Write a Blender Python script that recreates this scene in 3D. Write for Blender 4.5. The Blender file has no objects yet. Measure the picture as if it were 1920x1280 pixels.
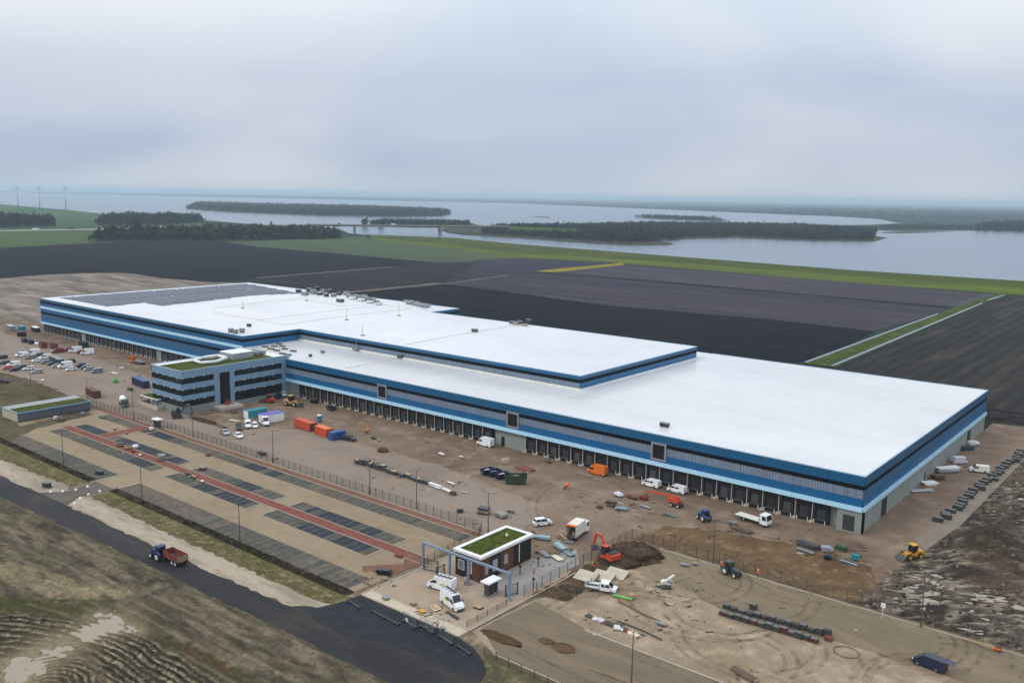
import bpy, math, random
import numpy as np
from mathutils import Vector, Matrix
random.seed(7); rng = np.random.default_rng(7)
scene = bpy.context.scene
COL = scene.collection
PI = math.pi
# ------------------------------------------------------------------ camera, sky, sun, exposure
CAM = np.array([59.948, -200.881, 75.0])
RX = np.array([0.77408071, 0.63290795, 0.01505245])
UP = np.array([-0.11335634, 0.11517052, 0.98685667])
FW = np.array([-0.62285583, 0.76561301, -0.16089541])
FOC = 1667.8                                   # focal length in photograph pixels (1920 wide)
def G(px, py, z=0.0):
    """ground (or level z) point seen at a photograph pixel"""
    d = FW + RX*(px-960)/FOC - UP*(py-640)/FOC
    return CAM + d*(z-CAM[2])/d[2]
def g2(px, py, z=0.0):
    p = G(px, py, z); return (float(p[0]), float(p[1]))
cam_d = bpy.data.cameras.new('camera'); cam = bpy.data.objects.new('camera', cam_d); COL.objects.link(cam)
cam.matrix_world = Matrix(((RX[0], UP[0], -FW[0], CAM[0]), (RX[1], UP[1], -FW[1], CAM[1]), (RX[2], UP[2], -FW[2], CAM[2]), (0, 0, 0, 1)))
cam_d.sensor_width = 36.0; cam_d.lens = FOC/1920*36.0; cam_d.clip_start = 0.5; cam_d.clip_end = 90000
scene.camera = cam
SUN_EL, SUN_AZ = math.radians(40), math.radians(215)   # azimuth clockwise from +Y
world = bpy.data.worlds.new('World'); scene.world = world; world.use_nodes = True
def build_world():
    nt = world.node_tree; N = nt.nodes; L = nt.links; N.clear()
    out = N.new('ShaderNodeOutputWorld'); bg = N.new('ShaderNodeBackground')
    tc = N.new('ShaderNodeTexCoord'); sep = N.new('ShaderNodeSeparateXYZ'); L.new(tc.outputs['Generated'], sep.inputs[0])
    sky = N.new('ShaderNodeTexSky'); sky.sky_type = 'NISHITA'; sky.sun_disc = False
    sky.sun_elevation = SUN_EL; sky.sun_rotation = SUN_AZ; sky.air_density = 1.5; sky.dust_density = 3
    skm = N.new('ShaderNodeVectorMath'); skm.operation = 'SCALE'; skm.inputs['Scale'].default_value = 0.10; L.new(sky.outputs[0], skm.inputs[0])
    zc = N.new('ShaderNodeMath'); zc.operation = 'MAXIMUM'; L.new(sep.outputs[2], zc.inputs[0]); zc.inputs[1].default_value = 0.0
    ramp = N.new('ShaderNodeValToRGB'); L.new(zc.outputs[0], ramp.inputs[0])     # overcast: three times brighter overhead than at the horizon
    e = ramp.color_ramp.elements
    e[0].position = 0.0; e[0].color = (0.62, 0.665, 0.73, 1)
    e[1].position = 1.0; e[1].color = (1.52, 1.59, 1.66, 1)
    for p, c in ((0.05, (0.55, 0.615, 0.73, 1)), (0.12, (0.60, 0.665, 0.775, 1)), (0.22, (0.90, 0.95, 1.0, 1)), (0.45, (1.04, 1.10, 1.17, 1))):
        k = e.new(p); k.color = c
    za = N.new('ShaderNodeMath'); za.operation = 'ADD'; L.new(zc.outputs[0], za.inputs[0]); za.inputs[1].default_value = 0.28
    dx = N.new('ShaderNodeMath'); dx.operation = 'DIVIDE'; L.new(sep.outputs[0], dx.inputs[0]); L.new(za.outputs[0], dx.inputs[1])
    dy = N.new('ShaderNodeMath'); dy.operation = 'DIVIDE'; L.new(sep.outputs[1], dy.inputs[0]); L.new(za.outputs[0], dy.inputs[1])
    cb = N.new('ShaderNodeCombineXYZ'); L.new(dx.outputs[0], cb.inputs[0]); L.new(dy.outputs[0], cb.inputs[1])
    n1 = N.new('ShaderNodeTexNoise'); n1.inputs['Scale'].default_value = 0.9; n1.inputs['Detail'].default_value = 3; n1.inputs['Roughness'].default_value = 0.42; n1.inputs['Distortion'].default_value = 0.5
    L.new(cb.outputs[0], n1.inputs['Vector'])
    mr = N.new('ShaderNodeMapRange'); L.new(n1.outputs[0], mr.inputs[0])
    mr.inputs[1].default_value = 0.3; mr.inputs[2].default_value = 0.7; mr.inputs[3].default_value = 0.88; mr.inputs[4].default_value = 1.13
    sc = N.new('ShaderNodeVectorMath'); sc.operation = 'SCALE'; L.new(ramp.outputs[0], sc.inputs[0]); L.new(mr.outputs[0], sc.inputs['Scale'])
    tint = N.new('ShaderNodeMixRGB'); tint.blend_type = 'MULTIPLY'; L.new(sc.outputs[0], tint.inputs[1])
    tr = N.new('ShaderNodeValToRGB'); L.new(n1.outputs[0], tr.inputs[0]); tr.color_ramp.elements[0].position = .35; tr.color_ramp.elements[1].position = .65
    tr.color_ramp.elements[0].color = (0.93, 0.98, 1.07, 1); tr.color_ramp.elements[1].color = (1.03, 1.0, 0.975, 1)
    L.new(tr.outputs[0], tint.inputs[2]); tint.inputs[0].default_value = 1.0
    mx = N.new('ShaderNodeMixRGB'); mx.inputs[0].default_value = 0.93; L.new(skm.outputs[0], mx.inputs[1]); L.new(tint.outputs[0], mx.inputs[2])
    L.new(mx.outputs[0], bg.inputs[0]); bg.inputs[1].default_value = 1.0; L.new(bg.outputs[0], out.inputs[0])
build_world()
sun_d = bpy.data.lights.new('sun', 'SUN'); sun_d.energy = 1.0; sun_d.angle = math.radians(14); sun_d.color = (1.0, 0.96, 0.9)
sun = bpy.data.objects.new('sun', sun_d); COL.objects.link(sun)
sv = Vector((math.sin(SUN_AZ)*math.cos(SUN_EL), math.cos(SUN_AZ)*math.cos(SUN_EL), math.sin(SUN_EL)))
sun.rotation_euler = sv.to_track_quat('Z', 'Y').to_euler()
vs = scene.view_settings; vs.view_transform = 'Standard'; vs.look = 'None'; vs.exposure = 0.0; vs.gamma = 1.0; vs.use_curve_mapping = False
scene.render.engine = 'CYCLES'
cy = scene.cycles; cy.use_denoising = True; cy.max_bounces = 6; cy.diffuse_bounces = 2; cy.glossy_bounces = 2; cy.transmission_bounces = 3; cy.volume_bounces = 1; cy.transparent_max_bounces = 10
cy.caustics_reflective = False; cy.caustics_refractive = False
HAZE = 0.85e-4
# ------------------------------------------------------------------ materials
def lin(c):
    c /= 255.0
    return c/12.92 if c <= 0.04045 else ((c+0.055)/1.055)**2.4
def srgb(r, g, b, k=1.0): return (lin(r)*k, lin(g)*k, lin(b)*k, 1)
MATS = {}
def base_mat(name):
    m = bpy.data.materials.new(name); m.use_nodes = True
    nt = m.node_tree; b = nt.nodes['Principled BSDF']; return m, nt.nodes, nt.links, b
def mat(name, col, rough=0.6, metal=0.0, var=0.10, scale=0.7, bump=0.0, spec=None, alpha=None):
    """painted / plain surface with a little procedural dirt"""
    if name in MATS: return MATS[name]
    m, N, L, b = base_mat(name)
    tc = N.new('ShaderNodeTexCoord'); n = N.new('ShaderNodeTexNoise'); n.inputs['Scale'].default_value = scale; n.inputs['Detail'].default_value = 6
    L.new(tc.outputs['Object'], n.inputs['Vector'])
    mr = N.new('ShaderNodeMapRange'); L.new(n.outputs[0], mr.inputs[0]); mr.inputs[1].default_value = .3; mr.inputs[2].default_value = .7
    mr.inputs[3].default_value = 1-var; mr.inputs[4].default_value = 1+var*.6
    s = N.new('ShaderNodeVectorMath'); s.operation = 'SCALE'; s.inputs[0].default_value = col[:3]; L.new(mr.outputs[0], s.inputs['Scale'])
    L.new(s.outputs[0], b.inputs['Base Color'])
    b.inputs['Roughness'].default_value = rough; b.inputs['Metallic'].default_value = metal
    if spec is not None: b.inputs['Specular IOR Level'].default_value = spec
    if bump:
        bp = N.new('ShaderNodeBump'); bp.inputs['Strength'].default_value = 0.6; bp.inputs['Distance'].default_value = bump; L.new(n.outputs[0], bp.inputs['Height']); L.new(bp.outputs[0], b.inputs['Normal'])
    MATS[name] = m; return m
def gmat(name, ca, cb, cc=None, big=0.03, small=0.5, stretch=None, rough=0.9, bump=0.05, contrast=0.22, wet=None, rot=0.0, fine=4.0, amt2=1.0, spec=0.04, mid=0.5, mottle=1.0, furrow=None):
    """ground: two main tones from large noise, third tone as patches, fine mottling, optional streak direction and damp patches"""
    if name in MATS: return MATS[name]
    m, N, L, b = base_mat(name)
    geo = N.new('ShaderNodeNewGeometry'); mp = N.new('ShaderNodeMapping'); L.new(geo.outputs['Position'], mp.inputs[0])
    mp.inputs['Rotation'].default_value[2] = rot
    if stretch: mp.inputs['Scale'].default_value = (stretch[0], stretch[1], 1)
    def noise(scale, detail=7, rough_=.6, src=mp.outputs[0], dist=0.0):
        n = N.new('ShaderNodeTexNoise'); n.inputs['Scale'].default_value = scale; n.inputs['Detail'].default_value = detail; n.inputs['Roughness'].default_value = rough_
        n.inputs['Distortion'].default_value = dist; L.new(src, n.inputs['Vector']); return n.outputs[0]
    def rng_(src, lo, hi, a=0.0, c=1.0):
        r = N.new('ShaderNodeMapRange'); r.inputs[1].default_value = lo; r.inputs[2].default_value = hi; r.inputs[3].default_value = a; r.inputs[4].default_value = c; L.new(src, r.inputs[0]); return r.outputs[0]
    nb = noise(big, 8, .62, dist=.6); ns = noise(small, 7, .65); nf = noise(fine, 4, .6, src=geo.outputs['Position'])
    m1 = N.new('ShaderNodeMixRGB'); m1.inputs[1].default_value = ca; m1.inputs[2].default_value = cb; L.new(rng_(nb, mid-contrast/2, mid+contrast/2), m1.inputs[0]); c = m1.outputs[0]
    if cc:
        m2 = N.new('ShaderNodeMixRGB'); L.new(c, m2.inputs[1]); m2.inputs[2].default_value = cc; L.new(rng_(ns, .5, .68, 0, amt2), m2.inputs[0]); c = m2.outputs[0]
    sc = N.new('ShaderNodeVectorMath'); sc.operation = 'SCALE'; L.new(c, sc.inputs[0])
    ml = N.new('ShaderNodeMath'); ml.operation = 'MULTIPLY'; L.new(rng_(nf, .3, .7, 1-.14*mottle, 1+.12*mottle), ml.inputs[0]); L.new(rng_(ns, .3, .7, 1-.16*mottle, 1+.14*mottle), ml.inputs[1]); L.new(ml.outputs[0], sc.inputs['Scale']); c = sc.outputs[0]
    if 'soil' in name or 'crop_field' in name:
        wv = N.new('ShaderNodeTexWave'); wv.bands_direction = 'X' if 'olive' in name else 'Y'; wv.inputs['Scale'].default_value = .045; wv.inputs['Distortion'].default_value = 1.2; wv.inputs['Detail'].default_value = 3; wv.inputs['Detail Scale'].default_value = .6; L.new(geo.outputs['Position'], wv.inputs[0])
        s2 = N.new('ShaderNodeVectorMath'); s2.operation = 'SCALE'; L.new(c, s2.inputs[0]); L.new(rng_(wv.outputs[1], 0, 1, .82, 1.2), s2.inputs['Scale']); c = s2.outputs[0]
    b.inputs['Specular IOR Level'].default_value = spec
    if wet:
        nw = noise(wet[0], 5, .55, src=geo.outputs['Position']); wf = rng_(nw, wet[1], wet[1]+.05)
        m3 = N.new('ShaderNodeMixRGB'); m3.blend_type = 'MULTIPLY'; L.new(wf, m3.inputs[0]); L.new(c, m3.inputs[1]); m3.inputs[2].default_value = (.6, .6, .62, 1); c = m3.outputs[0]
        rr = rng_(wf, 0, 1, rough, .22); L.new(rr, b.inputs['Roughness'])
    else: b.inputs['Roughness'].default_value = rough
    L.new(c, b.inputs['Base Color'])
    if bump:
        bp = N.new('ShaderNodeBump'); bp.inputs['Strength'].default_value = 0.8; bp.inputs['Distance'].default_value = bump; L.new(ns, bp.inputs['Height']); L.new(bp.outputs[0], b.inputs['Normal'])
    MATS[name] = m; return m
K = 0.80
KC = (0.85, 0.79, 0.745)          # the overcast light is a little blue: albedo from a seen colour
def S(r, g, b, k=None): return srgb(r, g, b, k) if k is not None else (lin(r)*KC[0], lin(g)*KC[1], lin(b)*KC[2], 1)
def glass(name, col, rough=0.08):
    if name in MATS: return MATS[name]
    m = mat(name, col, rough, 0.0, .15, .4, spec=.6); return m
M = dict(
    white=mat('white_paint', (.76, .77, .78, 1), .35, var=.14, scale=1.2), offwhite=mat('offwhite_paint', (.66, .65, .58, 1), .45, var=.1),
    black=mat('black_paint', (.012, .013, .016, 1), .3), darkgrey=mat('dark_grey_paint', (.045, .05, .058, 1), .35), grey=mat('grey_paint', (.2, .21, .22, 1), .4),
    silver=mat('silver_paint', (.42, .44, .47, 1), .3, .4), navy=mat('navy_paint', (.008, .016, .05, 1), .3), blue=mat('blue_paint', (.018, .065, .24, 1), .45, var=.25, scale=1.5),
    teal=mat('teal_paint', (.02, .22, .28, 1), .4), red=mat('red_paint', (.30, .028, .02, 1), .55, var=.35, scale=1.5), darkred=mat('dark_red_paint', (.16, .012, .02, 1), .3),
    orange=mat('orange_paint', (.68, .15, .012, 1), .4), redorange=mat('red_orange_paint', (.52, .065, .022, 1), .5, var=.25, scale=1.2), yellow=mat('yellow_paint', (.60, .30, .02, 1), .5, var=.25, scale=1.5),
    green=mat('green_paint', (.02, .10, .035, 1), .5), lime=mat('lime_paint', (.12, .55, .10, 1), .5), darkgreen=mat('dark_green_paint', (.018, .045, .022, 1), .5),
    maroon=mat('maroon_paint', (.10, .02, .02, 1), .55, var=.3), rust=mat('rust_red_steel', (.17, .045, .03, 1), .75, var=.4, scale=1.5), purple=mat('purple_tarpaulin', (.12, .11, .42, 1), .5, var=.2),
    tyre=mat('tyre_rubber', (.013, .013, .014, 1), .85), rim=mat('wheel_rim', (.30, .31, .33, 1), .35, .5), rimwhite=mat('pale_wheel_rim', (.55, .55, .53, 1), .5),
    glass=glass('dark_glass', (.012, .016, .02, 1), .06), light=mat('headlamp', (.7, .7, .72, 1), .15), tail=mat('tail_lamp', (.35, .01, .01, 1), .3), trim=mat('black_trim', (.02, .02, .022, 1), .6),
    steel=mat('galvanised_steel', (.30, .32, .34, 1), .45, .5, .15), bluesteel=mat('blue_grey_steel', (.20, .27, .36, 1), .45, .2), darksteel=mat('dark_steel', (.05, .052, .055, 1), .55),
    wood=mat('raw_wood', (.38, .27, .15, 1), .8, var=.25, scale=3), darkwood=mat('dark_wood', (.10, .065, .04, 1), .8, var=.3, scale=3), concrete=mat('concrete', S(150, 150, 142), .85, var=.18, scale=.5),
    paleconcrete=mat('pale_concrete', S(190, 186, 172), .85, var=.15, scale=.6), bag=mat('white_bag', (.62, .6, .64, 1), .8, var=.2, scale=2), paver=mat('dark_paver', (.045, .046, .045, 1), .9, var=.3, scale=3),
    pavertop=mat('grey_paver', (.13, .13, .125, 1), .9, var=.3, scale=3), hivis=mat('hi_vis_orange', (.85, .10, .04, 1), .7), skin=mat('skin', (.45, .26, .19, 1), .6), hivisy=mat('hi_vis_yellow', (.6, .6, .05, 1), .7),
    plaster=mat('cream_board', (.68, .60, .42, 1), .7, var=.12), logo=mat('green_yellow_print', (.42, .50, .05, 1), .5), tan=mat('tan_machine_paint', (.50, .33, .12, 1), .55, var=.2),
    pane=mat('window_pane', (.010, .014, .018, 1), .12, var=.3, scale=.35, spec=.3), sheetglass=mat('glass_sheet_stack', (.22, .33, .38, 1), .12, var=.2), greenglass=mat('green_glass_sheet', (.12, .22, .20, 1), .12, var=.2),
)
# building cladding
def ribmat(name, col):
    m, N, L, b = base_mat(name); tc = N.new('ShaderNodeTexCoord'); mp = N.new('ShaderNodeMapping'); mp.inputs['Scale'].default_value = (2.2, 1, .12); L.new(tc.outputs['Object'], mp.inputs[0])
    oi = N.new('ShaderNodeObjectInfo'); ad = N.new('ShaderNodeVectorMath'); ad.operation = 'ADD'; L.new(mp.outputs[0], ad.inputs[0]); ml = N.new('ShaderNodeMath'); ml.operation = 'MULTIPLY'; ml.inputs[1].default_value = 50; L.new(oi.outputs['Random'], ml.inputs[0]); L.new(ml.outputs[0], ad.inputs[1])
    n = N.new('ShaderNodeTexNoise'); n.inputs['Scale'].default_value = 1.0; n.inputs['Detail'].default_value = 3; L.new(ad.outputs[0], n.inputs['Vector']); mr = N.new('ShaderNodeMapRange'); L.new(n.outputs[0], mr.inputs[0]); mr.inputs[1].default_value = .3; mr.inputs[2].default_value = .7; mr.inputs[3].default_value = .78; mr.inputs[4].default_value = 1.12
    sc = N.new('ShaderNodeVectorMath'); sc.operation = 'SCALE'; sc.inputs[0].default_value = col[:3]; L.new(mr.outputs[0], sc.inputs['Scale']); L.new(sc.outputs[0], b.inputs['Base Color']); b.inputs['Roughness'].default_value = .5; b.inputs['Specular IOR Level'].default_value = .3; MATS[name] = m; return m
M.update(
    blue_f=mat('fascia_blue', S(10, 88, 130, .90), .42, var=.05, scale=.12), blue_m=mat('mid_blue_cladding', S(4, 96, 146, .90), .42, var=.06, scale=.12), cyan=mat('light_blue_canopy', S(178, 220, 240, 1.0), .4, var=.05, scale=.2),
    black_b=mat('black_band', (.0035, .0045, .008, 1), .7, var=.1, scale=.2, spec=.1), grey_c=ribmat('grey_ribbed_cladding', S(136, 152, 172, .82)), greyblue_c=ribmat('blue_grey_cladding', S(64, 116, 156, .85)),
    roof=None, office=mat('office_blue_grey_panel', S(124, 156, 182, .88), .45, .05, .08, .3), officebase=mat('office_plinth', S(140, 148, 146, .75), .8, var=.15, scale=.4), brown=mat('brown_timber_panel', S(104, 62, 40, .8), .7, var=.3, scale=2.5),
    blackclad=mat('black_cladding', (.012, .012, .013, 1), .5), seal=mat('dock_shelter_black', (.010, .010, .012, 1), .75), dockdoor=mat('dock_door_grey', S(54, 57, 62, .8), .6, var=.25), conc_w=mat('precast_wall', S(150, 156, 150, .8), .85, var=.12, scale=.25),
)
M['roof'] = gmat('white_roof_membrane', (.53, .54, .565, 1), (.70, .705, .725, 1), (.57, .58, .60, 1), big=.008, small=.025, stretch=(.6, 1.4), rough=.35, spec=.3, bump=0, contrast=.38, fine=.05, mottle=.3, amt2=.45)
M['roof2'] = gmat('lower_roof_membrane', (.67, .675, .69, 1), (.52, .525, .53, 1), (.56, .56, .54, 1), big=.009, small=.03, stretch=(.5, 1.5), rough=.22, spec=.5, bump=0, contrast=.38, fine=.05, mottle=.3, amt2=.45)
M['sedum'] = gmat('sedum_roof', S(78, 90, 34), S(54, 70, 26), S(116, 102, 58), big=.18, small=.9, rough=.95, bump=.08, amt2=.75)
# ------------------------------------------------------------------ mesh builders
class MB:
    def __init__(s): s.v = []; s.f = []
    def add(s, vs, fs, M4=None):
        n = len(s.v)
        s.v += [tuple(M4 @ Vector(p)) for p in vs] if M4 else [tuple(p) for p in vs]
        s.f += [tuple(n+i for i in f) for f in fs]; return s
    def box(s, c, d, rz=0.0, M4=None):
        x, y, z = d[0]/2, d[1]/2, d[2]/2
        vs = [(-x, -y, -z), (x, -y, -z), (x, y, -z), (-x, y, -z), (-x, -y, z), (x, -y, z), (x, y, z), (-x, y, z)]
        T = Matrix.Translation(c) @ Matrix.Rotation(rz, 4, 'Z')
        if M4: T = M4 @ T
        return s.add(vs, [(0, 3, 2, 1), (4, 5, 6, 7), (0, 1, 5, 4), (1, 2, 6, 5), (2, 3, 7, 6), (3, 0, 4, 7)], T)
    def b2(s, x0, x1, y0, y1, z0, z1): return s.box(((x0+x1)/2, (y0+y1)/2, (z0+z1)/2), (x1-x0, y1-y0, z1-z0))
    def tube(s, p, q, r, r2=None, n=6):
        p = Vector(p); q = Vector(q); d = q-p; r2 = r if r2 is None else r2
        if d.length < 1e-6: return s
        Q = d.to_track_quat('Z', 'Y').to_matrix()
        vs = []
        for k, (c, rr) in enumerate(((p, r), (q, r2))):
            for i in range(n):
                a = 2*PI*i/n; vs.append(c + Q @ Vector((rr*math.cos(a), rr*math.sin(a), 0)))
        fs = [(i, (i+1) % n, n+(i+1) % n, n+i) for i in range(n)] + [tuple(range(n-1, -1, -1)), tuple(range(n, 2*n))]
        return s.add(vs, fs)
    def path(s, pts, r, n=6):
        for a, b in zip(pts, pts[1:]): s.tube(a, b, r, n=n)
        return s
    def bar(s, p, q, w, h):
        p = Vector(p); q = Vector(q); d = q-p; l = d.length; X = d/l
        Z = Vector((0, 0, 1)); Z = (Z-X*X.dot(Z)); Z = Z.normalized() if Z.length > 1e-4 else Vector((0, 1, 0)); Y = Z.cross(X)
        T = Matrix(((X[0], Y[0], Z[0], (p[0]+q[0])/2), (X[1], Y[1], Z[1], (p[1]+q[1])/2), (X[2], Y[2], Z[2], (p[2]+q[2])/2), (0, 0, 0, 1)))
        return s.box((0, 0, 0), (l, w, h), M4=T)
    def prism(s, poly, z0, z1):
        n = len(poly); vs = [(x, y, z0) for x, y in poly]+[(x, y, z1) for x, y in poly]
        return s.add(vs, [tuple(range(n-1, -1, -1)), tuple(range(n, 2*n))]+[(i, (i+1) % n, n+(i+1) % n, n+i) for i in range(n)])
    def side(s, prof, w, y0=0.0):
        """extrude an (x, z) profile across the width"""
        n = len(prof); vs = [(x, y0-w/2, z) for x, z in prof]+[(x, y0+w/2, z) for x, z in prof]
        return s.add(vs, [tuple(range(n)), tuple(range(2*n-1, n-1, -1))]+[(i, n+i, n+(i+1) % n, (i+1) % n) for i in range(n)])
    def sheet(s, poly, z): return s.add([(x, y, z) for x, y in poly], [tuple(range(len(poly)))])
    def loft(s, rings, cap=True):
        n = len(rings[0]); vs = [p for r in rings for p in r]; fs = []
        for k in range(len(rings)-1):
            for i in range(n): fs.append((k*n+i, k*n+(i+1) % n, (k+1)*n+(i+1) % n, (k+1)*n+i))
        if cap: fs += [tuple(range(n-1, -1, -1)), tuple(range((len(rings)-1)*n, len(rings)*n))]
        return s.add(vs, fs)
    def lump(s, c, r, n=10, m=6, jit=.15, seed=0, flat=True):
        """an uneven heap or stone"""
        rr = random.Random(seed); vs = []; fs = []
        for j in range(m+1):
            t = (PI/2)*j/m if flat else PI*j/m - PI/2
            for i in range(n):
                a = 2*PI*i/n; k = 1+rr.uniform(-jit, jit)
                zz = math.sin(t); rad = math.cos(t)
                vs.append((c[0]+r[0]*rad*math.cos(a)*k, c[1]+r[1]*rad*math.sin(a)*k, c[2]+r[2]*zz*(1+rr.uniform(-jit, jit)*.6)))
        for j in range(m):
            for i in range(n): fs.append((j*n+i, j*n+(i+1) % n, (j+1)*n+(i+1) % n, (j+1)*n+i))
        return s.add(vs, fs)
    def mesh(s, name, m=None, smooth=False):
        me = bpy.data.meshes.new(name); me.from_pydata(s.v, [], s.f); me.update()
        if m: me.materials.append(m)
        if smooth:
            for p in me.polygons: p.use_smooth = True
        return me
def link(name, me, parent=None, loc=(0, 0, 0), rz=0.0):
    o = bpy.data.objects.new(name, me); COL.objects.link(o); o.parent = parent; o.location = loc; o.rotation_euler[2] = rz; return o
def part(parent, name, mb, m, smooth=False, label=None):
    o = link(name, mb.mesh(name, m, smooth), parent)
    if label: o['label'] = label
    return o
def thing(name, label, cat, loc=(0, 0, 0), rz=0.0, group=None):
    o = bpy.data.objects.new(name, None); COL.objects.link(o); o.empty_display_size = .3
    o.location = (loc[0], loc[1], loc[2] if len(loc) > 2 else 0.0); o.rotation_euler[2] = rz; o['label'] = label; o['category'] = cat
    if group: o['group'] = group
    return o
def tag(o, label, cat, group=None, kind=None):
    o['label'] = label; o['category'] = cat
    if group: o['group'] = group
    if kind: o['kind'] = kind
    return o
def struct(name, mb, m, parent=None, smooth=False):
    o = link(name, mb.mesh(name, m, smooth) if isinstance(mb, MB) else mb, parent)
    if parent is None: o['kind'] = 'structure'
    return o
def stuff(name, me, label, cat):
    o = link(name, me); o['kind'] = 'stuff'; o['label'] = label; o['category'] = cat; return o
ORD = ['first', 'second', 'third', 'fourth', 'fifth', 'sixth', 'seventh', 'eighth', 'ninth', 'tenth', 'eleventh', 'twelfth', 'thirteenth', 'fourteenth', 'fifteenth', 'sixteenth', 'seventeenth', 'eighteenth', 'nineteenth', 'twentieth', 'twenty-first', 'twenty-second', 'twenty-third', 'twenty-fourth', 'twenty-fifth', 'twenty-sixth', 'twenty-seventh', 'twenty-eighth', 'twenty-ninth', 'thirtieth']
CACHE = {}
def cpart(key, parent, name, build, m, smooth=False, loc=(0, 0, 0), rz=0.0):
    """part whose mesh data is shared by every thing of the same kind and colour"""
    k = (key, name, m.name)
    if k not in CACHE:
        mb = MB(); build(mb); CACHE[k] = mb.mesh(key+'_'+name, m, smooth)
    return link(name, CACHE[k], parent, loc, rz)
# ------------------------------------------------------------------ the land
def pxpoly(pts, z=0.0): return [g2(x, y, z) for x, y in pts]
def psheet(name, pts, z, m, world_pts=False):
    return struct(name, MB().sheet(pts if world_pts else pxpoly(pts, z), z), m)
m_far = gmat('far_land', S(48, 70, 54), S(36, 52, 48), S(62, 80, 56), big=.0006, small=.004, rough=1, bump=0, fine=.03)
m_soil = gmat('dark_ploughed_soil', S(31, 33, 41), S(25, 27, 35), S(40, 40, 45), big=.006, small=.03, stretch=(.25, 2.2), rough=.95, bump=.15, fine=.25, rot=.0)
m_soil_d = gmat('darkest_soil', S(27, 28, 35), S(22, 24, 31), S(34, 34, 39), big=.008, small=.05, stretch=(.25, 2.2), rough=.95, bump=.15, fine=.25)
m_soil_g = gmat('grey_stubble_soil', S(74, 71, 83), S(65, 62, 74), S(82, 79, 82), big=.008, small=.03, stretch=(.2, 2.5), rough=.95, bump=.15, fine=.2)
m_soil_o = gmat('olive_grey_soil', S(54, 54, 52), S(46, 46, 47), S(68, 65, 60), big=.01, small=.04, stretch=(2.2, .3), rough=.95, bump=.15, fine=.2)
m_meadow = gmat('meadow', S(62, 88, 50), S(78, 98, 52), S(58, 78, 56), big=.004, small=.02, stretch=(.3, 2), rough=.95, bump=.1, fine=.2)
m_greenf = gmat('young_crop_field', S(70, 88, 68), S(82, 96, 66), S(66, 80, 70), big=.004, small=.02, stretch=(.3, 2), rough=.95, bump=.1, fine=.2)
m_dike = gmat('dyke_grass', S(92, 108, 34), S(76, 96, 34), S(112, 120, 44), big=.01, small=.06, stretch=(.25, 2), rough=.95, bump=.1, fine=.4)
m_yel = gmat('yellow_crop_strip', S(150, 140, 50), S(130, 124, 50), None, big=.02, small=.1, rough=.95, bump=0)
m_path = gmat('pale_farm_track', S(112, 106, 100), S(92, 88, 86), None, big=.05, small=.3, rough=.95, bump=0)
m_water = bpy.data.materials.new('lake_water'); m_water.use_nodes = True
def build_water():
    N = m_water.node_tree.nodes; L = m_water.node_tree.links; b = N['Principled BSDF']
    b.inputs['Base Color'].default_value = (.07, .11, .16, 1); b.inputs['Roughness'].default_value = .18; b.inputs['IOR'].default_value = 1.33
    geo = N.new('ShaderNodeNewGeometry'); n = N.new('ShaderNodeTexNoise'); n.inputs['Scale'].default_value = .06; n.inputs['Detail'].default_value = 6; L.new(geo.outputs['Position'], n.inputs[0])
    bp = N.new('ShaderNodeBump'); bp.inputs['Strength'].default_value = .25; bp.inputs['Distance'].default_value = .6; L.new(n.outputs[0], bp.inputs['Height']); L.new(bp.outputs[0], b.inputs['Normal'])
build_water()
R0 = 42000
gp = [(R0*math.cos(2*PI*i/64), R0*math.sin(2*PI*i/64)) for i in range(64)]
struct('ground', MB().sheet(gp, -0.60), m_far)
lake = [(-600, 352), (0, 361), (240, 366), (480, 371), (720, 376), (960, 381), (1200, 391), (1440, 401), (1560, 405.5), (1650, 411), (1672, 416), (1690, 418.5), (1640, 421), (1560, 423), (1560, 431), (1640, 432), (1690, 433.5), (1800, 432.5), (1920, 433), (2300, 438),
        (2300, 556), (1920, 529), (1600, 508), (1440, 496), (1140, 473), (960, 459), (850, 448), (700, 441), (655, 438), (640, 431), (610, 426), (480, 421), (385, 413), (190, 401), (130, 394), (70, 389), (0, 383), (-600, 372)]
psheet('lake', lake, -0.5, m_water)
isl_m = gmat('reed_bank', S(70, 70, 58), S(58, 62, 54), S(90, 88, 66), big=.01, small=.05, rough=1, bump=0, fine=.1)
islands = dict(
    long_island=[(350, 391.5), (420, 397), (600, 404.5), (760, 407), (830, 405), (847, 401), (838, 396), (700, 389.5), (500, 385), (370, 381.5)],
    peninsula=[(870, 441), (960, 446), (1100, 456), (1180, 460.5), (1255, 460), (1264, 457), (1236, 452), (1290, 448.5), (1380, 446), (1520, 452), (1640, 453), (1664, 446), (1640, 442), (1645, 431), (1500, 421), (1340, 417.5), (1200, 416.5), (1060, 421), (960, 421), (860, 424), (820, 430), (840, 437)],
    thin_island=[(1182, 407), (1240, 411), (1300, 413.5), (1372, 414.5), (1340, 410.5), (1230, 406.5)],
    reed_islet=[(998, 407), (1030, 408.6), (1030, 407), (1010, 406)],
    mud_spit=[(1650, 437), (1700, 437.5), (1790, 434.5), (1700, 433.8), (1660, 435)],
)
for k, v in islands.items(): struct(k, MB().sheet(pxpoly(v, -.4), -.4), isl_m)
psheet('far_meadow', [(0, 384), (130, 395), (190, 402), (385, 414), (385, 425), (190, 430), (0, 431), (-300, 432), (-300, 378)], -.45, gmat('far_meadow_grass', S(70, 100, 62), S(60, 86, 60), None, big=.002, small=.01, rough=1, bump=0))
psheet('meadow', [(-300, 436), (0, 434), (190, 431), (240, 432), (165, 456), (0, 465), (-300, 476)], -.40, m_meadow)
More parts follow.
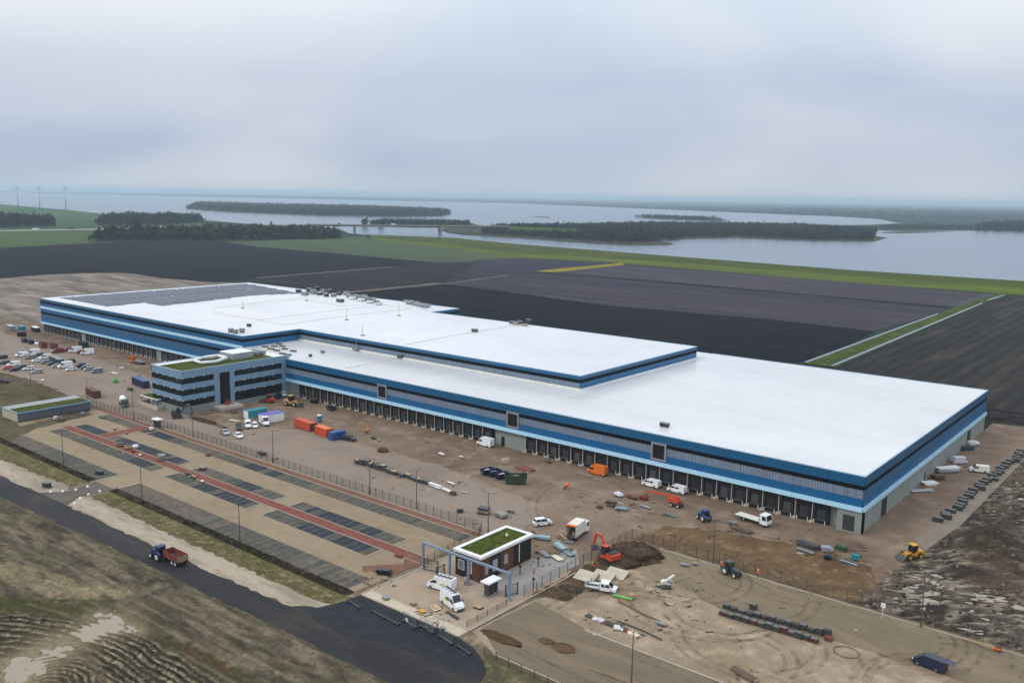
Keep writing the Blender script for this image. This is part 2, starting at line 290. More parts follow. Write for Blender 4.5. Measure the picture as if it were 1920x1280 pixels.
psheet('crop_field', [(420, 453), (560, 449), (640, 447), (690, 441.5), (850, 449), (960, 460), (1000, 466), (1000, 484), (870, 491), (820, 492), (480, 462)], -.40, m_greenf)
F = [('soil_field', [(-300, 478), (0, 465), (165, 456.5), (420, 453.5), (480, 462.5), (820, 492.5), (735, 500), (480, 521), (385, 529), (300, 540), (-300, 545)], m_soil),
     ('soil_field', [(480, 522), (735, 501), (820, 493), (870, 491.5), (905, 487), (830, 531), (640, 550), (560, 552)], gmat('mid_soil', S(48, 46, 51), S(41, 40, 46), S(56, 53, 55), big=.006, small=.03, stretch=(.25, 2.2), rough=.95, bump=.15, fine=.25)),
     ('soil_field', [(905, 486.5), (965, 483.5), (1130, 491), (1165, 493.5), (1005, 508), (960, 515), (850, 528), (832, 532)], gmat('mauve_soil', S(60, 58, 71), S(53, 51, 64), S(66, 64, 72), big=.006, small=.03, stretch=(.25, 2.2), rough=.95, bump=.15, fine=.25)),
     ('soil_field', [(1170, 495), (1440, 517), (1850, 550), (1776, 575), (1440, 545.5), (1060, 511), (1040, 510)], m_soil_g),
     ('soil_field', [(835, 533), (1005, 511), (1060, 512.5), (1440, 547), (1776, 577), (1760, 588), (1640, 621), (1440, 598.5), (1140, 573), (960, 548)], gmat('taupe_soil', S(67, 64, 76), S(58, 56, 69), S(74, 71, 78), big=.006, small=.03, stretch=(.22, 2.4), rough=.95, bump=.15, fine=.25)),
     ('soil_field', [(640, 551), (832, 533), (960, 549), (1140, 574), (1440, 599.5), (1640, 622), (1530, 676), (1300, 690), (600, 600)], m_soil_d),
     ('soil_field', [(1566, 688), (1885, 556), (2300, 590), (2300, 760), (1920, 776), (1840, 760)], m_soil_o),
     ('soil_field', [(1300, 690), (1505, 682), (1580, 690), (1840, 762), (1920, 780), (1840, 790), (1600, 780)], gmat('broken_soil', S(42, 41, 43), S(35, 35, 38), S(64, 60, 56), big=.02, small=.08, rough=.95, bump=.2, fine=.4))]
for i, (n, pp, mm) in enumerate(F): psheet(n, pp, -.35+.01*i, mm)
psheet('yellow_strip', [(1003, 509), (1030, 505), (1165, 493), (1172, 496), (1040, 510.5)], -.25, m_yel)
for n, pp in (('farm_track', [(480, 520), (735, 499.6), (742, 500.6), (482, 521.6)]), ('farm_track', [(640, 548), (818, 530), (834, 531.5), (828, 533), (645, 550.2)]), ('farm_track', [(832, 531), (955, 514.6), (957, 516), (838, 532.6)])): psheet(n, pp, -.24, m_path)
psheet('ditch', [(1005, 510.3), (1440, 545), (1776, 575), (1776, 577.2), (1440, 547), (1005, 511.7)], -.24, m_soil_d)
psheet('ditch', [(1776, 574), (1848, 550), (1866, 551), (1806, 577)], -.23, mat('ditch_bed', S(38, 44, 56), .9))
psheet('verge', [(1505, 681), (1757, 588), (1872, 549), (1890, 551), (1842, 569), (1566, 688)], -.22, gmat('ditch_verge_grass', S(72, 88, 38), S(58, 74, 34), S(88, 96, 46), big=.03, small=.15, rough=.95, bump=.1))
psheet('canal', [(1507, 678), (1757, 587.3), (1760, 588.1), (1515, 678.8)], -.20, m_water)
psheet('canal', [(1556, 685), (1840, 567.4), (1843.5, 568.2), (1564, 685.6)], -.20, m_water)
psheet('canal', [(1850, 562), (1882, 552.5), (1885, 553.2), (1856, 562.6)], -.20, m_water)
psheet('soil_margin', [(1250, 705), (2400, 705), (2400, 1000), (1250, 1000)], -.42, gmat('margin_soil', S(46, 45, 46), S(38, 38, 40), S(66, 62, 58), big=.03, small=.1, rough=.95, bump=.2, fine=.4))
# the grass dyke along the lake: a real bank with a crest
def dyke():
    crest = [(690, 440), (850, 446), (960, 457), (1140, 471), (1440, 494.5), (1600, 507), (1920, 527.5), (2300, 553)]
    toe = [(700, 449), (850, 466), (960, 483), (1130, 491), (1440, 516.5), (1600, 530), (1920, 553.5), (2300, 580)]
    P = []
    for a, b in zip(crest, toe):
        c = G(a[0], a[1], 4.5); t = G(b[0], b[1], -.3); d = (c-t); d[2] = 0; L_ = np.linalg.norm(d); d /= L_
        h = 4.5
        pts = [t, t+d*min(L_*.55, 60)+np.array([0, 0, .5]), np.array([c[0], c[1], h])-d*14*0+np.array([0, 0, 0]), np.array([c[0], c[1], h])+d*4, np.array([c[0], c[1], -.55])+d*18]
        pts[1][2] = 1.2
        P.append([tuple(q) for q in pts])
    mb = MB(); n = 5
    vs = [q for r in P for q in r]; fs = [(k*n+i, k*n+i+1, (k+1)*n+i+1, (k+1)*n+i) for k in range(len(P)-1) for i in range(n-1)]
    lo = [f for j, f in enumerate(fs) if j % (n-1) == 0]; hi = [f for j, f in enumerate(fs) if j % (n-1)]
    struct('dyke', MB().add(vs, hi), gmat('dyke_slope_grass', S(74, 88, 34), S(64, 80, 34), S(90, 98, 40), big=.01, small=.06, stretch=(.25, 2), rough=.95, bump=.1, fine=.4)); struct('dyke_berm', MB().add(vs, lo), m_dike)
dyke()
# far shore ridges of trees, woods: masses nobody could count
def in_poly(P, x, y):
    c = np.zeros(len(x), bool); n = len(P)
    for i in range(n):
        x1, y1 = P[i]; x2, y2 = P[(i+1) % n]
        cond = ((y1 > y) != (y2 > y)) & (x < (x2-x1)*(y-y1)/(y2-y1+1e-12)+x1); c ^= cond
    return c
def wood_mesh(name, poly, h, spacing, m, tris=18, z0=-.4, maxn=6000, sprd=.42, trunk=True):
    P = np.array(poly); lo = P.min(0); hi = P.max(0)
    nx = int((hi[0]-lo[0])/spacing)+2; ny = int((hi[1]-lo[1])/spacing)+2
    X, Y = np.meshgrid(lo[0]+spacing*np.arange(nx), lo[1]+spacing*np.arange(ny)); X = X.ravel()+rng.uniform(-.45, .45, X.size)*spacing; Y = Y.ravel()+rng.uniform(-.45, .45, Y.size)*spacing
    k = in_poly(poly, X, Y); X = X[k]; Y = Y[k]
    if len(X) > maxn: s = rng.choice(len(X), maxn, False); X = X[s]; Y = Y[s]
    n = len(X); H = h*np.clip(rng.normal(.85, .2, n), .4, 1.3)
    T = tris
    u = rng.normal(size=(n, T, 3)); u /= np.linalg.norm(u, axis=2, keepdims=True); u *= rng.uniform(.35, 1, (n, T, 1))**.6
    C = np.empty((n, T, 3)); C[..., 0] = X[:, None]+u[..., 0]*H[:, None]*sprd; C[..., 1] = Y[:, None]+u[..., 1]*H[:, None]*sprd; C[..., 2] = z0+H[:, None]*(.58+.42*u[..., 2])
    sz = (H*.26)[:, None, None, None]
    V = C[:, :, None, :]+rng.normal(size=(n, T, 3, 3))*sz*.62
    V[..., 2] = np.maximum(V[..., 2], z0+.3)
    V = V.reshape(-1, 3); Fc = np.arange(len(V)).reshape(-1, 3)
    if trunk:
        tv = np.zeros((n, 4, 3)); tv[:, :, 0] = X[:, None]+np.array([-.25, .25, .0, .0]); tv[:, :, 1] = Y[:, None]+np.array([0, 0, .25, 0]); tv[:, :3, 2] = z0; tv[:, 3, 2] = z0+H*.8
        tf = (np.array([[0, 1, 3], [1, 2, 3], [2, 0, 3]])[None]+4*np.arange(n)[:, None, None]).reshape(-1, 3)+len(V)
        V = np.vstack([V, tv.reshape(-1, 3)]); Fc = np.vstack([Fc, tf])
    me = bpy.data.meshes.new(name); me.from_pydata(V.tolist(), [], Fc.tolist()); me.update(); me.materials.append(m); return me
def woodmat(name, ca, cb, cc):
    m, N, L, b = base_mat(name); geo = N.new('ShaderNodeNewGeometry'); n = N.new('ShaderNodeTexNoise'); n.inputs['Scale'].default_value = .045; n.inputs['Detail'].default_value = 4; L.new(geo.outputs['Position'], n.inputs[0])
    r = N.new('ShaderNodeValToRGB'); L.new(n.outputs[0], r.inputs[0]); e = r.color_ramp.elements; e[0].position = .38; e[0].color = ca; e[1].position = .62; e[1].color = cc; k = e.new(.5); k.color = cb
    mr = N.new('ShaderNodeMapRange'); L.new(geo.outputs['Random Per Island'], mr.inputs[0]); mr.inputs[3].default_value = .45; mr.inputs[4].default_value = 1.7; sc = N.new('ShaderNodeVectorMath'); sc.operation = 'SCALE'; L.new(r.outputs[0], sc.inputs[0]); L.new(mr.outputs[0], sc.inputs['Scale']); L.new(sc.outputs[0], b.inputs['Base Color']); b.inputs['Roughness'].default_value = 1; b.inputs['Specular IOR Level'].default_value = 0; MATS[name] = m; return m
m_wood = woodmat('bare_winter_wood', S(24, 31, 32), S(36, 42, 38), S(56, 55, 44))
m_wood2 = woodmat('olive_winter_wood', S(28, 38, 34), S(42, 52, 40), S(70, 70, 52))
stuff('woodland', wood_mesh('woodland', pxpoly(islands['long_island']), 15, 15, m_wood, maxn=9000, tris=12), 'dark bare wood covering the long island in the lake', 'wood')
stuff('woodland', wood_mesh('woodland', pxpoly([(900, 438), (960, 443), (1100, 452), (1180, 456), (1230, 454), (1280, 446), (1380, 444), (1520, 450), (1636, 451), (1642, 432), (1500, 424), (1340, 421), (1200, 421), (1060, 424), (960, 425), (915, 428)]), 10, 9, m_wood, maxn=9000, tris=14), 'dark wood on the peninsula beyond the grass dyke', 'wood')
stuff('woodland', wood_mesh('woodland', pxpoly([(1186, 407.2), (1240, 410.5), (1300, 413), (1368, 414), (1335, 411), (1235, 407)]), 12, 14, m_wood, tris=12), 'thin line of trees on the narrow far island', 'wood')
struct('bridge_bank', MB().sheet(pxpoly([(690, 424), (780, 427), (880, 427), (905, 424), (880, 417), (760, 414.5), (700, 415)], -.38), -.38), isl_m)
stuff('woodland', wood_mesh('woodland', pxpoly([(692, 421), (880, 424), (880, 418), (760, 415.5), (700, 416)]), 9, 9, m_wood, tris=16), 'line of small trees behind the motorway bridge', 'trees')
stuff('woodland', wood_mesh('woodland', pxpoly([(168, 452), (300, 451), (450, 450), (640, 448), (628, 441), (560, 436), (440, 437), (300, 439), (215, 441)]), 15, 9.5, m_wood2, maxn=5000, tris=20, sprd=.22), 'tall planted wood behind the dark fields on the left', 'wood')
stuff('woodland', wood_mesh('woodland', pxpoly([(185, 424), (300, 423), (385, 418), (370, 411), (300, 408), (215, 408), (190, 413)]), 16, 13, m_wood, maxn=3000, tris=18), 'dark wood beyond the motorway at the left', 'wood')
stuff('woodland', wood_mesh('woodland', pxpoly([(-200, 430), (0, 428), (100, 426), (88, 416), (0, 412), (-200, 412)]), 19, 14, m_wood, maxn=3000, tris=16), 'dark block of forest at the left edge beyond the meadow', 'wood')
stuff('woodland', wood_mesh('woodland', pxpoly([(1828, 433), (1920, 435), (2200, 438), (2200, 422), (1920, 420), (1845, 422)]), 15, 16, m_wood, maxn=3000, tris=14), 'dark wood on the far shore at the right edge', 'wood')
stuff('woodland', wood_mesh('woodland', pxpoly([(1650, 431), (1830, 431), (1830, 425), (1720, 423), (1650, 424)]), 8, 16, m_wood2, maxn=3000, tris=10), 'low scrub along the far shore behind the mud spit', 'scrub')
for k, (pp, lab) in enumerate(((([(-200, 357), (480, 369), (960, 379), (1440, 399), (1440, 395), (960, 376), (480, 366), (-200, 353.5)]), 'faint far shore tree line across the lake'), (([(1440, 400), (1640, 409), (1920, 416), (2200, 419), (2200, 399), (1920, 396), (1440, 390)]), 'scattered trees on the wide far shore at the right'))):
    stuff('woodland', wood_mesh('woodland', pxpoly(pp), 14, 60, m_wood, maxn=5000, tris=8, sprd=.9), lab, 'trees')
# ---- motorway, bridge
m_road_far = mat('motorway_asphalt', S(150, 150, 150), .9)
psheet('motorway', [(-300, 434), (0, 431.5), (190, 428.6), (400, 424.5), (600, 424), (600, 425.6), (400, 426.2), (190, 430.6), (0, 433.6), (-300, 436.4)], -.30, m_road_far)
def bridge():
    a = G(520, 427); b = G(665, 436); c = G(825, 437); d = G(915, 428)
    A = np.array([b[0], b[1], 0]); Cc = np.array([c[0], c[1], 0]); u = (Cc-A)/np.linalg.norm(Cc-A); nrm = np.array([-u[1], u[0], 0])
    t = thing('motorway_bridge', 'long flat motorway bridge crossing the water on concrete piers', 'bridge', (float(A[0]), float(A[1]), 0), math.atan2(u[1], u[0]))
    span = float(np.linalg.norm(Cc-A)); x0, x1 = -95, span+140
    part(t, 'deck', MB().b2(x0, x1, -14, 14, 12.2, 14.6), M['darkgrey'])
    part(t, 'parapet', MB().b2(x0, x1, -14.3, -13.9, 14.0, 15.6), M['concrete']); part(t, 'parapet', MB().b2(x0, x1, 13.9, 14.3, 14.0, 15.6), M['concrete'])
    for xx in (0, span):
        part(t, 'pier_cap', MB().b2(xx-2.6, xx+2.6, -14, 14, 10.6, 12.2), M['concrete'])
        for yy in (-12, -4.5, 4.5, 12): part(t, 'pier', MB().box((xx, yy, 5.0), (4.0, 3.6, 11.2)), M['grey'])
    for s, xx in ((-1, x0), (1, x1)):
        em = MB(); em.add([(xx, -15, 14), (xx, 15, 14), (xx+s*160, 15, 10), (xx+s*160, -15, 10), (xx-s*14, -42, -.4), (xx-s*14, 42, -.4), (xx+s*160, 42, -.4), (xx+s*160, -42, -.4)],
               [(0, 1, 2, 3), (4, 0, 3, 7), (1, 5, 6, 2), (4, 5, 1, 0), (3, 2, 6, 7)])
        part(t, 'abutment', em, m_meadow)
    R = Matrix.Translation((float(A[0]), float(A[1]), 0)) @ Matrix.Rotation(math.atan2(u[1], u[0]), 4, 'Z')
    for k, (xx, ln, lab) in enumerate(((span+95, 14, 'white lorry at the far right end of the bridge'), (span*.45, 9, 'small white lorry halfway over the bridge'), (-30, 5, 'dark van on the left part of the bridge'))):
        p = R @ Vector((xx, 2.5, 14.62))
        v = thing('far_lorry', lab, 'lorry', (p.x, p.y, p.z), math.atan2(u[1], u[0]), 'traffic on the bridge')
        mm = M['white'] if k < 2 else M['black']
        part(v, 'box_body', MB().b2(-ln/2, ln/2-2.2, -1.25, 1.25, .9, 3.9), mm); part(v, 'cab', MB().side([(ln/2-2.1, .5), (ln/2, .5), (ln/2, 1.9), (ln/2-.3, 3), (ln/2-2.1, 3)], 2.3), mm)
        for sx in (-ln*.32, ln/2-1.1):
            for sy in (-1.05, 1.05): part(v, 'wheel', MB().tube((sx, sy-.15, .5), (sx, sy+.15, .5), .5, n=10), M['tyre'])
    # three nearer trees beside the bridge
    for k, (px, py, hh, lab) in enumerate(((684, 424, 14, 'round bare tree by the left half of the bridge'), (702, 425, 18, 'tall bare tree by the middle of the bridge'), (714, 425, 15, 'broad bare tree right of the tall one by the bridge'))):
        q = G(px, py)
        tr = thing('bare_tree', lab, 'tree', (q[0], q[1], -.4), 0, 'trees by the bridge')
        part(tr, 'trunk', MB().tube((0, 0, 0), (0, 0, hh*.6), .5, .2), M['darkwood'])
        o = link('crown', wood_mesh('crown', [(-.5, -.5), (.5, -.5), (.5, .5), (-.5, .5)], hh, 1.1, m_wood, tris=90, z0=0, trunk=False, sprd=.38), tr)
bridge()
for k, (px, py, lab) in enumerate(((268//4, 431.5, 'white lorry on the motorway left of the meadow'), (134, 430, 'dark lorry on the motorway behind the meadow'), (262, 427.5, 'pale lorry on the motorway before the dark wood'), (298, 426.8, 'small pale van on the motorway further right'))):
    q = G(px, py); v = thing('far_lorry', lab, 'lorry', (q[0], q[1], -.3), math.radians(100), 'traffic on the motorway')
    mm = (M['white'], M['darkgrey'], M['offwhite'], M['white'])[k]
    part(v, 'box_body', MB().b2(-6, 4, -1.25, 1.25, .9, 4), mm); part(v, 'cab', MB().side([(4.2, .5), (6.4, .5), (6.4, 1.9), (6.1, 3.2), (4.2, 3.2)], 2.4), mm)
    for sx in (-4, 5.2):
        for sy in (-1.05, 1.05): part(v, 'wheel', MB().tube((sx, sy-.15, .5), (sx, sy+.15, .5), .5, n=10), M['tyre'])
M['turbine'] = mat('turbine_grey', (.42, .46, .50, 1), .6)
def turbine(px, py, lab):
    q = G(px, py, -.4); t = thing('wind_turbine', lab, 'wind turbine', (q[0], q[1], -.4), math.radians(-60), 'wind turbines on the far left meadow')
    part(t, 'tower', MB().tube((0, 0, 0), (0, 0, 78), 1.9, 1.0, 12), M['turbine'], True); part(t, 'nacelle', MB().b2(-3, 7, -1.6, 1.6, 77, 80.5), M['turbine'])
    part(t, 'hub', MB().lump((-3.8, 0, 78.7), (1.6, 1.5, 1.6), flat=False, jit=0), M['turbine'], True)
    for a in (90, 210, 330):
        c, s = math.cos(math.radians(a)), math.sin(math.radians(a)); r = []
        for d, w in ((1.2, .7), (5, 1.1), (14, .7), (24, .25)):
            r.append([(-4.0, c*d-s*w, 78.7+s*d+c*w), (-3.7, c*d, 78.7+s*d), (-4.0, c*d+s*w, 78.7+s*d-c*w), (-4.3, c*d, 78.7+s*d)])
        part(t, 'blade', MB().loft(r), M['turbine'])
for px, py, w_ in ((34, 389, 'leftmost'), (75, 392, 'middle'), (124, 396, 'rightmost')): turbine(px, py, w_+' of the three wind turbines on the far left shore')
# ------------------------------------------------------------------ the site ground
m_dirt = gmat('site_dirt', S(128, 116, 98), S(108, 98, 84), S(146, 134, 114), big=.03, small=.25, rough=.9, bump=.06, wet=(.05, .62))
m_sandf = gmat('graded_sand', S(138, 132, 124), S(106, 100, 95), S(160, 153, 144), big=.03, small=.08, stretch=(.3, 1.8), rough=.95, bump=.3, fine=.6)
m_yard = gmat('muddy_yard_pavers', S(138, 123, 108), S(117, 99, 85), S(148, 136, 122), big=.022, small=.16, rough=.7, bump=.02, wet=(.045, .60), contrast=.3, amt2=.7)
m_yardg = gmat('clean_yard_pavers', S(148, 138, 128), S(138, 127, 116), S(136, 120, 104), big=.02, small=.10, rough=.75, bump=.01, contrast=.3, amt2=.5)
m_yardb = gmat('brown_sandy_mud', S(116, 97, 74), S(98, 81, 61), S(132, 113, 88), big=.04, small=.25, rough=.85, bump=.06, wet=(.06, .66))
m_lane = gmat('tan_clinker_pavers', S(156, 145, 124), S(146, 133, 112), S(140, 131, 115), big=.04, small=.3, rough=.85, bump=.01, contrast=.35, amt2=.5)
m_red = gmat('red_brick_pavers', S(136, 88, 80), S(126, 82, 75), S(126, 96, 84), big=.08, small=.5, rough=.85, bump=.01, contrast=.35, amt2=.6)
m_redd = gmat('dusty_red_pavers', S(134, 98, 86), S(122, 92, 80), S(134, 112, 96), big=.08, small=.4, rough=.85, bump=.01, contrast=.35, amt2=.8)
m_bayd = gmat('dark_wet_bay', S(58, 66, 76), S(48, 56, 68), S(76, 82, 80), big=.15, small=.7, rough=.6, bump=.02, contrast=.3, amt2=.5)
m_bayg = gmat('mossy_grey_bay', S(92, 94, 88), S(76, 82, 82), S(112, 106, 90), big=.12, small=.6, rough=.8, bump=.02, contrast=.3, amt2=.7)
m_baym = gmat('muddy_bay', S(110, 104, 96), S(92, 90, 88), S(126, 114, 96), big=.10, small=.5, rough=.8, bump=.02, contrast=.3, amt2=.7)
m_road = gmat('road_asphalt', S(54, 55, 58), S(43, 45, 49), S(80, 73, 64), big=.03, small=.12, stretch=(.35, 1.3), rough=.7, bump=.008, contrast=.3, amt2=.55, spec=.12)
m_tar = gmat('fresh_tarmac', S(32, 38, 46), S(25, 30, 38), S(54, 58, 64), big=.08, small=.4, rough=.5, bump=.008, contrast=.35, amt2=.4, spec=.12)
m_apron = gmat('light_apron_pavers', S(176, 165, 148), S(164, 148, 130), S(152, 134, 114), big=.06, small=.3, rough=.85, bump=.01, contrast=.35, amt2=.6)
m_low = gmat('pale_dusty_pavers', S(162, 149, 130), S(142, 128, 108), S(178, 166, 148), big=.045, small=.22, rough=.85, bump=.015, contrast=.3, amt2=.7, wet=(.05, .66))
m_lowb = gmat('brown_filmed_pavers', S(128, 119, 102), S(116, 108, 94), S(132, 114, 92), big=.03, small=.2, stretch=(.4, 1.6), rough=.7, bump=.01, contrast=.3, amt2=.6)
m_verge = gmat('grass_verge', S(106, 102, 72), S(92, 90, 62), S(146, 136, 110), big=.12, small=.5, rough=.95, bump=.06, contrast=.3, amt2=.7)
m_sand = gmat('pale_sand_verge', S(180, 172, 156), S(150, 144, 130), S(118, 112, 92), big=.09, small=.4, stretch=(.35, 1.6), rough=.95, bump=.08, contrast=.2, amt2=.8)
m_soilbed = gmat('planting_soil', S(66, 62, 54), S(54, 50, 44), S(88, 84, 66), big=.15, small=.8, rough=.95, bump=.08)
m_kerb = mat('kerb_concrete', S(172, 166, 152), .85, var=.15)
def rect(x0, x1, y0, y1): return [(x0, y0), (x1, y0), (x1, y1), (x0, y1)]
def jag(p, amp=.45, step=1.6, seed=1):
    r = random.Random(seed); out = []
    for (x0, y0), (x1, y1) in zip(p, p[1:]+p[:1]):
        L_ = math.hypot(x1-x0, y1-y0); n = max(1, min(160, int(L_/step)))
        for i in range(n): out.append((x0+(x1-x0)*i/n+r.uniform(-amp, amp)*(i > 0), y0+(y1-y0)*i/n+r.uniform(-amp, amp)*(i > 0)))
    return out
JAG = {'grass_verge': .3, 'sand_verge': .45, 'dirt_track': .7, 'soil_plot': .5, 'side_track': .5, 'yard_paving': 1.0, 'lower_verge': .5, 'weedy_ground': .9, 'fresh_road_patch': .25, 'dusty_band': .6}
W = lambda n, p, z, m: psheet(n, jag(p, JAG[n], seed=len(p)) if n in JAG else p, z, m, True)
struct('sand_field', MB().sheet(pxpoly([(-500, 560), (0, 522), (80, 515), (150, 512), (225, 511), (262, 514), (300, 521), (400, 529), (480, 531), (560, 560), (300, 640), (-500, 700)]), -.17), m_sandf)
W('site_ground', [(-620, -260), (160, -260), (160, 150), (60, 148), (0, 138), (0, 124), (-245, 124), (-300, 60), (-440, 20), (-620, 0)], -.14, m_dirt)
W('yard', [(-470, -58), (-254, -60), (-64, -57), (-64, -62), (-38, -62), (-38, -36.4), (16, -36.4), (18, 10), (30, 141), (0, 137), (0, 4), (-470, 8)], -.10, m_yard)
W('yard_paving', [(-460, -56), (-256, -58), (-64.5, -56), (-60, -49), (-66, -33), (-110, -26), (-165, -27), (-205, -45), (-260, -20), (-330, -14), (-460, -10)], -.085, m_yardg)
W('dirt_track', [(-38, -36.3), (15, -36.3), (8, -17), (-4, -14), (-25, -20), (-36, -24)], -.08, m_yardb)
east = [g2(1715, 1010), g2(1790, 955), g2(1920, 838), g2(2050, 735), g2(2080, 745), g2(1920, 862), g2(1800, 985), g2(1745, 1040)]
W('side_track', east, -.075, gmat('pale_stone_track', S(140, 134, 124), S(126, 120, 110), None, big=.06, small=.3, rough=.9))
pk = W('parking_lot', [(-238, -96), (-64, -96), (-64, -56.3), (-250, -56.6)], -.08, m_lane)
W('grass_verge', [(-420, -118), (-166, -102.5), (-165.2, -96.5), (-238, -97), (-420, -100)], -.075, m_verge)
W('sand_verge', [(-420, -126), (-188, -110.3), (-166, -109.5), (-162, -104), (-166, -102.3), (-420, -116)], -.050, m_sand)
W('grass_verge', [(-154, -97.5), (-62.4, -97), (-62.6, -101), (-68, -103), (-154.5, -103)], -.075, m_verge)
W('sand_verge', [(-156, -104), (-154.5, -102.5), (-120, -102.8), (-68, -102.4), (-63.2, -101.5), (-64, -104), (-68, -106.8), (-99, -108.2), (-152, -109.2)], -.050, m_sand)
W('road', [(-620, -143), (-188.4, -110.4), (-161, -109.6), (-146, -109), (-115, -108.6), (-99, -108.1), (-73.5, -107.3), (-68, -106.7), (-63.7, -103.3), (-62.3, -98.5), (-62.2, -95.2), (-37, -95.2), (-33, -96), (-28.4, -98.3), (-25.5, -101), (-24, -105), (-21, -113), (-38.7, -113.2), (-69, -113.9), (-92, -114.4), (-115, -115), (-141, -116), (-171, -117.2), (-620, -156)], -.055, m_road)
W('fresh_road_patch', [(-65, -106), (-62.4, -103), (-62, -95.6), (-37.2, -95.6), (-31, -97.2), (-27, -100), (-26, -102.5), (-33, -103.5), (-41.5, -104.4), (-53.5, -107.2), (-60, -107.6)], -.045, m_tar)
W('entrance_road', [(-165.5, -109.5), (-162, -103), (-165, -95.9), (-155, -95.9), (-156.5, -103), (-153, -109.1)], -.045, gmat('dusty_entrance_asphalt', S(112, 108, 102), S(96, 94, 90), None, big=.1, small=.5, rough=.85))
W('gate_apron', rect(-62, -37.2, -95, -60), -.07, m_apron)
W('concrete_strip', rect(-62, -37.2, -95, -92.4), -.055, mat('fresh_concrete', S(196, 188, 168), .85, var=.12))
W('gate_lane', [(-47.6, -77.5), (-39.2, -77.5), (-39, -56), (-44, -50), (-47.6, -60)], -.055, gmat('grey_gate_lane', S(164, 166, 166), S(150, 150, 148), S(140, 134, 124), big=.08, small=.4, rough=.8, bump=.01))
W('lower_yard', [(-36.6, -92), (-28.6, -95.6), (90, -95.6), (90, -37.6), (-30.5, -37.6), (-30.5, -62), (-36, -75)], -.08, m_low)
W('lower_lane', [(-36.2, -90), (-35.4, -75.5), (-22, -78.2), (90, -78.8), (90, -95.3), (-28, -95.3)], -.07, m_lowb)
W('soil_plot', [(-37.6, -74), (-31, -72), (-31, -61), (-30, -38), (-37.6, -38)], -.065, gmat('dug_brown_soil', S(100, 84, 66), S(84, 70, 56), S(116, 100, 80), big=.1, small=.5, rough=.95, bump=.1))
W('lower_verge', [(-30, -96), (90, -96), (90, -113), (-22, -113.5), (-24, -104)], -.06, gmat('scrubby_verge', S(96, 94, 70), S(82, 80, 66), S(124, 116, 92), big=.12, small=.6, rough=.95, bump=.08))
m_weed = gmat('weedy_rubble_ground', S(104, 96, 82), S(80, 76, 60), S(92, 96, 60), big=.08, small=.35, rough=.95, bump=.1, amt2=.8)
W('weedy_ground', pxpoly([(-60, 705), (0, 697), (60, 712), (100, 728), (148, 748), (160, 757), (10, 790), (-80, 800)]), -.06, m_weed)
W('weedy_ground', pxpoly([(-80, 800), (10, 790), (40, 798), (160, 768), (176, 776), (60, 806), (10, 830), (-60, 850)]), -.055, m_weed)
W('dusty_band', [(-30.4, -37.8), (90, -37.8), (90, -55), (20, -53), (-5, -56), (-24, -50), (-30, -46)], -.066, gmat('olive_dust_paving', S(134, 124, 105), S(122, 113, 96), S(140, 128, 106), big=.03, small=.15, stretch=(.5, 1.5), rough=.9, bump=.01, contrast=.3, amt2=.5))
# planting beds of the car park and the parking bays themselves, bay by bay
for x0, x1 in ((-238, -165.4), (-155, -64)): struct('planting_bed', MB().b2(x0, x1, -97.4, -95.3, -.08, .10), m_soilbed)
BAYMESH = {}; rb_ = random.Random(44)
def bay_row(x0, x1, y0, y1, mats, w=2.5):
    n = max(1, round((x1-x0)/w)); w = (x1-x0)/n
    for i in range(n):
        m = mats[min(len(mats)-1, int(i*len(mats)/n))] if isinstance(mats, (list, tuple)) else mats
        if isinstance(mats, (list, tuple)) and (rb_.random() < .22 or i in (0, n-1)): m = rb_.choice((m_baym, m_bayg))
        key = (round(w, 2), round(y1-y0, 2), m.name)
        if key not in BAYMESH: BAYMESH[key] = MB().b2(-w/2+.07, w/2-.07, -(y1-y0)/2, (y1-y0)/2, -.03, .03).mesh('parking_bay', m)
        link('parking_bay', BAYMESH[key], pk, (x0+w*(i+.5), (y0+y1)/2, -.095))
bay_row(-224, -209, -74.3, -70.1, m_bayd); bay_row(-203.6, -162, -74.3, -70.1, [m_bayd, m_bayd])
bay_row(-224, -162, -82, -77.8, [m_baym, m_bayg, m_bayg, m_bayd]); bay_row(-155.3, -118.5, -74.3, -70.1, [m_baym, m_bayg, m_bayd, m_bayg]); bay_row(-155.3, -118.5, -82, -77.8, [m_bayg, m_bayd, m_bayd])
bay_row(-112, -75.3, -74.3, -70.1, [m_bayd, m_bayd, m_bayd, m_bayg]); bay_row(-112, -75.3, -82, -77.8, [m_bayg, m_bayd, m_bayd])
bay_row(-231, -66, -63.3, -59.2, [m_baym, m_baym, m_bayd, m_bayg, m_baym, m_bayg, m_bayd, m_bayg, m_baym, m_bayg, m_bayg, m_baym])
bay_row(-226, -165, -95.1, -89.3, [m_baym, m_bayg, m_bayg]); bay_row(-155, -66, -95.1, -89.3, [m_baym, m_baym, m_bayg, m_bayg, m_baym])
for p in (rect(-226, -64, -77.5, -74.6), rect(-208.6, -204, -74.6, -59)): struct('red_path', MB().sheet(p, -.055), m_red, pk)
struct('red_path', MB().sheet(rect(-252, -64, -58.9, -56.7), -.05), m_redd, pk)
struct('red_path', MB().sheet([(-70, -88), (-64, -84), (-64, -74.6), (-70, -75.5), (-66.5, -80), (-72, -86)], -.05), m_redd, pk)
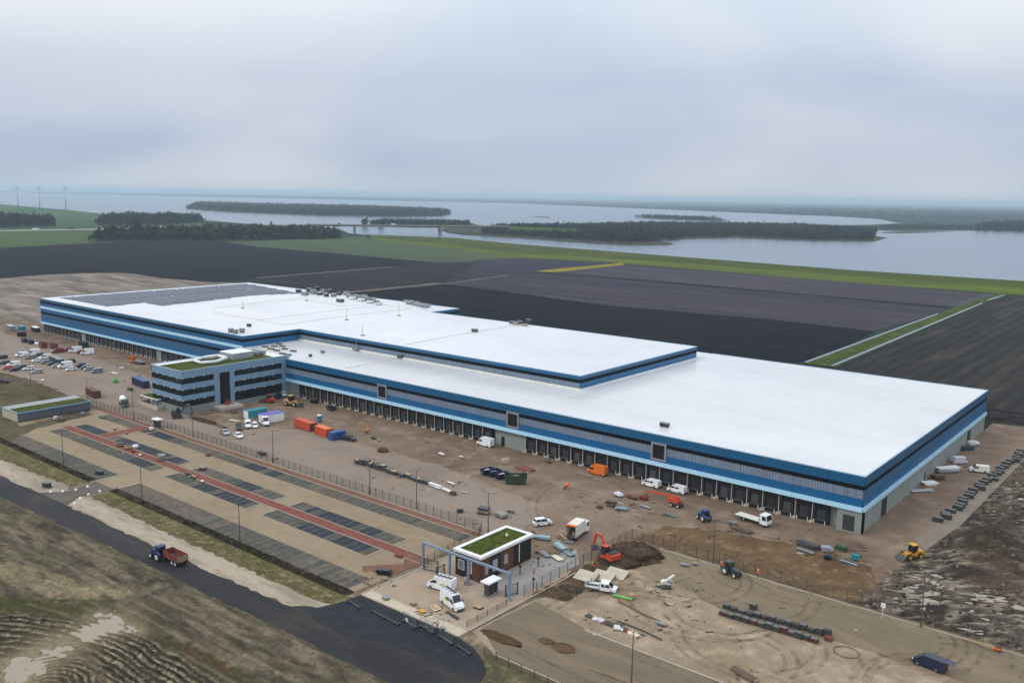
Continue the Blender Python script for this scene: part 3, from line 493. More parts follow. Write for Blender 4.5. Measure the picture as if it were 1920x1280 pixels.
for (x0, x1, y0, y1) in ((-238, -64, -56.45, -56.2), (-252, -64, -59.1, -58.95), (-226, -64, -74.55, -74.4), (-226, -64, -77.7, -77.55), (-62.4, -62, -95, -60), (-62, -37, -95.25, -95), (-62, -37, -92.5, -92.3), (-37.2, -36.9, -95, -60), (-165.4, -165, -97.3, -89.4), (-155.2, -154.8, -97.3, -89.4), (-112.3, -112, -82, -77.8), (-75.3, -75, -82, -77.8), (-155.6, -155.3, -82, -77.8), (-118.5, -118.2, -82, -77.8), (-162, -161.7, -82, -77.8), (-224.3, -224, -82, -77.8), (-112.3, -112, -74.3, -70), (-75.3, -75, -74.3, -70), (-155.6, -155.3, -74.3, -70), (-118.5, -118.2, -74.3, -70), (-162, -161.7, -74.3, -70)):
    struct('kerb', MB().b2(x0, x1, y0, y1, -.12, .05), m_kerb)
struct('kerb', MB().b2(-28.5, 90, -95.8, -95.45, -.12, .06), m_kerb); struct('kerb', MB().b2(-22, 90, -78.9, -78.5, -.12, .0), m_kerb)
struct('kerb', MB().b2(-30.6, 90, -37.9, -37.6, -.12, .05), m_kerb)
# ---- rough ground as relief: rutted mud with puddles (lower left), rubble field (right)
def smooth_noise(X, Y, scale, seed, octv=4):
    r = np.random.default_rng(seed); out = np.zeros_like(X); a = 1.0; tot = 0
    for o in range(octv):
        g = r.normal(size=(64, 64)); x = X*scale*(2**o)+13.7*o; y = Y*scale*(2**o)+7.1*o
        xi = np.floor(x).astype(int); yi = np.floor(y).astype(int); fx = x-xi; fy = y-yi; fx = fx*fx*(3-2*fx); fy = fy*fy*(3-2*fy)
        v = (g[xi % 64, yi % 64]*(1-fx)*(1-fy)+g[(xi+1) % 64, yi % 64]*fx*(1-fy)+g[xi % 64, (yi+1) % 64]*(1-fx)*fy+g[(xi+1) % 64, (yi+1) % 64]*fx*fy)
        out += a*v; tot += a; a *= .5
    return out/tot
def poly_dist(X, Y, pts):
    D = np.full(X.shape, 1e9)
    for (x1, y1), (x2, y2) in zip(pts, pts[1:]):
        dx, dy = x2-x1, y2-y1; t = np.clip(((X-x1)*dx+(Y-y1)*dy)/(dx*dx+dy*dy), 0, 1)
        D = np.minimum(D, np.hypot(X-x1-t*dx, Y-y1-t*dy))
    return D
def curve(pts, n=8):
    """smooth polyline through points"""
    P = [np.array(p, float) for p in pts]; P = [2*P[0]-P[1]]+P+[2*P[-1]-P[-2]]; out = []
    for i in range(1, len(P)-2):
        for k in range(n):
            t = k/n; a, b, c, d = P[i-1], P[i], P[i+1], P[i+2]
            out.append(tuple(.5*((2*b)+(-a+c)*t+(2*a-5*b+4*c-d)*t*t+(-a+3*b-3*c+d)*t**3)))
    out.append(tuple(P[-2])); return out
m_relief = bpy.data.materials.new('churned_ground'); m_relief.use_nodes = True
def build_relief():
    N = m_relief.node_tree.nodes; L = m_relief.node_tree.links; b = N['Principled BSDF']
    at = N.new('ShaderNodeAttribute'); at.attribute_name = 'Col'; geo = N.new('ShaderNodeNewGeometry')
    n = N.new('ShaderNodeTexNoise'); n.inputs['Scale'].default_value = 1.3; n.inputs['Detail'].default_value = 8; n.inputs['Roughness'].default_value = .7; L.new(geo.outputs['Position'], n.inputs[0])
    mr = N.new('ShaderNodeMapRange'); L.new(n.outputs[0], mr.inputs[0]); mr.inputs[1].default_value = .3; mr.inputs[2].default_value = .7; mr.inputs[3].default_value = .72; mr.inputs[4].default_value = 1.25
    s = N.new('ShaderNodeVectorMath'); s.operation = 'SCALE'; L.new(at.outputs['Color'], s.inputs[0]); L.new(mr.outputs[0], s.inputs['Scale']); L.new(s.outputs[0], b.inputs['Base Color'])
    b.inputs['Roughness'].default_value = .85; b.inputs['Specular IOR Level'].default_value = .08
    bp = N.new('ShaderNodeBump'); bp.inputs['Strength'].default_value = .8; bp.inputs['Distance'].default_value = .08; L.new(n.outputs[0], bp.inputs['Height']); L.new(bp.outputs[0], b.inputs['Normal'])
build_relief()
m_puddle = bpy.data.materials.new('puddle_water'); m_puddle.use_nodes = True
_b = m_puddle.node_tree.nodes['Principled BSDF']; _b.inputs['Base Color'].default_value = S(150, 142, 122); _b.inputs['Roughness'].default_value = .12
def relief(name, X, Y, Z, C):
    ny, nx = X.shape; V = np.stack([X, Y, Z], -1).reshape(-1, 3)
    i = np.arange(nx*ny).reshape(ny, nx); Fq = np.stack([i[:-1, :-1], i[:-1, 1:], i[1:, 1:], i[1:, :-1]], -1).reshape(-1, 4)
    me = bpy.data.meshes.new(name); me.vertices.add(len(V)); me.vertices.foreach_set('co', V.astype(np.float32).ravel())
    me.loops.add(len(Fq)*4); me.polygons.add(len(Fq)); me.loops.foreach_set('vertex_index', Fq.astype(np.int32).ravel()); me.polygons.foreach_set('loop_start', np.arange(0, len(Fq)*4, 4, dtype=np.int32))
    me.update(calc_edges=True); me.validate(); a = me.color_attributes.new('Col', 'FLOAT_COLOR', 'POINT')
    a.data.foreach_set('color', np.concatenate([C.reshape(-1, 3), np.ones((len(V), 1))], 1).astype(np.float32).ravel()); me.materials.append(m_relief)
    for p in me.polygons: p.use_smooth = True
    return struct(name, me, None)
def clods(name, X, Y, Z, n, label, cols, size=(.12, .45), keep=None):
    mb = MB(); r = random.Random(n); idx = rng.choice(X.size, n*2, False) if keep is None else rng.choice(np.flatnonzero(keep.ravel()), n, False)
    for i in idx[:n]:
        x, y, z = float(X.flat[i]), float(Y.flat[i]), float(Z.flat[i]); a = r.uniform(0, 6.3); h = r.uniform(*size); w = h*r.uniform(.6, 1.4); l = h*r.uniform(.8, 2.0); c, s_ = math.cos(a), math.sin(a)
        P = [(x+c*u-s_*v, y+s_*u+c*v, z-.05) for u, v in ((-l, -w), (l, -w*.7), (l*.8, w), (-l*.7, w*.9))]+[(x+c*u-s_*v, y+s_*u+c*v, z+h*.7) for u, v in ((-l*.4, -w*.4), (l*.5, -w*.3), (l*.3, w*.4), (-l*.4, w*.4))]
        mb.add(P, [(4, 5, 6, 7), (0, 1, 5, 4), (1, 2, 6, 5), (2, 3, 7, 6), (3, 0, 4, 7)])
    m, N, L, b = base_mat(name+'_mix'); geo = N.new('ShaderNodeNewGeometry'); q = N.new('ShaderNodeValToRGB'); L.new(geo.outputs['Random Per Island'], q.inputs[0]); e = q.color_ramp.elements; e[0].color = cols[0]; e[1].color = cols[2]; k = e.new(.55); k.color = cols[1]
    L.new(q.outputs[0], b.inputs['Base Color']); b.inputs['Roughness'].default_value = .95; b.inputs['Specular IOR Level'].default_value = .05; stuff(name, mb.mesh(name, m), label, 'stones')
def lc(r, g, b): return np.array(S(r, g, b)[:3])*np.array((.82, .80, .76))
def mixc(C, c, f): return C*(1-f[..., None])+c*f[..., None]
def mud_sw():
    u = np.arange(-235, -16, .33); v = np.arange(0, 58, .33); U, Vv = np.meshgrid(u, v)
    ylo = np.interp(U, [-620, -171, -141, -115, -92, -69, -38.7, -16], [-156, -117.2, -116, -115, -114.4, -113.9, -113.2, -113]); X = U; Y = ylo-Vv+.25+.35*smooth_noise(U, U*0, .5, 77, 3)
    edge = np.clip(Vv/1.5, 0, 1); n1 = smooth_noise(X, Y, .12, 1); n2 = smooth_noise(X*.35, Y*1.6, .5, 2, 5); n3 = smooth_noise(X, Y, .9, 3, 3)
    Z = .34+.07*n1+.06*n2+.05*n3
    C = np.ones(X.shape+(3,))*lc(108, 102, 88); C = mixc(C, lc(142, 134, 116), np.clip(n2*1.6+.0, 0, 1)*.8); C = mixc(C, lc(66, 63, 54), np.clip(-n2*1.6-.25+n3*.5, 0, 1)*.8); C = mixc(C, lc(88, 86, 70), np.clip(n1*1.3-.15, 0, 1)*.8); C = mixc(C, lc(92, 96, 62), np.clip(1-Vv/2.2, 0, 1)*np.clip(n3*1.5+.3, 0, 1)*.7)
    # pale band of sand and a grass patch at the left
    sandc = curve([g2(0, 1068), g2(60, 1085), g2(120, 1110), g2(200, 1120)]); d = poly_dist(X, Y, sandc); C = mixc(C, lc(170, 160, 130), np.clip(1-d/4.5+n2*.5, 0, 1)*.8)
    gr = poly_dist(X, Y, [g2(-60, 1130), g2(40, 1140), g2(110, 1150), g2(175, 1138)]); f = np.clip(1.5-gr/3.4+n3*.5, 0, 1); C = mixc(C, lc(70, 78, 34), f*.9); Z += f*.25
    gr = poly_dist(X, Y, [g2(240, 1160), g2(300, 1200), g2(370, 1235), g2(440, 1275), g2(520, 1320)]); f = np.clip(1.2-gr/2.4+n3*.6, 0, 1); C = mixc(C, lc(74, 74, 48), f*.8); Z += f*.18
    gr = poly_dist(X, Y, [g2(350, 1228), g2(420, 1262)]); f = np.clip(.8-gr/1.8+n3*.6, 0, 1); C = mixc(C, lc(120, 84, 50), f*.6)
    # a wheel track crossing from the road
    for off in (0, 14):
        tr = curve([g2(300+off, 1098), g2(255+off, 1115), g2(215+off, 1135), g2(185+off, 1155)]); d = poly_dist(X, Y, tr); Z -= .14*np.exp(-(d/.45)**2); Z += .07*np.exp(-((d-.9)/.35)**2); C = mixc(C, lc(134, 128, 114), np.exp(-(d/.6)**2)*.6)
    for k in range(26):
        a = 985+k*8.5+(k*13 % 7); b0 = (k*29 % 17)-8; tr = curve([g2(-20, a), g2(90+3*k, a+42+b0), g2(200+5*k, a+92+b0*.4+2*k), g2(330+6*k, a+150-b0*.5+4*k), g2(560, a+258+3*k)]); d = poly_dist(X, Y, tr); w = .28+.14*(k % 3)
        br = np.clip(n1*1.2+.55+.5*np.sin(X*.13+k), 0, 1); Z -= .07*np.exp(-(d/w)**2)*br; Z += .05*np.exp(-((d-w*1.8)/.25)**2)*br; C = mixc(C, (lc(156, 148, 130), lc(88, 82, 70), lc(80, 78, 62))[k % 3], np.exp(-(d/(w*1.3))**2)*.6*br)
    # deep ruts sweeping round: three families of parallel furrows
    n6 = smooth_noise(X, Y, 1.9, 21, 2)
    def furrows(D_, lam, poly, amp):
        nonlocal Z, C
        m_ = in_poly(pxpoly(poly), X.ravel(), Y.ravel()).reshape(X.shape).astype(float)
        for _ in range(3): m_ = (m_+np.roll(m_, 2, 0)+np.roll(m_, -2, 0)+np.roll(m_, 2, 1)+np.roll(m_, -2, 1))/5
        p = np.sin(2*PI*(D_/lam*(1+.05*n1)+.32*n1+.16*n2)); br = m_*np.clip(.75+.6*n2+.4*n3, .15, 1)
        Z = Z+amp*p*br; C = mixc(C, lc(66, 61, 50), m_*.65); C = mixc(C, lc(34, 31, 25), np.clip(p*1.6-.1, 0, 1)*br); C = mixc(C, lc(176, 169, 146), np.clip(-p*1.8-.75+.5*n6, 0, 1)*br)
    furrows(poly_dist(X, Y, curve([g2(-60, 1152), g2(60, 1157), g2(170, 1170)])), 1.45, [(-60, 1156), (60, 1160), (150, 1168), (140, 1190), (95, 1206), (40, 1222), (-60, 1262)], .15)
    furrows(poly_dist(X, Y, curve([g2(150, 1150), g2(225, 1172), g2(300, 1205), g2(380, 1252), g2(470, 1310)])), 1.25, [(160, 1164), (230, 1180), (300, 1212), (430, 1290), (440, 1310), (210, 1310), (185, 1250), (160, 1205), (150, 1180)], .15)
    q0 = g2(70, 1300); furrows(np.hypot(X-q0[0], Y-q0[1]), 1.15, [(75, 1228), (125, 1226), (165, 1245), (185, 1310), (60, 1310), (80, 1250)], .14)
    C = C*(.86+.20*n6[..., None])
    for (px, py, rx, ry, dep) in ((225, 1168, 5.0, 2.6, .32), (165, 1186, 4.2, 2.6, .34), (200, 1176, 3.4, 1.6, .25), (60, 1240, 4.5, 4, .2), (30, 1268, 5, 4, .2), (183, 1152, 1.6, .8, .3), (110, 1212, 5, 3, .2), (255, 1182, 2.2, 1.3, .26)):
        q = g2(px, py); e = ((X-q[0])/rx)**2+((Y-q[1])/ry)**2; Z -= dep*np.exp(-e**1.6); C = mixc(C, lc(156, 148, 122), np.exp(-e*.8)*.7)
    Z = np.maximum(Z*edge+(1-edge)*-.06, -.07)
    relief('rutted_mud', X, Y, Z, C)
    clods('mud_clods', X, Y, Z, 2200, 'clods of mud strewn over the rutted ground at lower left', (S(70, 66, 56), S(98, 92, 78), S(136, 129, 112)), (.05, .17), (Vv < 40) & (Vv > 1))
    struct('puddle', MB().sheet([g2(-40, 1140), g2(240, 1140), g2(300, 1175), g2(420, 1300), g2(-40, 1300)], .10), m_puddle)
mud_sw()
def rubble_east():
    a = np.array(g2(1800, 985)); b_ = np.array(g2(1920, 862)); dr = (b_-a)/np.linalg.norm(b_-a)
    yv = np.arange(-36.2, 112, .4); uv = np.arange(0, 78, .4); U, Y = np.meshgrid(uv, yv)
    xl = np.where(Y > a[1], a[0]+(Y-a[1])*dr[0]/dr[1], a[0]-(a[1]-Y)*.10); X = xl+U
    n1 = smooth_noise(X, Y, .10, 11); n2 = smooth_noise(X*1.5, Y*.5, .38, 12, 5); n3 = smooth_noise(X, Y, .8, 13, 3); n4 = smooth_noise(X*.5, Y, .25, 14, 4); n5 = smooth_noise((X*.64-Y*.77)*1.0, (X*.77+Y*.64)*.26, 1.25, 15, 3)
    edge = np.clip(np.minimum(U/2.0, (Y+36.2)/1.2), 0, 1)
    Z = .27+.10*n1+.12*n2+.12*n3+.17*n5
    C = np.ones(X.shape+(3,))*lc(92, 87, 80); C = mixc(C, lc(54, 52, 50), np.clip(n4*2.2, 0, 1)*.9); C = mixc(C, lc(158, 152, 140), np.clip(n2*2.6-1.1, 0, 1)*.7); C = mixc(C, lc(46, 44, 42), np.clip(-n2*2.2-.4, 0, 1)*.8); C = mixc(C, lc(168, 162, 150), np.clip(n5*2.4-.75, 0, 1)*.85); C = mixc(C, lc(44, 42, 40), np.clip(-n5*2.4-.6, 0, 1)*.8); C = mixc(C, lc(104, 92, 76), np.clip(n1*1.5-.1, 0, 1)*.7); C = mixc(C, lc(128, 112, 104), np.clip(n3*2-.7, 0, 1)*.6)
    for (px, py, rx, ry, h, cl) in ((1850, 1030, 7, 8, 4.6, (66, 60, 52)), (1815, 1076, 5, 3, 1.0, (60, 52, 48)), (1880, 1000, 6, 8, 1.2, (74, 70, 64)), (1770, 1010, 3, 3, .7, (80, 76, 66))):
        q = g2(px, py); e = ((X-q[0])/rx)**2+((Y-q[1])/ry)**2; f = np.exp(-e*1.2); Z += h*f*(1+.12*n3); C = mixc(C, lc(*cl), np.clip(f*1.6, 0, 1)*.8)
    for k in range(14):
        q = g2(1740+k*14, 1090+((k*37) % 60)); tr = [(q[0]-12, q[1]+rng.uniform(-5, 5)), (q[0], q[1]), (q[0]+14, q[1]+rng.uniform(-6, 6))]; d = poly_dist(X, Y, curve(tr)); Z -= .16*np.exp(-(d/.5)**2)
    Z = np.maximum(Z*edge+(1-edge)*-.06, -.06)
    relief('rubble_field', X, Y, Z, C)
    clods('rubble_stones', X, Y, Z, 2600, 'broken stones and clods strewn over the rubble field at the right', (S(42, 39, 36), S(80, 74, 66), S(138, 130, 118)), (.10, .36), (U < 60) & (U > 1))
    struct('puddle', MB().sheet([(float(a[0]-(a[1]+34.5)*.10)+2.3, -34.5), (float(a[0])+70, -34.5), (float(a[0])+140, 111), (float(a[0]+(111-a[1])*dr[0]/dr[1])+2.3, 111), (float(a[0])+2.3, float(a[1]))], .035), m_puddle)
rubble_east()
# tyre tracks: flat curved stains on the paving
m_track = bpy.data.materials.new('tyre_track_dust'); m_track.use_nodes = True
def build_track():
    N = m_track.node_tree.nodes; L = m_track.node_tree.links; b = N['Principled BSDF']; out = N['Material Output']
    b.inputs['Base Color'].default_value = S(98, 82, 66); b.inputs['Roughness'].default_value = .85; b.inputs['Specular IOR Level'].default_value = .04
    tr = N.new('ShaderNodeBsdfTransparent'); mx = N.new('ShaderNodeMixShader'); geo = N.new('ShaderNodeNewGeometry'); n = N.new('ShaderNodeTexNoise'); n.inputs['Scale'].default_value = .5; n.inputs['Detail'].default_value = 6
    L.new(geo.outputs['Position'], n.inputs[0]); mr = N.new('ShaderNodeMapRange'); L.new(n.outputs[0], mr.inputs[0]); mr.inputs[1].default_value = .38; mr.inputs[2].default_value = .66; mr.inputs[3].default_value = 0; mr.inputs[4].default_value = .30
    L.new(mr.outputs[0], mx.inputs[0]); L.new(tr.outputs[0], mx.inputs[1]); L.new(b.outputs[0], mx.inputs[2]); L.new(mx.outputs[0], out.inputs[0])
build_track()
def tracks():
    mb = MB(); r = random.Random(3)
    def ribbon(pts, w, z):
        vs = []
        for i, p in enumerate(pts):
            a = pts[max(0, i-1)]; b = pts[min(len(pts)-1, i+1)]; dx, dy = b[0]-a[0], b[1]-a[1]; l = math.hypot(dx, dy)+1e-9; nx, ny = -dy/l*w/2, dx/l*w/2
            vs += [(p[0]+nx, p[1]+ny, z), (p[0]-nx, p[1]-ny, z)]
        mb.add(vs, [(2*i, 2*i+1, 2*i+3, 2*i+2) for i in range(len(pts)-1)])
    zz = -.052; k = 0
    def arc(cx, cy, rad, a0, a1, w=.75):
        nonlocal k
        for dr in (0, 2.1):
            k += 1; ribbon([(cx+(rad+dr)*math.cos(a0+(a1-a0)*i/18), cy+(rad+dr)*math.sin(a0+(a1-a0)*i/18)) for i in range(19)], w, zz+.0006*k)
    for i in range(17): arc(r.uniform(-20, 35), r.uniform(-74, -42), r.uniform(4, 16), *(lambda a: (a, a+r.uniform(1.2, 3.5)))(r.uniform(0, 6)))
    for i in range(16): arc(r.uniform(-30, 8), r.uniform(-34, -20), r.uniform(3, 14), *(lambda a: (a, a+r.uniform(1, 3)))(r.uniform(0, 6)), w=.5)
    for i in range(6): arc(r.uniform(-100, -40), r.uniform(-50, -12), r.uniform(8, 30), *(lambda a: (a, a+r.uniform(.5, 1.6)))(r.uniform(0, 6)), w=.5)
    for i in range(14):
        y = r.uniform(-24, -5); x = r.uniform(-200, -20); L_ = r.uniform(20, 60); k += 1; ribbon([(x+L_*t/10, y+1.5*math.sin(t*.6+i)) for t in range(11)], .6, zz+.0006*k)
    for i in range(12):
        y = r.uniform(-93, -80); x = r.uniform(-30, 20); L_ = r.uniform(20, 40); k += 1; ribbon([(x+L_*t/10, y+.6*math.sin(t*.6+i)) for t in range(11)], .45, zz+.0006*k)
    stuff('tyre_tracks', mb.mesh('tyre_tracks', m_track), 'curving brown tyre marks over the pale yard paving', 'tyre marks')
tracks()
# grass tufts on the verges
def tufts(name, polys, n, m, label, h=(.07, .2), z0=-.08):
    V = []; Fc = []
    for poly, cnt in zip(polys, n):
        P = np.array(poly); lo = P.min(0); hi = P.max(0); X = rng.uniform(lo[0], hi[0], cnt*3); Y = rng.uniform(lo[1], hi[1], cnt*3); k = in_poly(poly, X, Y); X = X[k][:cnt]; Y = Y[k][:cnt]
        cl = smooth_noise(X[None], Y[None], .35, 5, 3)[0]; kk = cl > rng.uniform(-.9, .5, len(X)); X = X[kk]; Y = Y[kk]
        for x, y in zip(X, Y):
            for q in range(3):
                a = rng.uniform(0, 6.28); hh = rng.uniform(*h); w = hh*.5; b = len(V); dx, dy = math.cos(a), math.sin(a); lx, ly = rng.uniform(-.6, .6, 2)*hh
                V += [(x-dx*w, y-dy*w, z0), (x+dx*w, y+dy*w, z0), (x+lx, y+ly, z0+hh)]; Fc.append((b, b+1, b+2))
    me = bpy.data.meshes.new(name); me.from_pydata(V, [], Fc); me.update(); me.materials.append(m); stuff(name, me, label, 'grass')
m_tuft = gmat('verge_grass_blades', S(110, 106, 72), S(96, 96, 62), S(144, 134, 102), big=.2, small=1.0, rough=1, bump=0)
tufts('grass', [[(-235, -97.6), (-166, -97.6), (-166, -102), (-235, -106)], [(-154, -97.6), (-63, -97.2), (-64, -102), (-154, -103)], [(-28, -96.2), (40, -96.2), (40, -106), (-24, -106)], pxpoly([(-60, 705), (0, 697), (60, 712), (100, 728), (148, 748), (160, 757), (10, 790), (-80, 800)])], [1500, 2000, 1500, 3500], m_tuft, 'rough grass growing along the road verge and car park edge')
tufts('ground_cover', [rect(-238, -165.6, -97.3, -95.4), rect(-154.8, -64, -97.3, -95.4)], [1600, 2000], gmat('dark_planting', S(74, 76, 56), S(62, 64, 48), S(96, 92, 68), big=.3, small=1, rough=1, bump=0), 'dark low planting strip along the lower edge of the car park', (.12, .35), .09)
# ------------------------------------------------------------------ warehouse
H1, H2 = 13.84, 18.37
X1, X2, X3 = -214.5, -245.0, -427.3          # office junction, step of the tall block, left end
wh = thing('warehouse', 'huge flat white-roofed warehouse with blue striped walls and rows of loading docks', 'warehouse')
part(wh, 'wall_core', MB().b2(X2, -.15, .2, 123.8, 5.3, 13.55).b2(X2, -.15, 2.1, 123.8, -.1, 5.3), M['conc_w'])
part(wh, 'wall_core', MB().b2(X2+.2, -100.4, 31.4, 110, 13.5, 18.0), M['grey_c'])
part(wh, 'wall_core', MB().b2(X3+.2, X2, 3.4, 130.6, 5.3, 18.0).b2(X3+.2, X2, 5.3, 130.6, -.1, 5.3), M['conc_w'])
def ribbed(w, h, pitch=.69):
    mb = MB(); n = max(1, round(w/pitch)); p = w/n; prof = []
    for i in range(n):
        x = -w/2+i*p; prof += [(x, 0), (x+p*.45, 0), (x+p*.6, .13), (x+p*.85, .13)]
    prof.append((w/2, 0))
    vs = [(x, y, 0) for x, y in prof]+[(x, y, h) for x, y in prof]; k = len(prof); fs = [(i, i+1, k+i+1, k+i) for i in range(k-1)]
    mb.add(vs, fs); mb.b2(-w/2+.01, w/2-.01, .15, .18, 0, h); return mb
PCACHE = {}
def wall_panels(name, a, b, z0, z1, m, proud=.12, ribs=False, pitch=8.25, gap=.05):
    """cladding panels from ground point a to b; outer side is to the right of a->b"""
    a = Vector((a[0], a[1], 0)); b = Vector((b[0], b[1], 0)); L_ = (b-a).length; u = (b-a)/L_; n = max(1, round(L_/pitch)); w = L_/n; rz = math.atan2(u.y, u.x)
    key = (round(w, 3), round(z1-z0, 3), m.name, proud, ribs)
    if key not in PCACHE:
        mb = ribbed(w-gap, z1-z0-.02) if ribs else MB().b2(-w/2+gap/2, w/2-gap/2, -proud, .18, 0, z1-z0-.02)
        PCACHE[key] = mb.mesh(name, m)
    for i in range(n):
        c = a+u*(w*(i+.5)); link(name, PCACHE[key], wh, (c.x, c.y, z0), rz)
LOW = [('fascia_panel', 11.45, H1-.03, 'blue_f', .14, False), ('black_band_panel', 10.45, 11.45, 'black_b', .06, False), ('ribbed_panel', 8.35, 10.45, 'grey_c', 0, True), ('blue_panel', 6.4, 8.35, 'blue_m', .10, False), ('canopy_panel', 5.3, 6.4, 'cyan', .45, False)]
for n, z0, z1, mm, pr, rb in LOW:
    wall_panels(n, (X1, 0), (0, 0), z0, z1, M[mm], pr, rb)
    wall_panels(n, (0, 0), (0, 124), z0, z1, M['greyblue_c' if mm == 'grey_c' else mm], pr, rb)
TOP = [('fascia_panel', 17.0, H2-.03, 'blue_f', .14), ('black_band_panel', 15.85, 17.0, 'black_b', .06)]
for n, z0, z1, mm, pr in TOP:
    for a, b in (((X2, 31.2), (-100.2, 31.2)), ((-100.2, 31.2), (-100.2, 110.2)), ((X3, 3.2), (X2, 3.2)), ((X2, 3.2), (X2, 31.2)), ((X2, 110.2), (X2, 130.8))): wall_panels(n, a, b, z0, z1, M[mm], pr)
wall_panels('ribbed_panel', (X2, 31.2), (-100.2, 31.2), H1-.1, 15.85, M['grey_c'], 0, True)
for a, b in (((-100.2, 31.2), (-100.2, 110.2)), ((X2, 3.2), (X2, 31.2)), ((X2, 110.2), (X2, 130.8))): wall_panels('blue_panel', a, b, H1-.1, 15.85, M['blue_m'], .08)
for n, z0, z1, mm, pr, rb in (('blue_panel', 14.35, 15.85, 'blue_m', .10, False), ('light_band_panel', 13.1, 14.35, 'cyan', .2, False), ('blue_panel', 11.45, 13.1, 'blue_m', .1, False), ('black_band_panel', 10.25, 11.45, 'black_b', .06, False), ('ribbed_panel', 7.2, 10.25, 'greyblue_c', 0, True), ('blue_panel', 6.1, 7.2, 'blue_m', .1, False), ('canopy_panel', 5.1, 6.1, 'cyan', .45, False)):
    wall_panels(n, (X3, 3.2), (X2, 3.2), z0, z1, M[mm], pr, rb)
# roofs with copings
part(wh, 'roof', MB().b2(X2-.0, -.1, .1, 123.9, 13.45, 13.70), M['roof2'], label='lower white roof')
part(wh, 'roof', MB().b2(X2+.1, -100.3, 31.3, 110.1, 18.0, 18.24).b2(X3+.1, X2+.1, 3.3, 130.7, 18.0, 18.24), M['roof'], label='upper white roof')
cop = mat('coping_metal', S(170, 205, 228), .35, .1, .05)
for x0, x1, y0, y1, z in ((X1, .16, -.16, .2, H1), (-.2, .16, .2, 124.1, H1), (-100, -.2, 123.7, 124.1, H1), (X2, -100.04, 31.04, 31.4, H2), (-100.4, -100.04, 31.4, 110.3, H2), (X2, -100.4, 110, 110.35, H2), (X3-.16, X2+.16, 3.04, 3.4, H2), (X2-.2, X2+.16, 3.4, 31.0, H2), (X3-.16, X3+.2, 3.4, 130.9, H2), (X3, X2, 130.6, 130.95, H2), (X2-.2, X2+.16, 110.4, 130.6, H2)):
    part(wh, 'coping', MB().b2(x0, x1, y0, y1, z-.22, z), cop)
flash = mat('roof_upstand', (.74, .73, .62, 1), .6)
part(wh, 'upstand', MB().b2(X2+.3, -99.6, 30.6, 31.0, 13.7, 14.15), flash); part(wh, 'upstand', MB().b2(-99.9, -99.5, 30.6, 110, 13.7, 14.1), M['white'])
# plain precast wall pieces between the docks
for x0, x1 in ((X1, -206.6), (-110.1, -98.6), (-5.6, 0)): part(wh, 'precast_panel', MB().b2(x0, x1, .05 if x1 == 0 else 1.0, 2.2, -.1, 5.3), M['conc_w'])
for i in range(15):
    y0 = 124/15*i; part(wh, 'precast_panel', MB().b2(-.2, .0, y0+.06, y0+124/15-.02, -.1, 5.3), M['conc_w'])
part(wh, 'door', MB().b2(-4.2, -1.6, -.02, .06, .3, 3.9), M['dockdoor']); part(wh, 'door', MB().b2(-107.8, -106.6, .93, 1.02, 0, 3.0), M['black'])
part(wh, 'door', MB().b2(-.02, .06, 14.5, 18.6, 0, 4.4), M['seal']); part(wh, 'door', MB().b2(-.02, .06, 100, 104, 0, 4.4), M['seal']); part(wh, 'door', MB().b2(-.02, .06, 52, 53.2, 0, 2.4), M['darkgrey'])
for x0, x1 in ((-162, -157.4), (-105.0, -100.3), (-55.2, -50.7)):
    w = part(wh, 'window', MB().b2(x0, x1, -.30, .1, 6.75, 7.25).b2(x0, x1, -.30, .1, 11.05, 11.6).b2(x0, x0+.5, -.30, .1, 7.25, 11.05).b2(x1-.5, x1, -.30, .1, 7.25, 11.05), mat('window_surround', S(150, 152, 160), .5))
    part(w, 'pane', MB().b2(x0+.5, x1-.5, -.14, .05, 7.25, 11.05), M['pane'])
DK = {}
def dock(x, y):
    if not DK:
        DK['s'] = MB().b2(-1.9, 1.9, 0, .8, -.05, 5.1).b2(-1.75, -1.35, -.35, 0, 1.0, 4.6).b2(1.35, 1.75, -.35, 0, 1.0, 4.6).b2(-1.75, 1.75, -.35, 0, 4.0, 4.7).mesh('dock_shelter', M['seal'])
        DK['d'] = MB().b2(-.9, .9, -.05, .02, 1.15, 3.3).b2(-.85, .85, -.08, -.05, 1.7, 1.76).b2(-.85, .85, -.08, -.05, 2.3, 2.36).b2(-.85, .85, -.08, -.05, 2.85, 2.9).mesh('door', M['dockdoor'])
        DK['g'] = MB().b2(-.07, .07, -.07, .07, 0, 1.0).mesh('wheel_guide', M['white'])
        DK['p'] = MB().b2(-.11, .11, -.2, .2, 0, 5.25).b2(-.45, .45, -1.1, .3, -.05, .35).mesh('dock_pillar', M['paleconcrete'])
        DK['l'] = MB().b2(-1.2, 1.2, -.5, 0, .75, 1.12).mesh('dock_leveller', M['darksteel'])
    if 'd2' not in DK: DK['d2'] = DK['d'].copy(); DK['d2'].materials[0] = mat('dock_door_dark', S(34, 36, 41, .8), .6); DK['d3'] = DK['d'].copy(); DK['d3'].materials[0] = mat('dock_door_pale', S(78, 80, 84, .8), .6)
    s = link('dock_shelter', DK['s'], wh, (x, y+1.15, 0)); link('door', DK[random.choice(('d', 'd', 'd2', 'd2', 'd3'))], s)
    link('dock_leveller', DK['l'], s)
    for sx in (-1.3, 1.3): link('wheel_guide', DK['g'], s, (sx, -.9, 0))
    link('dock_pillar', DK['p'], wh, (x-2.075, y+1.1, 0))
for k in range(23): dock(-204.3+4.13*k, 0)
for k in range(22): dock(-96.4+4.13*k, 0)
for k in range(42):
    if k not in (10, 27): dock(X3+2.3+4.2*k, 3.2)
for k in (10, 27): part(wh, 'precast_panel', MB().b2(X3+.3+4.2*k, X3+4.4+4.2*k, 4.2, 5.4, -.1, 5.1), M['conc_w'])
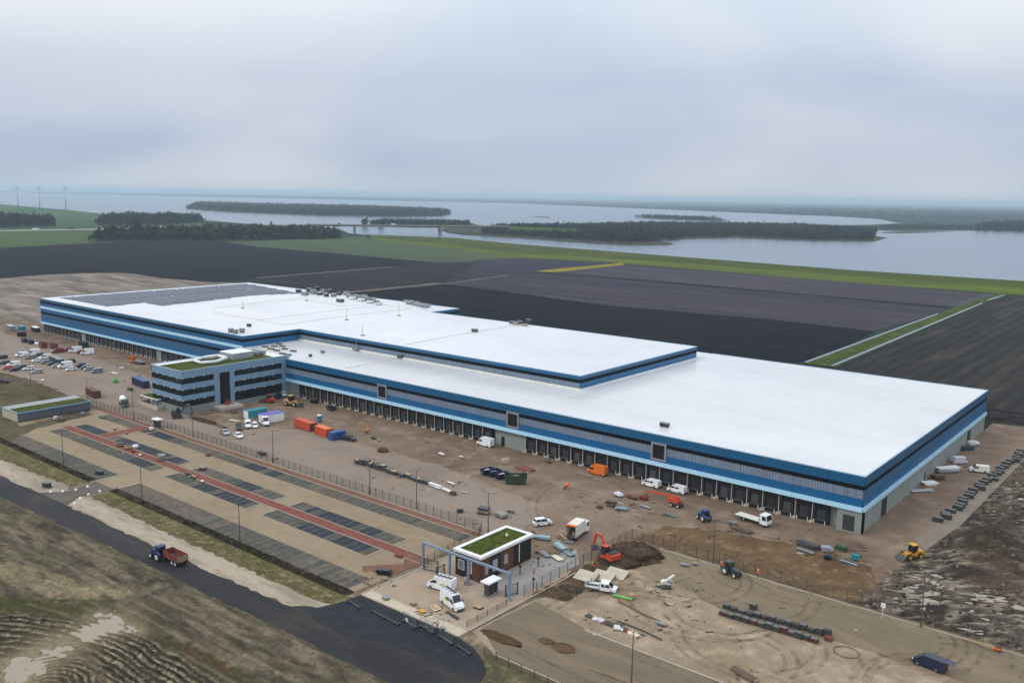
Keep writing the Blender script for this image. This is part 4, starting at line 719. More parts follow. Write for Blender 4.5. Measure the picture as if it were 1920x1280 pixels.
# roof fittings that belong to the building
seam = mat('roof_walkway', S(206, 206, 204), .8, var=.1)
for pts, z in (([(400, 586), (470, 597), (535, 609), (580, 602), (650, 592), (772, 579)], 18.25), ([(482, 600), (600, 585), (722, 571)], 18.25), ([(470, 567), (560, 559), (640, 574)], 18.25), ([(400, 577), (470, 570), (560, 563)], 18.25), ([(760, 646), (860, 627), (960, 611)], 18.25), ([(648, 690), (700, 681), (752, 669)], 13.71), ([(640, 574), (700, 569), (775, 579)], 18.25)):
    mb = MB()
    for a, b in zip(pts, pts[1:]): mb.bar((*g2(*a, z), z+.06), (*g2(*b, z), z+.04), .45, .06)
    part(wh, 'roof_walkway', mb, seam)
for k in range(1, 25):      # membrane laps, drawn as low welds
    x = X2+k*9.8; part(wh, 'membrane_lap', MB().b2(x-.06, x+.06, .4, 31 if x < -100 else 123.5, 13.70, 13.712), mat('membrane_lap', (.66, .67, .69, 1), .6))
for k in range(1, 18):
    x = X3+k*19; part(wh, 'membrane_lap', MB().b2(x-.06, x+.06, 3.6 if x < X2 else 31.6, 130 if x < X2 else 109.8, 18.24, 18.252), MATS['membrane_lap'])
# things standing on the roofs
def roof_unit(px, py, z, s, mm, lab, legs=True, name='roof_unit', cat='roof unit', grp='units on the warehouse roof'):
    q = g2(px, py, z); t = thing(name, lab, cat, (q[0], q[1], z), random.uniform(-.1, .1), grp)
    b0 = .35 if legs else 0
    part(t, 'housing', MB().b2(-s[0]/2, s[0]/2, -s[1]/2, s[1]/2, b0, b0+s[2]), mm); part(t, 'lid', MB().b2(-s[0]/2-.08, s[0]/2+.08, -s[1]/2-.08, s[1]/2+.08, b0+s[2], b0+s[2]+.1), M['steel'])
    if legs:
        for sx in (-1, 1): part(t, 'skid', MB().b2(sx*s[0]*.35-.1, sx*s[0]*.35+.1, -s[1]/2, s[1]/2, 0, b0), M['darksteel'])
Z1, Z2 = 13.70, 18.24
roof_unit(1246, 800, Z1, (2.4, 1.4, .8), M['black'], 'black box standing alone on the lower roof above the third framed window')
for k, (px, py) in enumerate(((433, 623), (442, 625), (454, 623))): roof_unit(px, py, Z2, (1.6, 1.6, 1.2), M['grey'], ('leftmost', 'middle', 'rightmost')[k]+' of three grey vents at the corner of the upper roof')
roof_unit(467, 612, Z2, (1.8, 1.2, .8), M['black'], 'small black unit behind the three grey corner vents')
roof_unit(890, 622, Z2, (2.4, 1.6, .9), M['darkgrey'], 'dark unit beside the walkway on the upper roof')
roof_unit(638, 566, Z2, (4, 2.4, 1.2), M['darkgrey'], 'dark air handler in front of the rear roof plant')
roof_unit(605, 661, Z1, (1.6, 1.0, .5), M['grey'], 'low grey hatch on the lower roof right of the pallets'); roof_unit(582, 668, Z1, (1, 1, .5), M['darkgrey'], 'small dark hatch near the lower roof edge'); roof_unit(751, 671, Z1, (2.2, 1.5, 1.0), M['darkgrey'], 'dark unit at the end of the lower roof walkway'); roof_unit(667, 657, Z1, (3, 1.2, .5), M['grey'], 'flat grey unit under the upper wall')
rp = random.Random(5)
for k, (px, py) in enumerate(((580, 548), (588, 551), (594, 546), (600, 553), (606, 549), (612, 556), (618, 550), (626, 556), (636, 553), (560, 548), (572, 553))): roof_unit(px, py, Z2, (rp.uniform(1.5, 3.5), rp.uniform(1.5, 3), rp.uniform(1, 2.2)), (M['darkgrey'], M['grey'], M['black'])[k % 3], ORD[k]+' unit from the left in the rear roof plant cluster')
for k in range(12): roof_unit(650+k*5.5, 553+k*1.1+(k % 3)*3, Z2, (3.2, 2.2, rp.uniform(.6, 1.6)), (M['silver'], M['grey'], M['white'])[k % 3], ORD[k]+' silver unit from the left along the rear roof edge')
for k in range(9): roof_unit(762+k*5, 566+k*1.1+(k % 2)*3, Z2, (3, 1.6, rp.uniform(.5, 1.3)), (M['silver'], M['steel'])[k % 2], ORD[k]+' steel unit from the left before the rear roof step')
for k, (px, py) in enumerate(((960, 607), (967, 609), (975, 608), (984, 611), (991, 606))): roof_unit(px, py, Z2, (2.6, 1.0, rp.uniform(.5, 1.5)), (M['darkgrey'], M['wood'])[k % 2], ORD[k]+' item from the left in the pile on the back edge of the upper roof')
for k, (px, py, hh) in enumerate(((650, 600, 6), (748, 592, 6), (455, 578, 4), (575, 564, 4), (680, 629, 5), (668, 657, 5))):
    z = Z1 if k == 5 else Z2; q = g2(px, py, z); t = thing('lightning_mast', ('mast at the middle of the upper roof', 'mast right of the middle on the upper roof', 'short mast on the left of the upper roof', 'short mast near the rear roof plant', 'mast at the front edge of the upper roof', 'mast on the lower roof below the upper wall')[k], 'mast', (q[0], q[1], z), 0, 'lightning masts')
    part(t, 'base', MB().b2(-.9, .9, -.5, .5, 0, .35), M['concrete']); part(t, 'rod', MB().tube((0, 0, .3), (0, 0, hh), .11, .05), M['steel'])
for k, (px, py) in enumerate(((497, 651), (508, 655), (514, 650), (519, 658), (523, 646), (529, 650), (534, 655), (529, 664), (550, 659), (540, 666))):
    q = g2(px, py, Z1); t = thing('material_stack', ORD[k]+' stack of dark roofing material from the left on the lower roof by the office', 'stack', (q[0], q[1], Z1), .2, 'stacks on the lower roof'); part(t, 'pallet', MB().b2(-1.3, 1.3, -.7, .7, 0, .15), M['wood'])
    for j in range(3): part(t, 'roll', MB().tube((-1.2, -.45+j*.45, .38), (1.2, -.45+j*.45, .38), .22, n=8), M['darkgrey'])
def solar():
    t = thing('solar_array', 'dark field of solar panels on the left end of the upper roof', 'solar panels', (-390, 68, Z2)); poly = [(-422, 11), (-370.4, 9.3), (-371.5, 30.7), (-354.8, 32), (-356, 47), (-362.7, 91), (-354.3, 116), (-420.9, 126)]
    pm = mat('solar_cells', S(48, 62, 88, .9), .35, .1, .12, .2); cache = {}; y = 12.0; k = 0; r = random.Random(9)
    while y < 125:
        xs = []
        for i in range(8):
            (xa, ya), (xb, yb) = poly[i], poly[(i+1) % 8]
            if (ya > y) != (yb > y): xs.append(xa+(xb-xa)*(y-ya)/(yb-ya))
        xs.sort(); x0, x1 = xs[0], xs[-1]; n = int((x1-x0)/1.75); skip = {r.randint(0, max(1, n-1)) for _ in range(r.randint(0, 2))}
        mb = MB()
        run = 0
        for i in range(n+1):
            if i == n or i in skip or i % 17 == 16:
                if i > run:
                    a, b = x0+run*1.75+.05, x0+i*1.75-.05
                    mb.add([(a, -.95, .12), (b, -.95, .12), (b, -.03, .36), (a, -.03, .36), (a, .03, .36), (b, .03, .36), (b, .95, .12), (a, .95, .12)], [(0, 1, 2, 3), (4, 5, 6, 7)])
                run = i+1
        o = part(t, 'solar_row', mb, pm); o.location = (390, y-68, 0); y += 2.0; k += 1
solar()
# ------------------------------------------------------------------ office
of = thing('office_building', 'three-storey blue-grey office with dark ribbon windows and green roof beside the docks', 'office', (-222, -21.5, 0))
def ob(name, mb, m, par=None): o = part(par or of, name, mb, m); o.location = (222, 21.5, 0) if par is None else (0, 0, 0); return o
OX0, OX1, OY0, OY1, OH = -232.0, -212.5, -43.0, 1.5, 14.95
ob('core', MB().b2(OX0+.5, OX1-.5, OY0+.5, OY1, -.1, OH-.6), M['pane'])
ob('plinth', MB().b2(OX0, OX1-.05, OY0+.05, -28.4, -.1, 2.4).b2(OX0, OX1-.05, -22.2, OY1, -.1, 1.3), M['officebase'])
lev = [(12.4, OH), (8.45, 10.36), (4.7, 6.35)]
for z0, z1 in lev:
    n = 9; w = (OX1-OX0)/n
    for i in range(n): ob('facade_panel', MB().b2(OX0+w*i+.02, OX0+w*(i+1)-.02, OY0, OY0+.5, z0, z1), M['office'])
    for a, b, n in ((OY0+.5, -30.4, 4), (-22.4, -1.0, 6)):
        w = (b-a)/n
        for i in range(n): ob('facade_panel', MB().b2(OX1-.5, OX1, a+w*i+.02, a+w*(i+1)-.02, z0, z1), M['office'])
for a, b in ((-30.4, -28.3), (-24.1, -22.4), (-1.9, 1.4)): ob('pier', MB().b2(OX1-.5, OX1+.02, a, b, 0.1, OH), M['office'])
ob('facade_panel', MB().b2(OX1-.5, OX1, -28.3, -24.1, 12.4, OH), M['office'])
for z0, z1 in ((10.36, 12.4), (6.35, 8.45), (2.4, 4.7)):
    n = 9; w = (OX1-OX0)/n
    for i in range(n):
        f = ob('window', MB().b2(OX0+w*i, OX0+w*i+.07, OY0+.28, OY0+.5, z0, z1), M['black']); ob('pane', MB().b2(OX0+w*i+.1, OX0+w*(i+1)-.02, OY0+.34, OY0+.42, z0+.03, z1-.03), M['pane'], f)
        if i % 2 == 0: ob('bracket', MB().b2(OX0+w*i-.18, OX0+w*i+.18, OY0-.25, OY0+.0, z1-.1, z1+.12), M['white'])
    for a, b, n in ((OY0+.5, -30.4, 6), (-22.4, -1.9, 10)):
        w = (b-a)/n
        for i in range(n):
            f = ob('window', MB().b2(OX1-.5, OX1-.28, a+w*i, a+w*i+.07, z0, z1), M['black']); ob('pane', MB().b2(OX1-.42, OX1-.34, a+w*i+.1, a+w*(i+1)-.02, z0+.03, z1-.03), M['pane'], f)
            if i % 2 == 0: ob('bracket', MB().b2(OX1, OX1+.25, a+w*i-.18, a+w*i+.18, z1-.1, z1+.12), M['white'])
ob('entrance_glazing', MB().b2(OX1-.9, OX1-.8, -28.3, -24.1, 0, 12.4), M['pane'])
for z in (3, 6, 9): ob('transom', MB().b2(OX1-.8, OX1-.72, -28.3, -24.1, z, z+.12), M['darksteel'])
ob('roof', MB().b2(OX0+.5, OX1-.5, OY0+.5, OY1, OH-.65, OH-.5), M['white']); ob('green_roof', MB().b2(OX0+3.5, OX1-.5, OY0+.5, -4, OH-.5, OH-.25), M['sedum'])
ob('parapet', MB().b2(OX0, OX0+.5, OY0, OY1, 12.4, OH), M['office']); ob('parapet_cap', MB().b2(OX0+.5, OX0+3.0, OY0+.5, OY1, OH-.5, OH-.1), M['white'])
for a in ((OX0, OX1+.05, OY0-.05, OY0+.35), (OX1-.35, OX1+.05, OY0+.35, OY1), (OX0-.05, OX0+.35, OY0+.35, OY1)): ob('coping', MB().b2(a[0], a[1], a[2], a[3], OH, OH+.1), cop)
t = thing('duct_loop', 'loop of fat silver ducts on the green office roof', 'duct', (-223, -25, OH-.2)); ring = [(-3, -5, .7), (3.5, -6, .7), (5, -1, .7), (4, 4, 1.2), (-2.5, 4.5, 1.2), (-4.2, 0, .9), (-3, -5, .7)]
for a, b in zip(ring, ring[1:]): part(t, 'duct', MB().tube(a, b, .55, n=10), M['white'], True)
for x, y, z in ring[:6]: part(t, 'support', MB().b2(x-.15, x+.15, y-.15, y+.15, -.1, z), M['steel'])
t = thing('plant_screen', 'pale box of roof plant behind the duct loop on the office roof', 'roof plant', (-224, -13.5, OH-.4))
part(t, 'screen', MB().b2(-4.2, 4.2, -4.4, 4.4, 0, 2.3), M['silver']); part(t, 'lid', MB().b2(-4.3, 4.3, -4.5, 4.5, 2.3, 2.4), M['white'])
for k, yy in enumerate((-7.2, -4.6)):
    t = thing('air_handler', ('nearer', 'farther')[k]+' flat grey air handler behind the plant screen on the office roof', 'air handler', (-224.5, yy+1, OH-.3)); part(t, 'housing', MB().b2(-3.6, 3.6, -.8, .8, .3, 1.4), M['grey']); part(t, 'skid', MB().b2(-3.2, 3.2, -.6, .6, 0, .3), M['darksteel'])
# low entrance steps / terrace wall in front of the office
t = thing('terrace_wall', 'low pale concrete terrace in front of the office entrance', 'wall', (-210, -24, 0)); part(t, 'slab', MB().b2(-2.4, 3.2, -7.5, 1.5, 0, 1.1), M['paleconcrete']); part(t, 'step', MB().b2(3.2, 4.0, -6, 0, 0, .55), M['concrete'])
# ------------------------------------------------------------------ small buildings
def green_roof_hut(t, x0, x1, y0, y1, h, edge, rimm):
    part(t, 'roof', MB().b2(x0-.3, x1+.3, y0-.3, y1+.3, h-.35, h), rimm)
    for a in ((x0-.35, x1+.35, y0-.35, y0+edge), (x0-.35, x1+.35, y1-edge, y1+.35), (x0-.35, x0+edge, y0+edge, y1-edge), (x1-edge, x1+.35, y0+edge, y1-edge)): part(t, 'parapet', MB().b2(*a, h, h+.22), rimm)
    part(t, 'green_roof', MB().b2(x0+edge, x1-edge, y0+edge, y1-edge, h, h+.13), M['sedum'])
gh = thing('gatehouse', 'black gatehouse with white roof rim and green roof at the site entrance', 'gatehouse', (-51.7, -68.4, 0))
gx0, gx1, gy0, gy1, ghh = -3.4, 3.4, -8.0, 8.0, 5.2
part(gh, 'wall', MB().b2(gx0, gx1, gy0, gy1, 0, ghh-.35), M['blackclad']); green_roof_hut(gh, gx0, gx1, gy0, gy1, ghh, .55, M['white'])
for k in range(26): part(gh, 'wall_slat', MB().b2(gx1, gx1+.04, 2.2+k*.22, 2.36+k*.22, .1, ghh-.5), M['blackclad'])
part(gh, 'timber_panel', MB().b2(gx1, gx1+.07, -2.0, 2.0, .2, ghh-.6), M['brown']); part(gh, 'timber_panel', MB().b2(gx1, gx1+.07, -7.9, -5.6, .2, ghh-.6), M['brown']); part(gh, 'timber_panel', MB().b2(1.2, gx1, gy0-.07, gy0, .2, ghh-.6), M['brown'])
for (a, b, z0, z1, f) in ((-1.0, .2, 1.5, 3.6, 'e'), (-4.6, -3.0, 1.2, 3.6, 'e'), (-6.9, -5.9, 1.2, 3.4, 'e'), (-2.6, -.9, 1.4, 3.4, 's'), (.2, 1.1, 1.2, 3.6, 's')):
    if f == 'e': w = part(gh, 'window', MB().b2(gx1+.05, gx1+.12, a, b, z0, z1), M['steel']); part(w, 'pane', MB().b2(gx1+.12, gx1+.14, a+.1, b-.1, z0+.1, z1-.1), M['silver'])
    else: w = part(gh, 'window', MB().b2(a, b, gy0-.12, gy0-.03, z0, z1), M['offwhite']); part(w, 'pane', MB().b2(a+.15, b-.15, gy0-.14, gy0-.12, z0+.15, z1-.15), M['grey'])
part(gh, 'light_strip', MB().b2(gx1+.04, gx1+.15, 3.8, 3.98, .6, 4.4), M['white']); part(gh, 'vent', MB().lump((0, 4.0, ghh+.1), (.3, .3, .6)), M['offwhite']); part(gh, 'vent', MB().b2(1.3, 1.7, -.4, 0, ghh+.1, ghh+.6), M['darkgrey'])
bs = thing('bicycle_shelter', 'long low grey shelter with a strip of green roof left of the car park', 'shelter', (-248, -72, 0))
part(bs, 'back_wall', MB().b2(-6, -5.8, -12, 12, 0, 2.9), M['office']); part(bs, 'side_wall', MB().b2(-5.8, 5.8, -12, -11.8, 0, 2.9), M['paleconcrete']); part(bs, 'side_wall', MB().b2(-5.8, 5.8, 11.8, 12, 0, 2.9), M['office'])
part(bs, 'roof', MB().b2(-6.2, 6.2, -12.2, 12.2, 2.9, 3.15), M['steel']); part(bs, 'green_roof', MB().b2(-.5, 5.6, -11.6, 11.6, 3.15, 3.3), M['sedum']); part(bs, 'fascia', MB().b2(6.2, 6.3, -12.2, 12.2, 2.7, 3.2), M['office'])
for k in range(14): part(bs, 'post', MB().b2(5.7, 5.85, -11.9+k*1.82, -11.75+k*1.82, 0, 2.9), M['steel'])
for k in range(13): part(bs, 'screen_panel', MB().b2(5.85, 5.92, -11.7+k*1.82, -10.0+k*1.82, .25, 2.7), mat('grey_screen', S(96, 108, 122), .5, .2, .15, .6))
pv = thing('smoking_pavilion', 'small open pavilion with green roof over a pale wall beside the office', 'pavilion', (-231, -43, 0), 0)
part(pv, 'low_wall', MB().b2(-6.5, 7, -2.6, -2.2, 0, 1.4).b2(6.6, 7, -2.2, 2, 0, 1.4).b2(-6.5, -6.1, -2.2, 2, 0, 1.4), M['paleconcrete']); part(pv, 'paving', MB().b2(-6, 6.5, -2.2, 3, 0, .1), M['concrete'])
part(pv, 'roof', MB().b2(-7, 4.5, -1.2, 4.2, 3.0, 3.25), M['white']); part(pv, 'green_roof', MB().b2(-6.4, 3.9, -.8, 3.8, 3.25, 3.4), M['sedum'])
for x, y in ((-6.6, -.8), (4.1, -.8), (-6.6, 3.8), (4.1, 3.8), (-1.2, -.8)): part(pv, 'post', MB().b2(x-.1, x+.1, y-.1, y+.1, 0, 3.0), M['darksteel'])
def turnstile(loc, rz, lab):
    t = thing('turnstile_kiosk', lab, 'turnstile', loc, rz, 'turnstile kiosks'); part(t, 'canopy', MB().b2(-1.9, 1.9, -1.1, 1.1, 2.7, 2.95), M['white']); part(t, 'base', MB().b2(-1.6, 1.6, -.9, .9, 0, .1), M['concrete'])
    for x in (-1.2, 0, 1.2): part(t, 'column', MB().b2(x-.22, x+.22, -.5, .5, .1, 2.7), M['darksteel'])
    for x in (-.6, .6):
        part(t, 'rotor', MB().tube((x, 0, .1), (x, 0, 2.5), .07), M['steel'])
        for k in range(5): part(t, 'arm', MB().tube((x-.36, 0, .5+k*.4), (x+.36, 0, .5+k*.4), .03), M['steel'])
turnstile((-203.2, -57.3, 0), 0, 'turnstile kiosk with white canopy by the car park fence near the office')
turnstile((-43.6, -78.8, 0), PI/2, 'turnstile kiosk with pale canopy in front of the black gatehouse')
ga = thing('gate_portal', 'tall blue-grey steel portal frame spanning the entrance before the gatehouse', 'portal frame', (-50.8, -78.4, 0))
part(ga, 'beam', MB().b2(-11.6, 11.6, -.18, .18, 5.0, 5.4), M['bluesteel'])
for x in (-11.4, -4.0, 1.0, 11.4): part(ga, 'post', MB().b2(x-.2, x+.2, -.2, .2, 0, 5.0), M['bluesteel']); part(ga, 'base_plate', MB().b2(x-.5, x+.5, -.5, .5, 0, .12), M['concrete'])
def bar_gate(loc, rz, ln, lab, h=1.9):
    t = thing('sliding_gate', lab, 'gate', loc, rz, 'sliding gates'); part(t, 'rail', MB().b2(-ln/2, ln/2, -.06, .06, .1, .26), M['darksteel']); part(t, 'rail', MB().b2(-ln/2, ln/2, -.06, .06, h-.1, h), M['darksteel'])
    for k in range(int(ln/.35)+1): part(t, 'bar', MB().b2(-ln/2+k*.35-.025, -ln/2+k*.35+.025, -.025, .025, .26, h-.1), M['darksteel'])
    for s in (-1, 1): part(t, 'guide_post', MB().b2(s*ln/2-.1, s*ln/2+.1, -.1, .1, 0, h+.2), M['darksteel'])
bar_gate((-59.5, -78.9, 0), .25, 3.2, 'dark barred gate leaf at the left end of the portal frame', 2.4); bar_gate((-40.3, -76.6, 0), 1.2, 2.6, 'dark barred gate leaf at the right end of the portal frame', 2.2)
bar_gate((-56.3, -79.5, 0), PI/2, 2.2, 'short dark barrier standing left of the gatehouse corner', 2.2)
# ------------------------------------------------------------------ fences and lamps
FC = {}
def fence(pts, lab, h=2.0, pitch=2.5, name='wire_fence', m=None):
    m = m or M['darkgrey_f']; t = thing(name, lab, 'fence', (pts[0][0], pts[0][1], 0)); ox, oy = pts[0]
    for (ax, ay), (bx, by) in zip(pts, pts[1:]):
        L_ = math.hypot(bx-ax, by-ay); n = max(1, round(L_/pitch)); w = L_/n; rz = math.atan2(by-ay, bx-ax); key = (round(w, 2), h, m.name)
        if key not in FC:
            mb = MB()
            for z in (.08, h*.36, h*.68, h-.05): mb.b2(.05, w-.05, -.012, .012, z-.014, z+.014)
            k = int(w/.22)
            for i in range(1, k): mb.b2(w*i/k-.008, w*i/k+.008, -.008, .008, .05, h)
            FC[key] = (MB().b2(-.045, .045, -.045, .045, -.05, h+.1).mesh('post', m), mb.mesh('mesh_panel', m))
        for i in range(n):
            x, y = ax+(bx-ax)*i/n-ox, ay+(by-ay)*i/n-oy
            link('post', FC[key][0], t, (x, y, 0), rz); link('mesh_panel', FC[key][1], t, (x, y, 0), rz)
        link('post', FC[key][0], t, (bx-ox, by-oy, 0), rz)
M['darkgrey_f'] = mat('fence_coating', (.028, .03, .03, 1), .6)
fence([(-256, -57.5), (-207, -56), (-66, -56)], 'long dark wire fence between the car park and the yard', 2.3)
fence([(-38.3, -91.5), (-38.3, -80.5)], 'low dark fence along the right side of the gate apron', 1.1)
fence([(-38.2, -75.5), (-38.2, -50), (-38.2, -36.6), (20, -36.6), (46, -36.6), (80, -36.6)], 'dark wire fence from the gatehouse lane along the lower edge of the yard', 2.2, 2.7)
fence([(-29.5, -97), (-8, -97.6), (6, -98.5)], 'dark wire fence at the bottom beside the lower yard', 1.5, 2.7)
fence([(-66, -56), (-64.5, -58.5), (-62.3, -77)], 'short dark fence linking the long fence with the portal frame', 2.0, 2.2)
fence([(-30.6, -71.5), (-30.8, -61)], 'green wire fence behind the white pickup', 1.9, 2.6, m=M['darkgreen'])
fence([(-37.5, -72.5), (-30.6, -71.5)], 'short green wire fence left of the white pickup', 1.9, 2.6, m=M['darkgreen'])
# loose site barriers lying and standing on the fresh tarmac
def barrier(px, py, rz, lab, up=True, ln=3.4):
    q = g2(px, py); t = thing('site_barrier', lab, 'barrier', (q[0], q[1], 0), rz, 'site barriers on the tarmac')
    if up:
        part(t, 'frame', MB().b2(-ln/2, ln/2, -.03, .03, 1.9, 1.96).b2(-ln/2, ln/2, -.03, .03, .2, .26).b2(-ln/2, -ln/2+.06, -.03, .03, 0, 1.96).b2(ln/2-.06, ln/2, -.03, .03, 0, 1.96), M['steel'])
        mb = MB()
        for k in range(1, 16): mb.b2(-ln/2+ln*k/16-.008, -ln/2+ln*k/16+.008, -.01, .01, .26, 1.9)
        part(t, 'mesh_panel', mb, M['steel'])
    else: part(t, 'rail', MB().b2(-ln/2, ln/2, -.12, .12, 0, .16), M['darksteel'])
    for s in (-1, 1): part(t, 'foot', MB().b2(s*ln/2-.15, s*ln/2+.15, -.4, .4, 0, .18), M['trim'])
for k, (px, py, rz, up) in enumerate(((664, 1133, -.15, False), (709, 1151, -.1, False), (735, 1164, -.05, False), (768, 1170, -.1, True), (800, 1180, -.1, True), (836, 1200, -.15, True), (870, 1218, -.2, False), (815, 1178, .5, True))): barrier(px, py, rz, ORD[k]+' barrier from the left on the fresh tarmac before the gate apron', up)
def lamp(x, y, lab, h=9.4, arms=2, rz=0.0):
    t = thing('lamp_post', lab, 'lamp post', (x, y, 0), rz, 'lamp posts of the site')
    cpart('lamp%d' % arms, t, 'pole', lambda b: b.tube((0, 0, 0), (0, 0, h), .13, .07, 8).tube((0, 0, 0), (0, 0, 1.1), .18, .16, 8), M['lampgrey'])
    def arm(b):
        for s in ((-1, 1) if arms == 2 else (1,)): b.tube((0, 0, h-.1), (s*1.5, 0, h+.12), .05, .04)
    cpart('lamp%d' % arms, t, 'arm', arm, M['lampgrey'])
    for s in ((-1, 1) if arms == 2 else (1,)): cpart('lamp', t, 'lantern', lambda b: b.b2(-.45, .45, -.16, .16, -.08, .05), M['lampgrey'], loc=(s*1.8, 0, h+.14))
M['lampgrey'] = mat('lamp_post_grey', (.075, .08, .085, 1), .5)
for k, x in enumerate((-185.8, -143.6, -102.1)): lamp(x, -94.8, ('leftmost', 'second', 'third')[k]+' dark lamp post along the lower edge of the car park', arms=1, rz=PI/2)
for x, lab in ((-185.5, 'lamp post on the fence line below the office corner'), (-144.5, 'lamp post on the fence line below the orange containers'), (-104.1, 'lamp post on the fence line below the dark pallet rows'), (-64.5, 'lamp post just behind the gatehouse roof'), (-218.8, 'lamp post beside the white tanker'), (-250.5, 'lamp post at the end of the green-roofed shelter'), (-297, 'lamp post in front of the left car park')): lamp(x, -55.4 if x > -200 else -57, lab)
lamp(-87.9, -54.9, 'short thin lamp post between two tall ones on the fence line', 5.5, 1, PI/2)
lamp(-18.1, -37.2, 'lamp post on the yard fence by the dirt track'); lamp(23.1, -38.2, 'dark lamp post on the fence at the rubble field', 9.4, 1, PI/2); lamp(-5.6, -89.7, 'lamp post rising from the bottom edge in the lower yard')
# ------------------------------------------------------------------ vehicles
def wheel(parent, key, x, y, r, w, rimm=None):
    o = cpart('%s_wheel' % key, parent, 'wheel', lambda b: b.tube((0, -w/2, 0), (0, w/2, 0), r, n=14), M['tyre'], loc=(x, y, r))
    cpart('%s_rim' % key, o, 'rim', lambda b: b.tube((0, -w/2-.015, 0), (0, w/2+.015, 0), r*.58, n=10), rimm or M['rim']); return o
def ring_box(x, hw, z0, z1, hw2=None): hw2 = hw if hw2 is None else hw2; return [(x, -hw, z0), (x, -hw2, z1), (x, hw2, z1), (x, hw, z0)]
CARS = dict(hatch=(4.1, 1.76, 1.48, .92, (-1.95, -1.55, .55, 1.25)), estate=(4.7, 1.8, 1.48, .92, (-2.25, -1.95, .45, 1.25)), suv=(4.5, 1.86, 1.70, 1.05, (-2.1, -1.85, .5, 1.2)), saloon=(4.6, 1.8, 1.44, .92, (-1.75, -1.0, .45, 1.2)), mpv=(4.6, 1.85, 1.80, 1.0, (-2.2, -2.0, 1.0, 1.75)))
def car(kind, col, loc, rz, lab, grp='cars parked on the site', cat='car', roofcol=None):
    L_, Wd, Hh, belt, (xr, xr2, xf2, xf) = CARS[kind]; hw = Wd/2; m = M[col]; t = thing('parked_car', lab, cat, (loc[0], loc[1], 0), rz, grp); k = 'car_'+kind
    def body(b):
        h2 = L_/2; b.loft([[(-h2, -hw*.86, .32), (-h2+.02, -hw*.88, belt-.12), (-h2+.02, hw*.88, belt-.12), (-h2, hw*.86, .32)], [(-h2+.22, -hw*.97, .24), (-h2+.2, -hw*.96, belt-.02), (-h2+.2, hw*.96, belt-.02), (-h2+.22, hw*.97, .24)], ring_box(xr, hw, .22, belt, hw*.95), ring_box(0, hw, .22, belt, hw*.95), ring_box(xf, hw, .22, belt-.02, hw*.95), [(h2-.3, -hw*.95, .24), (h2-.35, -hw*.9, belt-.16), (h2-.35, hw*.9, belt-.16), (h2-.3, hw*.95, .24)], [(h2, -hw*.8, .32), (h2-.05, -hw*.78, belt-.32), (h2-.05, hw*.78, belt-.32), (h2, hw*.8, .32)]])
    cpart(k, t, 'body', body, m, False)
    cpart(k, t, 'shade_slab', lambda b: b.b2(-L_/2+.35, L_/2-.35, -hw+.12, hw-.12, .12, .27), M['trim'])  # black slab added to darken the gap between car and ground
    cpart(k, t, 'glasshouse', lambda b: b.loft([[(xr+.04, -hw*.93, belt), (xf-.04, -hw*.93, belt), (xf-.04, hw*.93, belt), (xr+.04, hw*.93, belt)], [(xr2, -hw*.76, Hh-.06), (xf2, -hw*.76, Hh-.06), (xf2, hw*.76, Hh-.06), (xr2, hw*.76, Hh-.06)]]), M['glass'])
    def roof(b):
        b.loft([[(xr2-.04, -hw*.78, Hh-.07), (xf2+.04, -hw*.78, Hh-.07), (xf2+.04, hw*.78, Hh-.07), (xr2-.04, hw*.78, Hh-.07)], [(xr2+.12, -hw*.68, Hh), (xf2-.12, -hw*.68, Hh), (xf2-.12, hw*.68, Hh), (xr2+.12, hw*.68, Hh)]])
        for s in (-1, 1):
            for a, c in ((xr, xr2), (xf, xf2), ((xr+xf)/2-.1, (xr2+xf2)/2-.1)): b.bar((a, s*hw*.93, belt-.02), (c, s*hw*.775, Hh-.05), .09, .05)
    cpart(k, t, 'roof', roof, M[roofcol] if roofcol else m)
    for sx in (-1, 1):
        for sy in (-1, 1): wheel(t, k, sx*L_*.30, sy*(hw-.10), .32, .21)
    for s in (-1, 1):
        cpart(k, t, 'headlamp', lambda b: b.b2(-.06, .06, -.18, .18, -.07, .07), M['light'], loc=(L_/2-.13, s*hw*.62, belt-.34)); cpart(k, t, 'tail_lamp', lambda b: b.b2(-.05, .05, -.14, .14, -.12, .12), M['tail'], loc=(-L_/2+.03, s*hw*.72, belt-.28))
    return t
VANS = dict(large=(5.9, 2.05, 2.65), medium=(5.2, 1.95, 2.0), small=(4.4, 1.82, 1.84))
